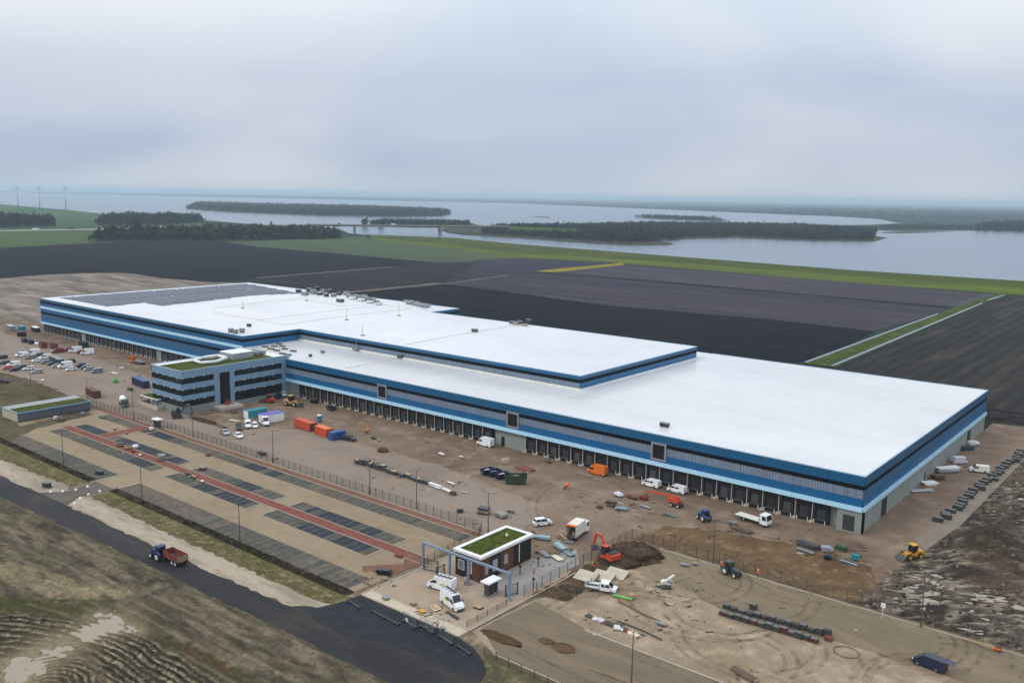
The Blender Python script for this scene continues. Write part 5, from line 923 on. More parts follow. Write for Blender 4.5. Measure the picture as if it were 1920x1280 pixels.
def van(kind, col, loc, rz, lab, grp='vans parked on the site', rack=False, logo=False, sidewin=False, cat='van'):
    L_, Wd, Hh = VANS[kind]; hw = Wd/2; h2 = L_/2; m = M[col]; t = thing('panel_van', lab, cat, (loc[0], loc[1], 0), rz, grp); k = 'van_'+kind
    hood = 1.12 if kind != 'large' else 1.25; xh = h2-.62; xw = h2-1.05; xr = h2-1.85
    cpart(k, t, 'body', lambda b: b.loft([[(-h2, -hw*.96, .3), (-h2+.03, -hw*.86, Hh-.08), (-h2+.03, hw*.86, Hh-.08), (-h2, hw*.96, .3)], [(-h2+.4, -hw, .26), (-h2+.35, -hw*.87, Hh), (-h2+.35, hw*.87, Hh), (-h2+.4, hw, .26)], ring_box(xr, hw, .26, Hh, hw*.87), ring_box(xw, hw, .26, hood+.12, hw*.92), ring_box(xh, hw*.98, .26, hood-.02, hw*.9), [(h2-.15, -hw*.92, .28), (h2-.2, -hw*.82, hood-.22), (h2-.2, hw*.82, hood-.22), (h2-.15, hw*.92, .28)], [(h2, -hw*.82, .34), (h2-.03, -hw*.75, hood-.5), (h2-.03, hw*.75, hood-.5), (h2, hw*.82, .34)]]), m)
    cpart(k, t, 'shade_slab', lambda b: b.b2(-h2+.3, h2-.3, -hw+.12, hw-.12, .12, .3), M['trim'])  # likewise an added black slab, deepens the contact shade beneath the van
    n = Vector((Hh-hood-.12, 0, xw-xr)).normalized()*.02
    def ws(b):
        p = lambda f, s: (xr+(xw-xr)*f+n.x, s, Hh+(hood+.12-Hh)*f+n.z)
        b.add([p(.1, -hw*.78), p(.95, -hw*.84), p(.95, hw*.84), p(.1, hw*.78)], [(0, 1, 2, 3)])
    cpart(k, t, 'windscreen', ws, M['glass'])
    for s in (-1, 1):
        zt = Hh-.35 if kind != 'large' else Hh-.75
        f = lambda z: hw+(hw*.87-hw)*(z-.26)/(Hh-.26)+.015
        def sw(b, x0, x1, x2):
            z0 = hood+.08; q = [(x0, z0), (x1, z0), (x2, zt), (x0, zt)]
            b.add([(x, s*f(z), z) for x, z in q], [(0, 1, 2, 3)])
        cpart(k+str(s), t, 'side_window', lambda b: sw(b, xr-.55, xw-.02, xr+.30), M['glass'])
        if sidewin: cpart(k+str(s)+'r', t, 'side_window', lambda b: sw(b, xr-1.75, xr-.7, xr-.7), M['glass'])
        cpart(k, t, 'headlamp', lambda b: b.b2(-.07, .07, -.16, .16, -.12, .12), M['light'], loc=(h2-.2, s*hw*.74, hood-.34)); cpart(k, t, 'mirror', lambda b: b.b2(-.1, .1, -.09, .09, -.16, .16), M['trim'], loc=(xw-.15, s*(hw+.12), hood+.25)); cpart(k, t, 'tail_lamp', lambda b: b.b2(-.03, .03, -.06, .06, -.3, .3), M['tail'], loc=(-h2, s*hw*.88, 1.1))
        if logo: cpart(k+str(s)+'logo', t, 'logo_print', lambda b: b.add([(x, s*(f(z)+.01), z) for x, z in ((-1.3, 1.15), (-.3, 1.15), (-.2, 1.5), (-1.2, 1.55))], [(0, 1, 2, 3)]), M['logo'])
    cpart(k, t, 'bumper', lambda b: b.b2(h2-.12, h2+.04, -hw*.82, hw*.82, .28, .52).b2(-h2-.06, -h2+.1, -hw*.9, hw*.9, .3, .5), M['trim'])
    if rack:
        def rk(b):
            for y in (-.6, .6): b.tube((-h2+.4, y, Hh+.16), (xr-.1, y, Hh+.16), .03)
            for i in range(4): b.b2(-h2+.5+i*.95, -h2+.56+i*.95, -.75, .75, Hh, Hh+.14)
        cpart(k, t, 'roof_rack', rk, M['steel']); cpart(k, t, 'ladder', lambda b: b.b2(-h2+.3, xr-.2, .1, .5, Hh+.18, Hh+.24), M['darksteel'])
    for sx in (h2-1.05, -h2+1.15):
        for sy in (-1, 1): wheel(t, k, sx, sy*(hw-.1), .34, .23)
    return t
def lorry(kind, cabcol, loc, rz, lab, bedcol='offwhite', L_=8.0, cat='lorry'):
    t = thing('lorry', lab, cat, (loc[0], loc[1], 0), rz, 'lorries on the site'); h2 = L_/2; m = M[cabcol]
    part(t, 'cab', MB().side([(h2-1.9, .55), (h2, .55), (h2, 1.5), (h2-.28, 2.75), (h2-1.9, 2.85)], 2.3), m)
    part(t, 'windscreen', MB().add([(h2+.02, -1.0, 1.55), (h2+.02, 1.0, 1.55), (h2-.24, .95, 2.65), (h2-.24, -.95, 2.65)], [(0, 1, 2, 3)]), M['glass'])
    for s in (-1, 1): part(t, 'side_window', MB().add([(h2-1.3, s*1.165, 1.55), (h2-.15, s*1.165, 1.55), (h2-.4, s*1.165, 2.5), (h2-1.3, s*1.165, 2.5)], [(0, 1, 2, 3)]), M['glass']); part(t, 'headlamp', MB().b2(h2-.02, h2+.04, s*.85-.2, s*.85+.2, .75, 1.0), M['light'])
    part(t, 'chassis', MB().b2(-h2, h2-.3, -.45, .45, .55, .85), M['darksteel'])
    if kind == 'flat': part(t, 'flatbed', MB().b2(-h2, h2-2.1, -1.2, 1.2, .95, 1.12), M[bedcol]); part(t, 'headboard', MB().b2(h2-2.15, h2-2.05, -1.2, 1.2, 1.12, 1.9), M[bedcol])
    if kind == 'box':
        part(t, 'box_body', MB().b2(-h2+.05, h2-2.1, -1.2, -1.12, .95, 3.5).b2(-h2+.05, h2-2.1, 1.12, 1.2, .95, 3.5).b2(h2-2.2, h2-2.1, -1.12, 1.12, .95, 3.5), M[bedcol]); part(t, 'roof', MB().b2(-h2+.05, h2-2.1, -1.2, 1.2, 3.5, 3.6), M[bedcol]); part(t, 'rear_frame', MB().b2(-h2-.02, -h2+.9, -1.22, 1.22, 3.45, 3.62).b2(-h2-.02, -h2+.04, -1.22, -1.1, .95, 3.45).b2(-h2-.02, -h2+.04, 1.1, 1.22, .95, 3.45), M['orange']); part(t, 'floor', MB().b2(-h2+.05, h2-2.2, -1.1, 1.1, .9, 1.0), M['darkwood']); part(t, 'tail_lift', MB().b2(-h2-1.3, -h2, -1.1, 1.1, .1, .2), M['steel'])
        for k in range(4): part(t, 'cargo', MB().b2(-h2+.7+.3*k, -h2+1.3+.3*k, -.9+.45*k, -.5+.45*k, 1.0, 1.5+.2*(k % 3)), (M['steel'], M['wood'], M['grey'], M['darkwood'])[k])
    if kind == 'mixer':
        part(t, 'drum', MB().loft([[(x, r*math.cos(a), 2.3+r*math.sin(a)+.08*(x+h2)*-1) for a in [2*PI*i/12 for i in range(12)]] for x, r in ((-h2+.2, .5), (-h2+1.2, 1.05), (-h2+3.2, 1.2), (h2-2.3, .7))]), M[bedcol], True); part(t, 'chute', MB().bar((-h2+.2, 0, 2.4), (-h2-.8, 0, 1.2), .5, .12), M['steel'])
    if kind == 'skip':
        part(t, 'flatbed', MB().b2(-h2, h2-2.1, -1.15, 1.15, .95, 1.15), M['steel']); part(t, 'load', MB().lump((-.8, 0, 1.1), (1.8, .9, .8), jit=.3, seed=4), M['grey'])
    for sx in (h2-.95, -h2+1.2, -h2+2.3)[:3 if L_ > 6.5 else 2]:
        for sy in (-1, 1): wheel(t, 'lorry', sx, sy*.98, .48, .30)
    return t
def tracks_(t, ln=2.6, w=.45, gauge=1.7):
    for s in (-1, 1):
        part(t, 'track', MB().side([(-ln/2, .3), (-ln/2+.25, 0), (ln/2-.25, 0), (ln/2, .3), (ln/2-.2, .65), (-ln/2+.2, .65)], w, s*gauge/2), M['trim'])
        for k in range(4): part(t, 'roller', MB().tube((-ln/2+.45+k*(ln-.9)/3, s*gauge/2-w/2-.03, .28), (-ln/2+.45+k*(ln-.9)/3, s*gauge/2+w/2+.03, .28), .17, n=8), M['darksteel'])
def excavator(loc, rz, col, lab, scale=1.0, turn=0.0):
    t = thing('excavator', lab, 'excavator', (loc[0], loc[1], 0), rz, 'excavators'); t.scale = (scale,)*3; tracks_(t)
    part(t, 'undercarriage', MB().b2(-.7, .7, -.7, .7, .35, .8), M['darksteel']); part(t, 'blade', MB().bar((1.55, -1.1, .3), (1.55, 1.1, .3), .08, .5), M[col])
    part(t, 'house', MB().side([(-1.5, .85), (1.0, .85), (1.0, 1.25), (-.2, 1.4), (-.3, 1.9), (-1.35, 1.9), (-1.6, 1.6)], 1.9), M[col]); part(t, 'engine_cover', MB().b2(-1.4, -.4, -.9, .9, 1.9, 2.0), M['trim'])
    part(t, 'cab', MB().side([(-.2, 1.3), (.95, 1.3), (1.05, 1.9), (.8, 2.65), (-.1, 2.7)], .95, .45), M['glass']); part(t, 'cab_roof', MB().b2(-.15, .85, -.05, .95, 2.68, 2.76), M[col])
    part(t, 'boom', MB().bar((.9, -.35, 1.3), (2.2, -.35, 3.4), .32, .42).bar((2.2, -.35, 3.4), (3.6, -.35, 3.5), .3, .36), M[col]); part(t, 'stick', MB().bar((3.5, -.35, 3.6), (4.1, -.35, 1.5), .26, .3), M[col])
    part(t, 'ram', MB().tube((1.1, -.35, 1.9), (2.4, -.35, 3.0), .07).tube((2.4, -.35, 3.75), (3.5, -.35, 3.85), .06), M['steel']); part(t, 'bucket', MB().side([(3.8, 1.5), (4.25, 1.45), (4.2, .8), (3.7, .6), (3.4, .9)], .9, -.35), M['darksteel']); return t
def loader(loc, rz, col, lab, scale=1.0):
    t = thing('wheel_loader', lab, 'loader', (loc[0], loc[1], 0), rz, 'wheel loaders'); t.scale = (scale,)*3
    part(t, 'rear_body', MB().side([(-2.6, .7), (-.3, .7), (-.3, 1.5), (-1.0, 1.75), (-2.5, 1.7), (-2.7, 1.2)], 1.7), M[col]); part(t, 'front_frame', MB().b2(-.3, 1.6, -.6, .6, .6, 1.3), M[col]); part(t, 'cab', MB().side([(-1.0, 1.5), (.25, 1.5), (.35, 2.1), (.15, 3.0), (-1.0, 3.0)], 1.45), M['glass']); part(t, 'cab_roof', MB().b2(-1.1, .3, -.8, .8, 3.0, 3.14), M[col])
    for s in (-1, 1): part(t, 'lift_arm', MB().bar((.4, s*.5, 1.5), (2.4, s*.5, .75), .16, .3), M[col])
    part(t, 'bucket', MB().side([(2.2, .1), (3.3, .05), (3.2, .15), (2.6, .9), (2.3, 1.0)], 2.5), M['darksteel'])
    for sx in (-1.6, 1.25):
        for sy in (-1, 1): wheel(t, 'loader', sx, sy*.95, .68, .5, M[col])
    return t
def boom_lift(loc, rz, col, lab, ext=8.0, up=0.06):
    t = thing('boom_lift', lab, 'boom lift', (loc[0], loc[1], 0), rz, 'boom lifts'); part(t, 'chassis', MB().b2(-1.5, 1.5, -.85, .85, .5, .95), M['darkgrey'])
    for sx in (-1.0, 1.0):
        for sy in (-1, 1): wheel(t, 'lift', sx, sy*.9, .45, .32, M['offwhite'])
    part(t, 'turret', MB().side([(-1.9, 1.0), (.8, 1.0), (.9, 1.5), (.2, 2.1), (-1.8, 2.1), (-2.0, 1.6)], 1.7), M[col]); e = (-.9-ext, 0, 2.3-up*ext)
    part(t, 'boom', MB().bar((1.0, 0, 2.4), (-.9-ext*.55, 0, 2.35-up*ext*.5), .42, .45).bar((-.9-ext*.5, 0, 2.35-up*ext*.45), e, .3, .32), M[col]); b = part(t, 'basket', MB().b2(e[0]-1.2, e[0]-.2, -1.1, 1.1, .3, .4), M['darksteel'])
    mb = MB()
    for x in (e[0]-1.2, e[0]-.2):
        for z in (.9, 1.4): mb.tube((x, -1.1, z), (x, 1.1, z), .03)
        for y in (-1.1, 0, 1.1): mb.tube((x, y, .4), (x, y, 1.4), .03)
    part(b, 'railing', mb, M[col]); return t
def tractor(loc, rz, col, lab, rimm='rimwhite', scale=1.0):
    t = thing('tractor', lab, 'tractor', (loc[0], loc[1], 0), rz, 'tractors'); t.scale = (scale,)*3
    part(t, 'bonnet', MB().side([(.2, .9), (2.3, .9), (2.4, 1.4), (2.1, 1.75), (.2, 1.9)], .85), M[col]); part(t, 'chassis', MB().b2(-1.2, 2.2, -.3, .3, .55, .95), M['darksteel']); part(t, 'cab', MB().side([(-1.3, 1.3), (.2, 1.3), (.3, 1.9), (0, 2.85), (-1.2, 2.85)], 1.5), M['glass']); part(t, 'cab_roof', MB().b2(-1.35, .15, -.85, .85, 2.85, 3.05), M[col])
    for s in (-1, 1): wheel(t, 'tractor_rear', -.9, s*.95, .92, .5, M[rimm]); wheel(t, 'tractor_front', 1.7, s*.85, .62, .4, M[rimm]); part(t, 'mudguard', MB().side([(-1.8, 1.5), (-1.5, 1.95), (-.3, 1.95), (0, 1.5), (-.4, 1.85), (-1.4, 1.85)], .5, s*.95), M[col])
    part(t, 'exhaust', MB().tube((.5, .5, 1.8), (.5, .5, 2.9), .06), M['darksteel']); return t
M['darktan'] = mat('muddy_tan', (.26, .18, .09, 1), .8, var=.4, scale=2); M['trailer_red'] = mat('muddy_trailer_red', (.20, .035, .025, 1), .7, var=.5, scale=1.8)
def tip_trailer(loc, rz, lab):
    t = thing('tipping_trailer', lab, 'trailer', (loc[0], loc[1], 0), rz); x0, x1 = -2.6, 2.6
    part(t, 'side_wall', MB().add([(x0, -1.2, 1.1), (x1, -1.2, 1.1), (x1, -1.25, 2.3), (x0, -1.25, 2.3), (x0, -1.1, 1.1), (x1, -1.1, 1.1), (x1, -1.15, 2.3), (x0, -1.15, 2.3)], [(0, 1, 2, 3), (7, 6, 5, 4), (3, 2, 6, 7), (0, 3, 7, 4), (1, 5, 6, 2)]), M['trailer_red']); part(t, 'side_wall', MB().add([(x0, 1.2, 1.1), (x1, 1.2, 1.1), (x1, 1.25, 2.3), (x0, 1.25, 2.3), (x0, 1.1, 1.1), (x1, 1.1, 1.1), (x1, 1.15, 2.3), (x0, 1.15, 2.3)], [(3, 2, 1, 0), (4, 5, 6, 7), (7, 6, 2, 3), (4, 7, 3, 0), (2, 6, 5, 1)]), M['trailer_red'])
    part(t, 'tailgate', MB().b2(x0-.08, x0, -1.2, 1.2, 1.1, 2.25), M['darktan']); part(t, 'front_wall', MB().b2(x1, x1+.08, -1.2, 1.2, 1.1, 2.5), M['trailer_red']); part(t, 'floor', MB().b2(x0, x1, -1.12, 1.12, 1.05, 1.18), M['rust']); part(t, 'load', MB().lump((0, 0, 1.15), (2.4, 1.0, .75), jit=.2, seed=8), mat('soil_load', S(60, 50, 38), .95, var=.3, scale=2)); part(t, 'chassis', MB().b2(x0, x1, -.4, .4, .75, 1.05).bar((x1, 0, .8), (x1+1.6, 0, .7), .15, .15), M['darksteel'])
    for sx in (-1.6, -.4):
        for s in (-1, 1): wheel(t, 'trailer', sx, s*1.0, .55, .42, M['rimwhite'])
def W_(px, py): return g2(px, py)
D = math.radians
# ---- left car park, back row
LC = [('medium', 'white', 40, 668, 262, 'white van at the left end of the back row in the left car park'), ('large', 'white', 62, 665, 262, 'tall white van behind the grey cars in the left car park'), ('medium', 'offwhite', 85, 672, 258, 'cream and yellow van beside the long dark container in the left car park'), ('large', 'white', 122, 689, 262, 'long white van in the middle of the left car park'),
      ('large', 'white', 141, 660, 245, 'white van left of the other near the left dock row'), ('large', 'white', 164, 664, 238, 'white van standing alone nearest the left dock row'), ('medium', 'white', 25, 686, 262, 'white roofed van behind the red car at the left edge'), ('medium', 'darkred', 108, 661, 258, 'dark red van with white roof below the rust red skips')]
for kd, cl, px, py, a, lb in LC: van(kd, cl, W_(px, py), D(a), lb)
LCc = [('estate', 'grey', 57, 672, 262, 'grey-green estate in the back row of the left car park'), ('hatch', 'darkgrey', 74, 667, 262, 'dark hatchback behind the white vans in the left car park'), ('estate', 'white', 70, 678, 258, 'white estate right of the grey-green one'), ('hatch', 'grey', 86, 681, 260, 'grey hatchback in front of the cream van'), ('hatch', 'darkgrey', 97, 684, 262, 'dark grey hatchback in front of the long dark container'), ('hatch', 'silver', 106, 688, 262, 'small silver car left of the long white van'),
       ('saloon', 'white', 134, 694, 260, 'white saloon in front of the long white van'), ('suv', 'black', 151, 688, 262, 'black car right of the white saloon'), ('hatch', 'green', 160, 691, 262, 'dark green hatchback between the black car and the grey people carrier'), ('hatch', 'silver', 166, 694, 262, 'pale green-grey hatchback touching the grey people carrier'), ('mpv', 'grey', 182, 698, 262, 'grey people carrier at the right end of the left car park'), ('suv', 'darkred', 128, 658, 250, 'dark red car behind the white van by the left docks'), ('hatch', 'red', 151, 662, 250, 'small red car between two white vans by the left docks'),
       ('suv', 'black', 4, 672, 262, 'black off-roader at the left edge of the picture'), ('estate', 'darkgrey', 8, 682, 262, 'dark estate at the left edge behind the red car'), ('hatch', 'redorange', 14, 692, 262, 'red-orange hatchback at the left edge'), ('hatch', 'black', 27, 695, 262, 'black hatchback right of the red-orange one'), ('hatch', 'darkgrey', 41, 690, 262, 'dark grey car left of the white estate in the front row'), ('estate', 'white', 54, 693, 258, 'long white estate in the front row of the left car park'), ('estate', 'silver', 69, 699, 255, 'silver estate at the right end of the front row'), ('saloon', 'black', 8, 717, 190, 'black saloon on the dirt at the left edge below the car park'), ('suv', 'black', 131, 680, 262, 'black car right of the long dark container')]
for kd, cl, px, py, a, lb in LCc: car(kd, cl, W_(px, py), D(a), lb, roofcol='silver' if 'people' in lb else None)
# ---- cars by the office
for kd, cl, px, py, a, lb in (('hatch', 'white', 532, 741, 330, 'small white car at the corner of office and docks'), ('suv', 'black', 521, 746, 300, 'black car between the red telehandler and the small white car'), ('saloon', 'silver', 422, 813, 345, 'silver saloon left of the white one by the long fence'), ('saloon', 'white', 447, 819, 345, 'white saloon nearest the long fence below the office'), ('estate', 'black', 448, 804, 330, 'black car with boot open behind the white saloon'), ('hatch', 'white', 478, 800, 330, 'small white hatchback right of the boxy white van'), ('suv', 'black', 655, 825, 15, 'black off-roader at the end of the blue container'), ('suv', 'darkgrey', 640, 818, 15, 'dark grey off-roader between the blue container and the black one')): car(kd, cl, W_(px, py), D(a), lb)
van('medium', 'white', W_(465, 800), D(330), 'boxy white van between the black car and the small hatchback'); van('large', 'white', W_(497, 795), D(335), 'white van in front of the blue roofed sheds')
# ---- vans along the dock front and on the site
van('large', 'white', W_(910, 835), D(178), 'white van parked at the docks left of the second framed window'); van('large', 'orange', W_(1120, 888), D(178), 'bright orange van parked at the docks')
van('medium', 'white', W_(1221, 911), D(178), 'white van left of the other below the third framed window', sidewin=True); van('medium', 'white', W_(1269, 922), D(178), 'white van right of the other near the red boom lift', sidewin=True)
van('large', 'white', W_(828, 1103), D(190), 'white van with logo standing with its back to the gatehouse', rack=True, logo=True); van('large', 'white', W_(848, 1135), D(345), 'white van with logo nearest the road on the gate apron', rack=True, logo=True, sidewin=True)
van('medium', 'offwhite', W_(1835, 884), D(200), 'cream van beside the row of pallets on the right side track')
def blue_van():
    t = van('medium', 'navy', W_(1742, 1249), D(172), 'dark blue van with raised tailgate in the lower right yard', sidewin=True)
    part(t, 'tailgate', MB().bar((-2.5, 0, 1.98), (-3.9, 0, 2.1), 1.6, .06), M['navy'])
blue_van()
car('suv', 'white', W_(1017, 983), D(60), 'white-roofed car with dark windows behind the gatehouse')
lorry('box', 'white', W_(1083, 1004), D(100), 'white and orange box lorry with its rear open near the gatehouse', 'offwhite', 7.5); lorry('flat', 'white', W_(1412, 978), D(-8), 'white flatbed lorry parked near the right end of the docks', 'offwhite', 8.5)
lorry('skip', 'orange', W_(258, 681), D(190), 'orange lorry with grey load in front of the left docks', L_=8.5); lorry('mixer', 'green', W_(232, 760), D(-20), 'green lorry with white drum by the fence near the office', 'white', 8)
def pickup(loc, rz, lab):
    t = thing('pickup_truck', lab, 'pickup', (loc[0], loc[1], 0), rz); part(t, 'cab', MB().side([(-.2, .5), (2.9, .5), (2.95, .95), (2.2, 1.15), (1.5, 1.95), (-.1, 2.0)], 1.95), M['white']); part(t, 'windscreen', MB().add([(2.2, -.85, 1.18), (2.2, .85, 1.18), (1.54, .8, 1.93), (1.54, -.8, 1.93)], [(0, 1, 2, 3)]), M['glass'])
    for s in (-1, 1):
        for a, b in ((.1, .75), (.9, 1.75)): part(t, 'side_window', MB().add([(a, s*.985, 1.2), (b+.1, s*.985, 1.2), (b-.15, s*.985, 1.8), (a, s*.985, 1.8)], [(0, 1, 2, 3)]), M['glass'])
    part(t, 'bed', MB().b2(-3.2, -.3, -1.0, 1.0, .65, .8), M['steel']); part(t, 'bed_side', MB().b2(-3.2, -.3, -1.05, -.98, .8, 1.2), M['white']); part(t, 'bed_side', MB().b2(-3.2, -.3, .98, 1.05, .8, 1.2), M['white']); part(t, 'tailgate', MB().b2(-3.25, -3.18, -1, 1, .8, 1.2), M['white']); part(t, 'load', MB().b2(-2.8, -1.0, -.7, .6, .8, 1.1), M['black']); part(t, 'plank', MB().b2(-2.6, -.6, .1, .5, 1.1, 1.2), M['white'])
    for sx in (-2.0, 2.1):
        for s in (-1, 1): wheel(t, 'pickup', sx, s*.9, .36, .25)
pickup(W_(1128, 1107), D(20), 'white double-cab pickup with open bed by the pale screens')
excavator(W_(1142, 1054), D(165), 'redorange', 'red excavator digging beside the dark soil heap', 1.35); excavator(W_(332, 783), D(60), 'darkgrey', 'dark excavator at the near corner of the office', 1.2)
loader(W_(1708, 1046), D(238), 'yellow', 'yellow wheel loader at the right end of the yard', 1.0); loader(W_(548, 760), D(20), 'tan', 'tan wheel loader in front of the first docks', 1.2); loader(W_(503, 754), D(200), 'redorange', 'red telehandler in front of the office', .95)
boom_lift(W_(1268, 949), D(-5), 'redorange', 'red boom lift with long boom lowered in front of the docks', 8.0); boom_lift(W_(425, 762), D(160), 'red', 'red boom lift at the office entrance', 9.0, -.1)
M['tractor_blue'] = mat('dull_tractor_blue', (.014, .045, .15, 1), .5, var=.4, scale=1.5)
tractor(W_(299, 1047), D(181), 'tractor_blue', 'blue tractor driving along the road'); tip_trailer(W_(330, 1055), D(181), 'red tipping trailer pulled by the blue tractor on the road')
tractor(W_(1320, 975), D(150), 'blue', 'small blue tractor standing in front of the docks', scale=.9); tractor(W_(1370, 1077), D(-15), 'darkgrey', 'dark tractor with pale wheels by the yard fence', scale=.9)
# ------------------------------------------------------------------ containers, skips, stores
def container(loc, rz, size, col, lab, roofcol=None, endcol=None, cat='container'):
    l, w, h = size; t = thing('container', lab, cat, (loc[0], loc[1], 0), rz, 'containers and sheds on the site')
    def corr(b, x0, x1, y, s, n):
        pr = []
        for i in range(n): p = (x1-x0)/n; x = x0+i*p; pr += [(x, y), (x+p*.4, y), (x+p*.5, y+s*.05), (x+p*.9, y+s*.05)]
        pr.append((x1, y)); k = len(pr); b.add([(x, yy, .12) for x, yy in pr]+[(x, yy, h-.1) for x, yy in pr], [(i, i+1, k+i+1, k+i) for i in range(k-1)])
    for s in (-1, 1): b = MB(); corr(b, -l/2+.1, l/2-.1, s*(w/2-.06), s, max(6, int(l/.5))); part(t, 'side_wall', b, M[col])
    part(t, 'roof', MB().b2(-l/2, l/2, -w/2, w/2, h-.1, h), M[roofcol or col]); part(t, 'frame', MB().b2(-l/2, l/2, -w/2, w/2, 0, .14).b2(-l/2, -l/2+.12, -w/2, -w/2+.12, .14, h-.1).b2(-l/2, -l/2+.12, w/2-.12, w/2, .14, h-.1).b2(l/2-.12, l/2, -w/2, -w/2+.12, .14, h-.1).b2(l/2-.12, l/2, w/2-.12, w/2, .14, h-.1), M[endcol or col])
    part(t, 'end_wall', MB().b2(-l/2+.03, -l/2+.08, -w/2+.12, w/2-.12, .14, h-.1), M[endcol or col])
    for s in (-1, 1): d = part(t, 'door', MB().b2(l/2-.09, l/2-.03, min(0, s*(w/2-.12))+.02, max(0, s*(w/2-.12))-.02, .16, h-.12), M[endcol or col]); part(d, 'lock_bar', MB().tube((l/2-.01, s*w*.2, .2), (l/2-.01, s*w*.2, h-.2), .025), M['steel'])
    return t
def skip(loc, rz, size, col, lab, fill='grey'):
    l, w, h = size; t = thing('skip', lab, 'skip', (loc[0], loc[1], 0), rz, 'skips on the site')
    def wall(b, p, q): b.add([p[0], p[1], q[1], q[0]], [(0, 1, 2, 3), (3, 2, 1, 0)])
    o = [(-l/2*.86, -w/2, .1), (l/2*.86, -w/2, .1), (l/2*.86, w/2, .1), (-l/2*.86, w/2, .1)]; u = [(-l/2, -w/2, h), (l/2, -w/2, h), (l/2, w/2, h), (-l/2, w/2, h)]
    for i in range(4):
        j = (i+1) % 4; part(t, 'wall', MB().add([o[i], o[j], u[j], u[i]], [(0, 1, 2, 3)]), M[col]); part(t, 'rim', MB().bar(u[i], u[j], .12, .12), M[col])
        for k in (1, 2, 3): a = Vector(o[i]).lerp(Vector(o[j]), k/4); c = Vector(u[i]).lerp(Vector(u[j]), k/4); part(t, 'rib', MB().bar(a, c, .1, .12), M[col])
    part(t, 'floor', MB().add([(x, y, .1) for x, y, z in o], [(0, 1, 2, 3)]), M[col]); part(t, 'contents', MB().lump((0, 0, h*.45), (l*.44, w*.44, h*.45), jit=.3, seed=int(loc[0]*7) % 99), M[fill])
for px, py, a, sz, cl, lb, rc, ec in ((573, 803, -6, (9.5, 2.6, 2.7), 'redorange', 'red-orange container with maroon end at the left of the container group', 'redorange', 'maroon'), (607, 815, -6, (6.6, 2.5, 2.6), 'redorange', 'orange container right of the gap in the container group', 'orange', None), (632, 822, 84, (4.8, 2.4, 2.4), 'blue', 'blue container at the right end of the orange ones', 'blue', None),
        (480, 781, 84, (7.5, 3.0, 2.7), 'teal', 'teal site shed left of the white one below the office', 'teal', 'white'), (509, 789, 84, (7.5, 3.6, 2.8), 'white', 'white site shed with purple-blue roof cover below the office', 'purple', 'offwhite'), (175, 742, -8, (9.5, 2.4, 2.6), 'maroon', 'maroon container in the left car park by the fence', 'maroon', None), (264, 723, -8, (12, 2.5, 2.8), 'navy', 'long dark blue container left of the office', 'blue', None),
        (107, 681, -8, (12, 2.5, 2.7), 'darkgrey', 'long dark grey container among the parked cars', 'grey', None), (20, 619, -8, (9, 2.5, 2.7), 'grey', 'grey container at the far left behind the cars', 'silver', None), (41, 620, -8, (5, 2.5, 2.7), 'teal', 'teal container right of the grey one at the far left', 'teal', None), (67, 621, -8, (8, 2.5, 2.4), 'navy', 'dark blue container at the left corner of the warehouse', 'white', None), (157, 650, -5, (6, 2.4, 2.4), 'black', 'black container against the left docks', 'black', None), (41, 630, 60, (4, 2.4, 2.4), 'black', 'black container in front of the teal one at the far left', 'black', None)):
    container(W_(px, py), D(a), sz, cl, lb, rc, ec)
for px, py, a, sz, cl, lb, fl in ((967, 905, 38, (6.0, 2.4, 2.3), 'darkgreen', 'tall dark green skip in the yard beside the blue bins', 'wood'), (914, 888, 75, (3.6, 2.0, 1.5), 'navy', 'blue skip at the left of three in the yard', 'bag'), (927, 891, 75, (3.6, 2.0, 1.5), 'navy', 'blue skip in the middle of three in the yard', 'grey'), (941, 896, 75, (3.6, 2.0, 1.5), 'navy', 'blue skip next to the tall green one', 'bag'), (81, 651, -10, (6.5, 2.5, 2.3), 'rust', 'rust red skip left of two below the left docks', 'rust'), (101, 652, -10, (5.5, 2.4, 2.0), 'rust', 'rust red skip right of two below the left docks', 'maroon'), (46, 641, -10, (4.5, 2.2, 1.7), 'navy', 'dark blue skip left of the rust red ones', 'grey'), (58, 644, -10, (4.5, 2.2, 1.7), 'navy', 'second dark blue skip from the left edge', 'darkgrey'), (217, 716, -25, (3.2, 1.8, 1.0), 'lime', 'bright green open box left of the long blue container', 'green')): skip(W_(px, py), D(a), sz, cl, lb, fl)
t = thing('portable_toilet', 'teal portable toilet with white roof behind the orange containers', 'toilet', W_(599, 790), D(-8)); part(t, 'cabin', MB().b2(-.6, .6, -.6, .6, .1, 2.1), M['teal']); part(t, 'roof', MB().loft([[(-.65, -.65, 2.1), (.65, -.65, 2.1), (.65, .65, 2.1), (-.65, .65, 2.1)], [(-.4, -.4, 2.4), (.4, -.4, 2.4), (.4, .4, 2.4), (-.4, .4, 2.4)]]), M['white']); part(t, 'door', MB().b2(.6, .64, -.4, .4, .15, 2.0), M['teal']); part(t, 'skid', MB().b2(-.65, .65, -.6, .6, 0, .1), M['trim'])
def frame_rig(px, py, col, lab, rz=0.3):
    t = thing('steel_frame', lab, 'frame', W_(px, py), rz)
    for x in (-.9, .9):
        for y in (-.5, .5): part(t, 'upright', MB().tube((x, y, 0), (x, y, 2.6), .07), M[col])
    for y in (-.5, .5): part(t, 'cross_bar', MB().tube((-.9, y, 2.55), (.9, y, 2.55), .07), M[col])
    for x in (-.9, .9): part(t, 'side_bar', MB().tube((x, -.5, 1.3), (x, .5, 1.3), .06), M[col])
frame_rig(677, 807, 'yellow', 'yellow and white upright frame beside the orange mixer in the yard')
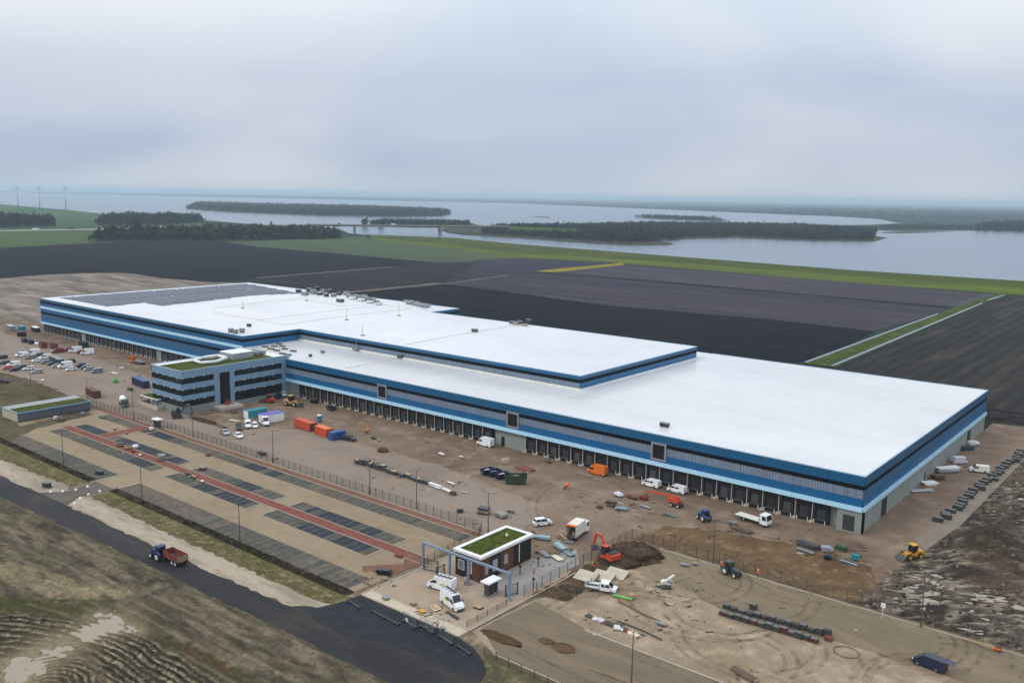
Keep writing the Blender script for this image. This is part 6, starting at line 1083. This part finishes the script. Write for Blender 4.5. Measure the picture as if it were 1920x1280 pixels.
def mixer(px, py, lab, col='orange', rz=.4):
    t = thing('cement_mixer', lab, 'mixer', W_(px, py), rz, 'cement mixers'); part(t, 'drum', MB().loft([[(r*math.cos(a)+z*.35, r*math.sin(a), 1.0+z) for a in [2*PI*i/12 for i in range(12)]] for z, r in ((-.45, .3), (-.2, .62), (.25, .62), (.65, .36))]), M[col], True)
    for s in (-1, 1): part(t, 'leg', MB().tube((-.6, s*.5, 0), (0, s*.4, 1.0), .05), M['darksteel']); part(t, 'leg', MB().tube((.7, s*.5, 0), (0, s*.4, 1.0), .05), M['darksteel']); wheel(t, 'mixer', -.5, s*.55, .25, .1)
mixer(689, 812, 'orange mixer beside the yellow frame in the yard'); mixer(1062, 916, 'orange mixer standing alone in the brown yard')
# heaps
def heap(px, py, r, col, lab, seed=1):
    t = MB().lump((0, 0, -.08), r, 26, 9, .16, seed); q = W_(px, py); o = link('soil_heap', t.mesh('soil_heap', col, True)); o.location = (q[0], q[1], 0); tag(o, lab, 'heap', 'heaps of soil and sand')
m_heapd = gmat('dark_heap_soil', S(80, 67, 56), S(66, 55, 48), S(96, 82, 68), big=.3, small=1.2, rough=.95, bump=.12); m_heapb = gmat('brown_heap_soil', S(104, 86, 64), S(86, 70, 54), None, big=.4, small=1.5, rough=.95, bump=.1)
heap(1193, 1040, (5.6, 4.8, 2.4), m_heapd, 'big dark soil heap beside the red excavator', 2); heap(1160, 1052, (4.5, 4, 1.3), m_heapd, 'low dark soil heap behind the red excavator', 8); heap(718, 845, (1.8, 1.6, 1.1), m_heapb, 'small brown heap in the middle of the yard', 3); heap(1000+24, 1201, (1.4, 1.1, .18), m_heapb, 'flat brown sand patch left of two in the lower yard', 5); heap(1057, 1214, (2.2, 1.6, .25), m_heapb, 'flat brown sand patch right of two in the lower yard', 6); heap(1070, 1103, (2.6, 1.6, .35), m_heapd, 'dark shallow soil patch left of the pickup', 7); heap(940, 1195, (4.5, 1.4, .2), m_heapb, 'long brown sand patch beside the fresh tarmac', 9)
heap(985, 879, (3.2, 1.6, .7), M['rust'], 'heap of red rubble behind the green skip', 10); heap(118, 762, (6, 2.2, .8), m_heapb, 'weedy brown bank left of the bicycle shelter', 12); heap(90, 748, (9, 1.8, .7), gmat('weedy_bank', S(90, 92, 58), S(76, 74, 54), None, big=.2, small=1, rough=1), 'long weedy bank between the left car park and the shelter', 13); heap(385, 789, (7, 1.6, .6), m_heapd, 'dug dark soil along the office wall', 14)
# pallets of pavers
def pallet(x, y, rz, lab, grp, h=.95, m='paver', top='pavertop', s=(1.25, 1.0)):
    t = thing('paver_pallet', lab, 'pallet', (x, y, 0), rz, grp)
    def base(b):
        for k in (-1, 0, 1): b.b2(-s[0]/2, s[0]/2, k*s[1]*.42-.05, k*s[1]*.42+.05, 0, .1)
        for k in range(5): b.b2(-s[0]/2+k*(s[0]-.1)/4, -s[0]/2+.1+k*(s[0]-.1)/4, -s[1]/2, s[1]/2, .1, .14)
    cpart('plt%.2f' % s[0], t, 'pallet_base', base, M['darkwood'])
    def st(b):
        n = 4
        for k in range(n): b.b2(-s[0]/2+.02+.02*(k % 2), s[0]/2-.02, -s[1]/2+.02, s[1]/2-.02-.02*(k % 2), .14+(h-.14)*k/n, .14+(h-.14)*(k+1)/n-.03)
    cpart('plt%.2f_%.2f' % (s[0], h), t, 'paver_stack', st, M[m]); cpart('plt%.2f_%.2f' % (s[0], h), t, 'top_layer', lambda b: b.b2(-s[0]/2+.05, s[0]/2-.05, -s[1]/2+.05, s[1]/2-.05, h-.02, h+.04), M[top])
rp = random.Random(21); a_ = np.array(W_(1762, 978)); b__ = np.array(W_(1918, 849)); n = 28
for k in range(n):
    p = a_+(b__-a_)*k/(n-1); pallet(p[0]+rp.uniform(-.7, .7), p[1]+rp.uniform(-.5, .5), math.atan2(*(b__-a_)[::-1])+PI/2+rp.uniform(-.06, .06), ORD[k]+' dark pallet from the near end of the row along the right side track', 'pallets along the side track', rp.choice((.8, 1.0, 1.15)), s=(2.3, 1.15))
for k in range(18):
    f = k/17; px, py = 672+f*130, 868+f*38; q = W_(px, py); pallet(q[0], q[1]+rp.uniform(-.4, .4), D(-5)+rp.uniform(-.15, .15), ORD[k]+' dark crate from the left in the pallet row in the middle of the yard', 'crates in the middle of the yard', rp.choice((1.1, 1.3, 1.5)) if k < 7 else rp.choice((.8, .95, 1.1)), s=(1.75, 1.4), top='pavertop' if k % 3 else 'wood')
for k in range(14):
    q = W_(1362+k*14.5, 1140+k*4.0); pallet(q[0]+rp.uniform(-.12, .12), q[1]+rp.uniform(-.15, .15), D(-2)+rp.uniform(-.1, .1), ORD[k]+' pallet from the left in the rear paver row of the lower yard', 'rear row of pallets in the lower yard', rp.choice((.55, .8, 1.0, 1.15)), s=(1.25, 1.0), top='paver' if k % 2 else 'pavertop')
for k in range(13):
    q = W_(1356+k*14.2, 1152+k*4.2); pallet(q[0]+rp.uniform(-.12, .12), q[1]+rp.uniform(-.12, .12), D(-2)+rp.uniform(-.08, .08), ORD[k]+' pallet from the left in the front paver row of the lower yard', 'front row of pallets in the lower yard', rp.choice((.7, .85, 1.0)), m='paver' if k % 4 else 'maroon', s=(1.35, 1.05))
pallet(*W_(1412, 1141), 0, 'single dark pallet standing behind the rear paver row', 'single pallets', 1.0); pallet(*W_(1553, 1199), .1, 'small reddish stack right of the paver rows', 'single pallets', .6, 'rust', 'rust'); pallet(*W_(897, 1139), .1, 'wooden pallet lying on the gate apron right of the vans', 'single pallets', .3, 'darkwood', 'wood', (1.6, 1.2))
# boards, pipes, sheets, bags
ALT = dict(white=('offwhite', 'silver'), bag=('white', 'silver'), plaster=('wood', 'offwhite'), black=('darkgrey', 'darksteel'), navy=('blue', 'darkgrey'), lime=('lime',), orange=('orange', 'trim'), greenglass=('sheetglass', 'steel'), sheetglass=('silver', 'greenglass'), red=('rust', 'redorange'))
def flat_stack(px, py, rz, size, col, lab, n=3, cat='stack'):
    q = W_(px, py); t = thing('board_stack', lab, cat, (q[0], q[1], 0), rz, 'stacks of boards and sheets'); l, w, h = size; r = random.Random(int(px))
    n = n if h < .3 else 5
    for s in (-1, 1): part(t, 'bearer', MB().b2(s*l*.35-.06, s*l*.35+.06, -w/2, w/2, 0, .1), M['darkwood'])
    for k in range(n): f = r.uniform(.72, 1.0); g = r.uniform(.7, 1.0); o = part(t, 'board', MB().b2(-l/2*f, l/2*f, -w/2*g, w/2*g, .1+h*k/n, .1+h*(k+.85)/n), M[col] if r.random() < .75 else M[r.choice(ALT.get(col, ('grey', 'wood', 'darkwood', 'steel')))]); o.location = (r.uniform(-.2, .2), r.uniform(-.15, .15), 0); o.rotation_euler[2] = r.uniform(-.12, .12)
for px, py, a, sz, cl, lb in ((1015, 1010, 25, (4.2, 1.6, .6), 'sheetglass', 'stack of blue-grey glass sheets right behind the gatehouse'), (1050, 1028, -20, (4.2, 1.7, .7), 'greenglass', 'large stack of green glass sheets beside the box lorry'), (1066, 1038, -20, (3.6, 1.4, .4), 'greenglass', 'smaller stack of green glass sheets near the gate lane'), (1045, 1047, -15, (3.4, 1.4, .2), 'plaster', 'cream board lying before the glass sheets'), (1022, 1040, -25, (3.4, 1.2, .25), 'grey', 'grey boards lying left of the cream board'), (815, 1140, -10, (2.4, 1.6, .18), 'plaster', 'cream board lying behind the front van on the apron'), (848, 1154, -12, (4.0, .5, .15), 'black', 'dark beam lying right of the cream board on the apron'), (790, 1147, -12, (1.4, .8, .3), 'yellow', 'small yellow pallet on the apron edge'), (775, 1133, -12, (1.2, .9, .5), 'wood', 'pile of wood at the apron edge by the road'), (724, 1122, -12, (1.3, 1.0, .3), 'darkwood', 'brown crate on the concrete strip'),
        (1255, 966, -5, (4.0, 1.0, .25), 'greenglass', 'pale green panel stack left of the red boom lift'), (1210, 951, -5, (4.0, .9, .25), 'silver', 'pale panel stack between the debris and the boom lift'), (1165, 955, 20, (3.0, 1.8, .5), 'sheetglass', 'blue panel stack in front of the debris'), (1145, 948, 5, (2.6, 1.6, 1.3), 'darkwood', 'upright brown wooden stack in the brown yard'), (1125, 952, 0, (1.4, 1.2, .6), 'darkwood', 'small brown wooden stack at the left of the debris'), (1160, 929, -20, (2.4, 1.4, .7), 'bag', 'white covered stack behind the brown wooden one'), (1185, 934, -10, (3.0, 1.2, .6), 'rust', 'red-brown steel stack left of the boom'), (1207, 936, -5, (2.2, 1.4, .9), 'red', 'red steel crate at the tip of the boom'),
        (1390, 994, -12, (5.5, 1.8, .35), 'darkwood', 'dark timber frames below the flatbed lorry'), (1374, 984, 0, (2.0, 1.2, .8), 'darkwood', 'pile of dark timber at the left of the frames'), (1515, 1024, -10, (5.5, 2.0, .8), 'darksteel', 'dark steel racks lying near the right dock end'), (1510, 1034, -10, (4.6, .8, .3), 'grey', 'grey beams in front of the dark racks'), (1550, 1032, 20, (2.2, 2.0, .9), 'silver', 'silver frames right of the dark racks'), (1552, 1048, 5, (1.6, 1.0, .8), 'navy', 'dark blue box in front of the silver frames'), (1577, 1030, -20, (3.0, 1.2, .9), 'green', 'green folded machine part behind the silver frames'), (1603, 1049, 5, (1.6, 1.1, 1.1), 'teal', 'green-grey box at the right of the yard material'), (1592, 1056, -8, (4.5, .7, .2), 'sheetglass', 'blue strips lying in front of the green-grey box'),
        (1728, 921, 52, (7.5, 1.4, .5), 'white', 'long white panels lying by the right side wall'), (1742, 908, 52, (4.5, 2.6, .7), 'white', 'wide white panel stack by the right side wall'), (1776, 884, 52, (7.0, 2.4, 1.3), 'bag', 'large white wrapped stack by the right side wall'), (1796, 866, 52, (4.5, 2.4, 1.6), 'bag', 'tall white wrapped stack farther along the right side wall'), (1823, 834, 52, (4, 2, 1.2), 'white', 'small white stack near the far end of the right side wall'), (1812, 842, 52, (5, 2.4, 1.0), 'darkgrey', 'dark stack between the white ones along the right side wall'), (1758, 897, 52, (3.5, 2.4, 1.0), 'darkwood', 'dark timber stack between the white stacks'), (1736, 917, 52, (1.4, .9, .8), 'yellow', 'yellow box in front of the wide white stack'),
        (1165, 1121, 12, (4.2, .45, .25), 'lime', 'bright green strip of boards by the pickup'), (1184, 1121, 8, (1.2, 1.0, .8), 'wood', 'wooden box at the end of the green strip'), (815, 912, -10, (5.5, .9, .7), 'white', 'white beams at the right end of the crate row'), (838, 921, -10, (4.2, 1.0, .5), 'offwhite', 'pale beams in front of the white ones'), (850, 927, 0, (1.8, 1.2, .8), 'darkwood', 'dark crate below the pale beams'), (846, 906, -5, (3.4, .8, .2), 'offwhite', 'pale boards behind the white beams'), (870, 923, 30, (1.6, .5, .1), 'white', 'small white board lying right of the beams'),
        (940, 968, -15, (3.4, 2.0, .9), 'concrete', 'grey covered stack behind the gatehouse'), (908, 962, 20, (3.0, 2.0, 1.5), 'darkgrey', 'dark machine parts beside the lamp post behind the gatehouse'), (958, 960, 0, (2.2, .8, .3), 'rust', 'red-brown stack right of the grey covered one'), (862, 960, 60, (1.6, .9, .8), 'darkgrey', 'small dark box by the long fence'), (1003, 1000, -35, (3.6, .4, .3), 'darkwood', 'dark beam behind the gatehouse right corner'), (1055, 1008, -35, (4.2, .5, .3), 'rust', 'brown beam left of the box lorry'), (70+10, 714, -10, (2.2, 1.2, .4), 'plaster', 'small pale stack in the left car park'), (244, 731, -10, (3.0, 1.6, .9), 'darkwood', 'dark pile below the long blue container'), (215, 700, 5, (5, 1.4, .2), 'plaster', 'yellowish boards lying in the left car park'), (228, 690, 0, (3, 1.2, .3), 'bag', 'white bags beside the yellowish boards'), (69, 646, -10, (4, 1.6, .8), 'white', 'white boards above the rust red skip'),
        (1395, 1264, -14, (5.6, 1.6, .12), 'darkwood', 'flat dark steel grating at the bottom of the lower yard'), (491, 852, -6, (2.8, 1.4, .8), 'black', 'black covered stack behind the long fence'), (515, 860, -6, (1.8, 1.0, .4), 'grey', 'small grey stack right of the black covered one'), (415, 800, -5, (6, 1.2, .4), 'darkwood', 'row of dark timber by the silver saloon'), (440, 790, 20, (4, .8, .4), 'plaster', 'pale boards left of the teal shed'), (700, 822, -20, (2.2, 1.0, .4), 'darkgreen', 'dark green sacks right of the mixer'), (710, 826, -20, (1.6, .8, .2), 'grey', 'grey debris right of the dark green sacks'), (828, 852, -10, (2.6, .9, .3), 'bag', 'white debris in the middle of the yard'), (865, 858, 0, (1.4, 1.0, .4), 'plaster', 'cream bag heap in the middle of the yard'), (1028, 867, -5, (2, 1, .4), 'darkwood', 'small brown stack by the dock line'), (948, 868, 50, (2.4, .4, 1.4), 'plaster', 'upright cream post behind the blue skips'), (925, 880, 15, (3.4, 1.0, .8), 'greenglass', 'long green-grey box behind the blue skips'),
        (225, 835, -14, (3.2, 1.4, .8), 'darkgreen', 'dark bundle on the upper left parking bays'), (240, 841, -14, (2.4, 1.2, .9), 'tan', 'brown bundle on the red path'), (254, 839, -14, (2.4, 1.4, .7), 'bag', 'white bundle above the red path'), (249, 847, -10, (1.6, .8, .6), 'red', 'red boxes on the red path'), (262, 853, -14, (1.6, .6, .2), 'white', 'white bench frame lying on the red path'), (304, 862, -14, (2.6, 1.8, 1.5), 'tan', 'brown wooden stack at the end of the upper parking row'), (380, 881, 20, (2.2, .9, .8), 'rust', 'dark red machine on the middle parking row'), (350, 889, -14, (2.4, .8, .5), 'black', 'black bundles left in the middle lower parking row'), (363, 895, -14, (2.6, .7, .4), 'darkgrey', 'dark bundles second in the middle lower parking row'), (379, 903, -14, (1.2, .6, .3), 'offwhite', 'small pale bundle in the middle lower parking row'), (187, 888, 20, (2.4, 1.2, .8), 'black', 'black plastic bundle on the left lower parking row'), (390, 854, 10, (1.6, .9, .5), 'rust', 'small red-brown heap on the lane crossing'), (88, 913, 10, (2.8, 1.4, 1.1), 'black', 'black and orange road machine at the roadside junction'), (115, 788, -10, (2.8, 1.6, .9), 'darkwood', 'dark stack by the shelter corner'), (104, 786, -10, (1.2, 1.0, 1.0), 'white', 'white crate beside the dark stack by the shelter'), (155, 777, 0, (2.2, 1.2, .8), 'grey', 'grey stack at the right end of the shelter'), (192, 783, -10, (2.6, 1.4, .5), 'darkgreen', 'low dark heap by the upper parking lane'), (215, 805, -10, (1.4, .8, .5), 'wood', 'small brown crate on the upper parking lane'), (238, 813, -10, (1.2, .6, .4), 'darkwood', 'small dark crate by the red cross path'), (284, 806, -10, (1.8, 1.2, .8), 'bag', 'white bags beside the turnstile kiosk'), (720, 1075, 30, (3.2, 1.6, .9), 'black', 'black drums at the lower right of the car park'), (748, 1043, 10, (2.2, .6, .5), 'rust', 'red-brown items at the end of the red path'), (1247, 1102, 30, (2.0, 1.2, .6), 'darksteel', 'dark trailer base under the white machine'), (1240, 1171, 10, (1.8, .7, .3), 'grey', 'small grey machine at the end of the dark hose'), (1870, 1219, -10, (1.2, .7, .5), 'orange', 'orange box by the lower fence at the right'), (1283, 1060, 10, (2.0, .8, .4), 'concrete', 'small grey slabs by the yard fence corner'), (1303, 1058, 10, (1, .8, .4), 'rust', 'small red-brown stack by the yard fence corner')):
    flat_stack(px, py, D(a), sz, cl, lb)
flat_stack(590, 755, D(10), (3.4, 2.2, 1.5), 'black', 'black covered heap in front of the first docks'); flat_stack(621, 768, D(-10), (4.2, 2.2, 1.2), 'black', 'long black covered heap further along the first docks')
def debris():
    mb = MB(); r = random.Random(17)
    for px, py, sx, sy, n in ((1160, 945, 60, 20, 70), (1560, 1040, 70, 18, 80), (970, 885, 30, 10, 40), (1040, 1030, 50, 22, 70), (930, 968, 60, 16, 60), (760, 900, 90, 24, 60), (850, 850, 120, 30, 60), (1400, 990, 50, 14, 40), (1150, 1170, 60, 20, 60), (420, 795, 60, 14, 70), (280, 740, 60, 20, 60), (225, 700, 60, 20, 60), (90, 640, 70, 14, 70), (1790, 870, 40, 30, 50), (800, 1150, 50, 14, 50), (1250, 1100, 60, 20, 40), (1700, 1090, 60, 20, 50), (100, 765, 60, 14, 80), (240, 845, 40, 10, 40), (560, 760, 40, 10, 40), (1350, 1030, 200, 60, 70), (700, 1090, 40, 14, 30), (1300, 1150, 200, 60, 70)):
        for k in range(int(n*.6)):
            q = g2(px+r.gauss(0, sx*.6), py+r.gauss(0, sy*.6)); a = r.uniform(0, 6.3); l = r.choice((.15, .2, .3, .3, .5, .9, 1.4)); mb.box((q[0], q[1], .02), (l, r.uniform(.1, .3), r.uniform(.06, .25)), a)
    m, N, L, b = base_mat('mixed_debris'); geo = N.new('ShaderNodeNewGeometry'); rp_ = N.new('ShaderNodeValToRGB'); L.new(geo.outputs['Random Per Island'], rp_.inputs[0]); rp_.color_ramp.interpolation = 'CONSTANT'
    e = rp_.color_ramp.elements; e[0].color = (.03, .03, .03, 1); e[1].position = .25; e[1].color = (.12, .085, .055, 1)
    for p, c in ((.5, (.20, .17, .13, 1)), (.86, (.45, .44, .42, 1)), (.92, (.12, .05, .035, 1)), (.97, (.1, .14, .17, 1))): k = e.new(p); k.color = c
    L.new(rp_.outputs[0], b.inputs['Base Color']); b.inputs['Roughness'].default_value = .85
    stuff('debris', mb.mesh('debris', m), 'small offcuts and rubble scattered over the site', 'debris')
debris()
t = thing('concrete_pump', 'small white concrete machine with raised arm in the lower yard', 'machine', W_(1248, 1100), D(40)); part(t, 'arm', MB().bar((-.6, 0, .9), (1.6, 0, 2.5), .35, .3), M['white']); part(t, 'body', MB().side([(-.9, .5), (.8, .5), (.9, 1.2), (-.4, 1.5), (-.9, 1.2)], 1.0), M['offwhite']); part(t, 'hopper', MB().loft([[(.3, -.3, .7), (1.0, -.3, .7), (1.0, .3, .7), (.3, .3, .7)], [(.1, -.6, 1.4), (1.3, -.6, 1.4), (1.3, .6, 1.4), (.1, .6, 1.4)]]), M['steel'])
for sx in (-.6, .6): wheel(t, 'pump', sx, -.6, .3, .15); wheel(t, 'pump', sx, .6, .3, .15)
def pipe(pts, r, col, lab, cat='hose'):
    P = [(*W_(*p), r+.01) for p in pts]; o = link('ground_hose', MB().path(P, r).mesh('ground_hose', M[col])); tag(o, lab, cat)
pipe([(1160, 1126), (1180, 1138), (1210, 1153), (1238, 1165)], .09, 'darksteel', 'thin dark hose running across the pale lower yard', 'hose'); pipe([(1157, 1164), (1202, 1181), (1241, 1200)], .13, 'black', 'thick black pipe lying in the pale lower yard', 'pipe')
cc = W_(1587, 1222); mb = MB(); mb.path([(2.1*math.cos(i*PI/16), 1.9*math.sin(i*PI/16), .06) for i in range(33)], .06); o = link('hose_ring', mb.mesh('hose_ring', M['darksteel'])); o.location = (cc[0], cc[1], 0); tag(o, 'big dark ring of hose lying in the lower yard', 'hose')
for k, (px, py, cl) in enumerate(((1104, 1155, 'darkgrey'), (1117, 1161, 'bag'), (1127, 1163, 'bag'), (1137, 1168, 'darkwood'), (1147, 1172, 'darkgreen'), (1157, 1176, 'bag'), (1166, 1179, 'bag'), (1174, 1182, 'rust'), (1183, 1187, 'plaster'), (1192, 1190, 'plaster'))):
    q = W_(px, py); o = link('rubble_bag', MB().lump((0, 0, -.03), (.75, .55, .55), 9, 5, .2, k+30).mesh('rubble_bag', M[cl])); o.location = (q[0], q[1], 0); tag(o, ORD[k]+' bag from the left in the line of rubble bags in the lower yard', 'bag', 'bags in the lower yard')
for k, (px, py) in enumerate(((95, 922), (118, 921), (142, 918), (164, 912), (187, 921), (166, 927), (150, 934), (140, 944))):
    q = W_(px, py); o = link('white_boulder', MB().lump((0, 0, -.03), (.40, .36, .42), 9, 5, .18, k+50).mesh('white_boulder', M['white'])); o.location = (q[0], q[1], 0); tag(o, ORD[k]+' white boulder counted clockwise round the car park entrance', 'boulder', 'boulders at the car park entrance')
for k, (px, py) in enumerate(((64, 908), (70, 908), (78, 907))):
    t = thing('marker_post', ORD[k]+' red and white marker post from the left by the road machine', 'post', W_(px, py), 0, 'marker posts'); part(t, 'post', MB().tube((0, 0, 0), (0, 0, 1.1), .06), M['white']); part(t, 'band', MB().tube((0, 0, .5), (0, 0, .8), .065), M['red'])
for k, (px, py) in enumerate(((935, 1077), (975, 1076), (1009, 1061), (1000, 1100))):
    t = thing('bollard', ORD[k]+' dark bollard from the left along the gate lane', 'bollard', W_(px, py), 0, 'bollards of the gate lane'); part(t, 'post', MB().tube((0, 0, 0), (0, 0, 1.5), .12, n=8), M['darksteel']); part(t, 'head', MB().b2(-.2, .2, -.16, .16, 1.5, 2.0), M['black'])
for k, (px, py, a) in enumerate(((1098, 1083, 5), (1155, 1078, 5), (1130, 1083, 5))):
    t = thing('pale_screen', ('left', 'right', 'middle')[k]+' slab of the pale sloping concrete screens behind the pickup', 'slab', W_(px, py), D(a), 'pale slabs behind the pickup'); part(t, 'slab', MB().add([(-2.2, -1.4, 0), (2.2, -1.4, 0), (2.2, 1.6, .9), (-2.2, 1.6, .9), (-2.2, -1.2, -.05), (2.2, -1.2, -.05), (2.2, 1.7, .6), (-2.2, 1.7, .6)], [(0, 1, 2, 3), (7, 6, 5, 4), (3, 2, 6, 7), (0, 3, 7, 4), (1, 5, 6, 2)]), M['paleconcrete']); part(t, 'footing', MB().b2(-2.2, 2.2, 1.2, 1.6, -.05, .5), M['concrete'])
t = thing('sign_pole', 'thin white pole with a white board at the fence corner on the right', 'sign', W_(1654, 1158)); part(t, 'pole', MB().tube((0, 0, 0), (0, 0, 2.8), .05), M['white']); part(t, 'board', MB().b2(-.4, .4, -.03, .03, 2.0, 2.9), M['white'])
t = thing('floodlight', 'yellow tripod lamp standing left of the orange box', 'tripod', W_(1836, 1215)); part(t, 'head', MB().b2(-.2, .2, -.12, .12, .8, 1.1), M['yellow'])
for a in (0, 2.1, 4.2): part(t, 'leg', MB().tube((0, 0, .85), (.4*math.cos(a), .4*math.sin(a), 0), .025), M['steel'])
# ------------------------------------------------------------------ people
def person_mesh(stride, armf):
    V = []; E_ = []; Rr = []
    def v(p, r): V.append(p); Rr.append(r); return len(V)-1
    def ch(a, pts):
        for p, r in pts: b = v(p, r); E_.append((a, b)); a = b
        return a
    pel = v((0, 0, .95), .15); chest = ch(pel, [((0, 0, 1.15), .145), ((.01, 0, 1.38), .165)]); neck = ch(chest, [((.01, 0, 1.52), .06)]); ch(neck, [((.03, 0, 1.62), .095), ((.03, 0, 1.73), .09)])
    for s in (-1, 1):
        st = stride*s; ch(pel, [((0, s*.11, .86), .10), ((st*.5, s*.12, .5), .07), ((st*.6-.04, s*.12, .1), .05), ((st*.6+.12, s*.13, .04), .04)])
        w = ch(chest, [((0, s*.2, 1.40), .065), ((-armf*s*.12, s*.27, 1.14), .05), ((armf*.28, s*.25, .92), .038), ((armf*.36, s*.25, .86), .035)])
        bx, by, bz = V[w]
        for k in range(4): ch(w, [((bx+.035-.02*k+.02, by+.012*s*(k-1.5), bz-.05), .010), ((bx+.04-.02*k+.02, by+.012*s*(k-1.5), bz-.085-.01*(k in (1, 2))), .008)])
        ch(w, [((bx+.05, by-.02*s, bz-.02), .010), ((bx+.07, by-.025*s, bz-.05), .009)])
    me = bpy.data.meshes.new('person_body'); me.from_pydata(V, E_, []); me.update(); return me, Rr
def person_mat(name, top, legs):
    if name in MATS: return MATS[name]
    m, N, L, b = base_mat(name); tc = N.new('ShaderNodeTexCoord'); sp = N.new('ShaderNodeSeparateXYZ'); L.new(tc.outputs['Object'], sp.inputs[0]); mr = N.new('ShaderNodeMath'); mr.operation = 'DIVIDE'; L.new(sp.outputs[2], mr.inputs[0]); mr.inputs[1].default_value = 2.0
    r = N.new('ShaderNodeValToRGB'); r.color_ramp.interpolation = 'CONSTANT'; e = r.color_ramp.elements; e[0].position = 0; e[0].color = (.01, .01, .01, 1); e[1].position = .05; e[1].color = legs
    for p, c in ((.47, top), (.765, (.45, .26, .19, 1)), (.87, (.05, .03, .02, 1))): k = e.new(p); k.color = c
    L.new(mr.outputs[0], r.inputs[0]); L.new(r.outputs[0], b.inputs['Base Color']); b.inputs['Roughness'].default_value = .8; MATS[name] = m; return m
PM = {}
def person(px, py, rz, lab, top=(.85, .10, .04, 1), legs=(.03, .035, .05, 1), stride=.25, armf=.6, helmet='white'):
    key = (stride, armf, top)
    t = thing('person', lab, 'person', W_(px, py), rz, 'people on the site')
    me, Rr = person_mesh(stride, armf); me.materials.append(person_mat('clothes%d' % (hash(top) % 9999), top, legs)); o = link('body', me, t); sk = o.modifiers.new('skin', 'SKIN')
    for i, r in enumerate(Rr): d = me.skin_vertices[0].data[i]; d.radius = (r, r); d.use_root = (i == 0)
    ss = o.modifiers.new('sub', 'SUBSURF'); ss.levels = 1; ss.render_levels = 1
    part(t, 'helmet', MB().lump((.03, 0, 1.70), (.135, .125, .13), 10, 4, 0).b2(.1, .22, -.08, .08, 1.69, 1.71), M[helmet], True)
WHITE_ = (.6, .6, .6, 1)
for px, py, a, lb, tp in ((1001, 1076, 60, 'worker in orange walking along the gate lane', None), (913, 1111, 200, 'worker in orange beside the gatehouse turnstile', None), (1110, 1068, 20, 'worker in orange below the red excavator', None), (1352, 1067, 300, 'worker in orange left of the dark tractor by the yard fence', None), (1421, 1082, 250, 'worker in orange right of the dark tractor by the yard fence', None), (820, 1178, 120, 'worker in white behind the barriers, left of two', WHITE_), (829, 1186, 100, 'worker in white behind the barriers, right of two', WHITE_), (872, 1097, 30, 'worker in pale grey at the rear of the van by the gatehouse', (.4, .42, .45, 1)), (1398+3, 925, 100, 'worker in dark clothes near the docks', (.05, .06, .09, 1))):
    person(px, py, D(a), lb, **({'top': tp} if tp else {}))
# ------------------------------------------------------------------ air
hz = bpy.data.materials.new('haze_air'); hz.use_nodes = True
def build_haze():
    N = hz.node_tree.nodes; L = hz.node_tree.links; N.remove(N['Principled BSDF']); v = N.new('ShaderNodeVolumePrincipled'); v.inputs['Color'].default_value = (.63, .785, .90, 1); v.inputs['Density'].default_value = HAZE; v.inputs['Anisotropy'].default_value = .1
    L.new(v.outputs[0], N['Material Output'].inputs['Volume'])
build_haze()
o = link('haze', MB().b2(-43500, 43500, -43500, 43500, -1.6, 125).mesh('haze', hz)); o['kind'] = 'stuff'; o['label'] = 'pale blue haze over the far land'; o['category'] = 'haze'
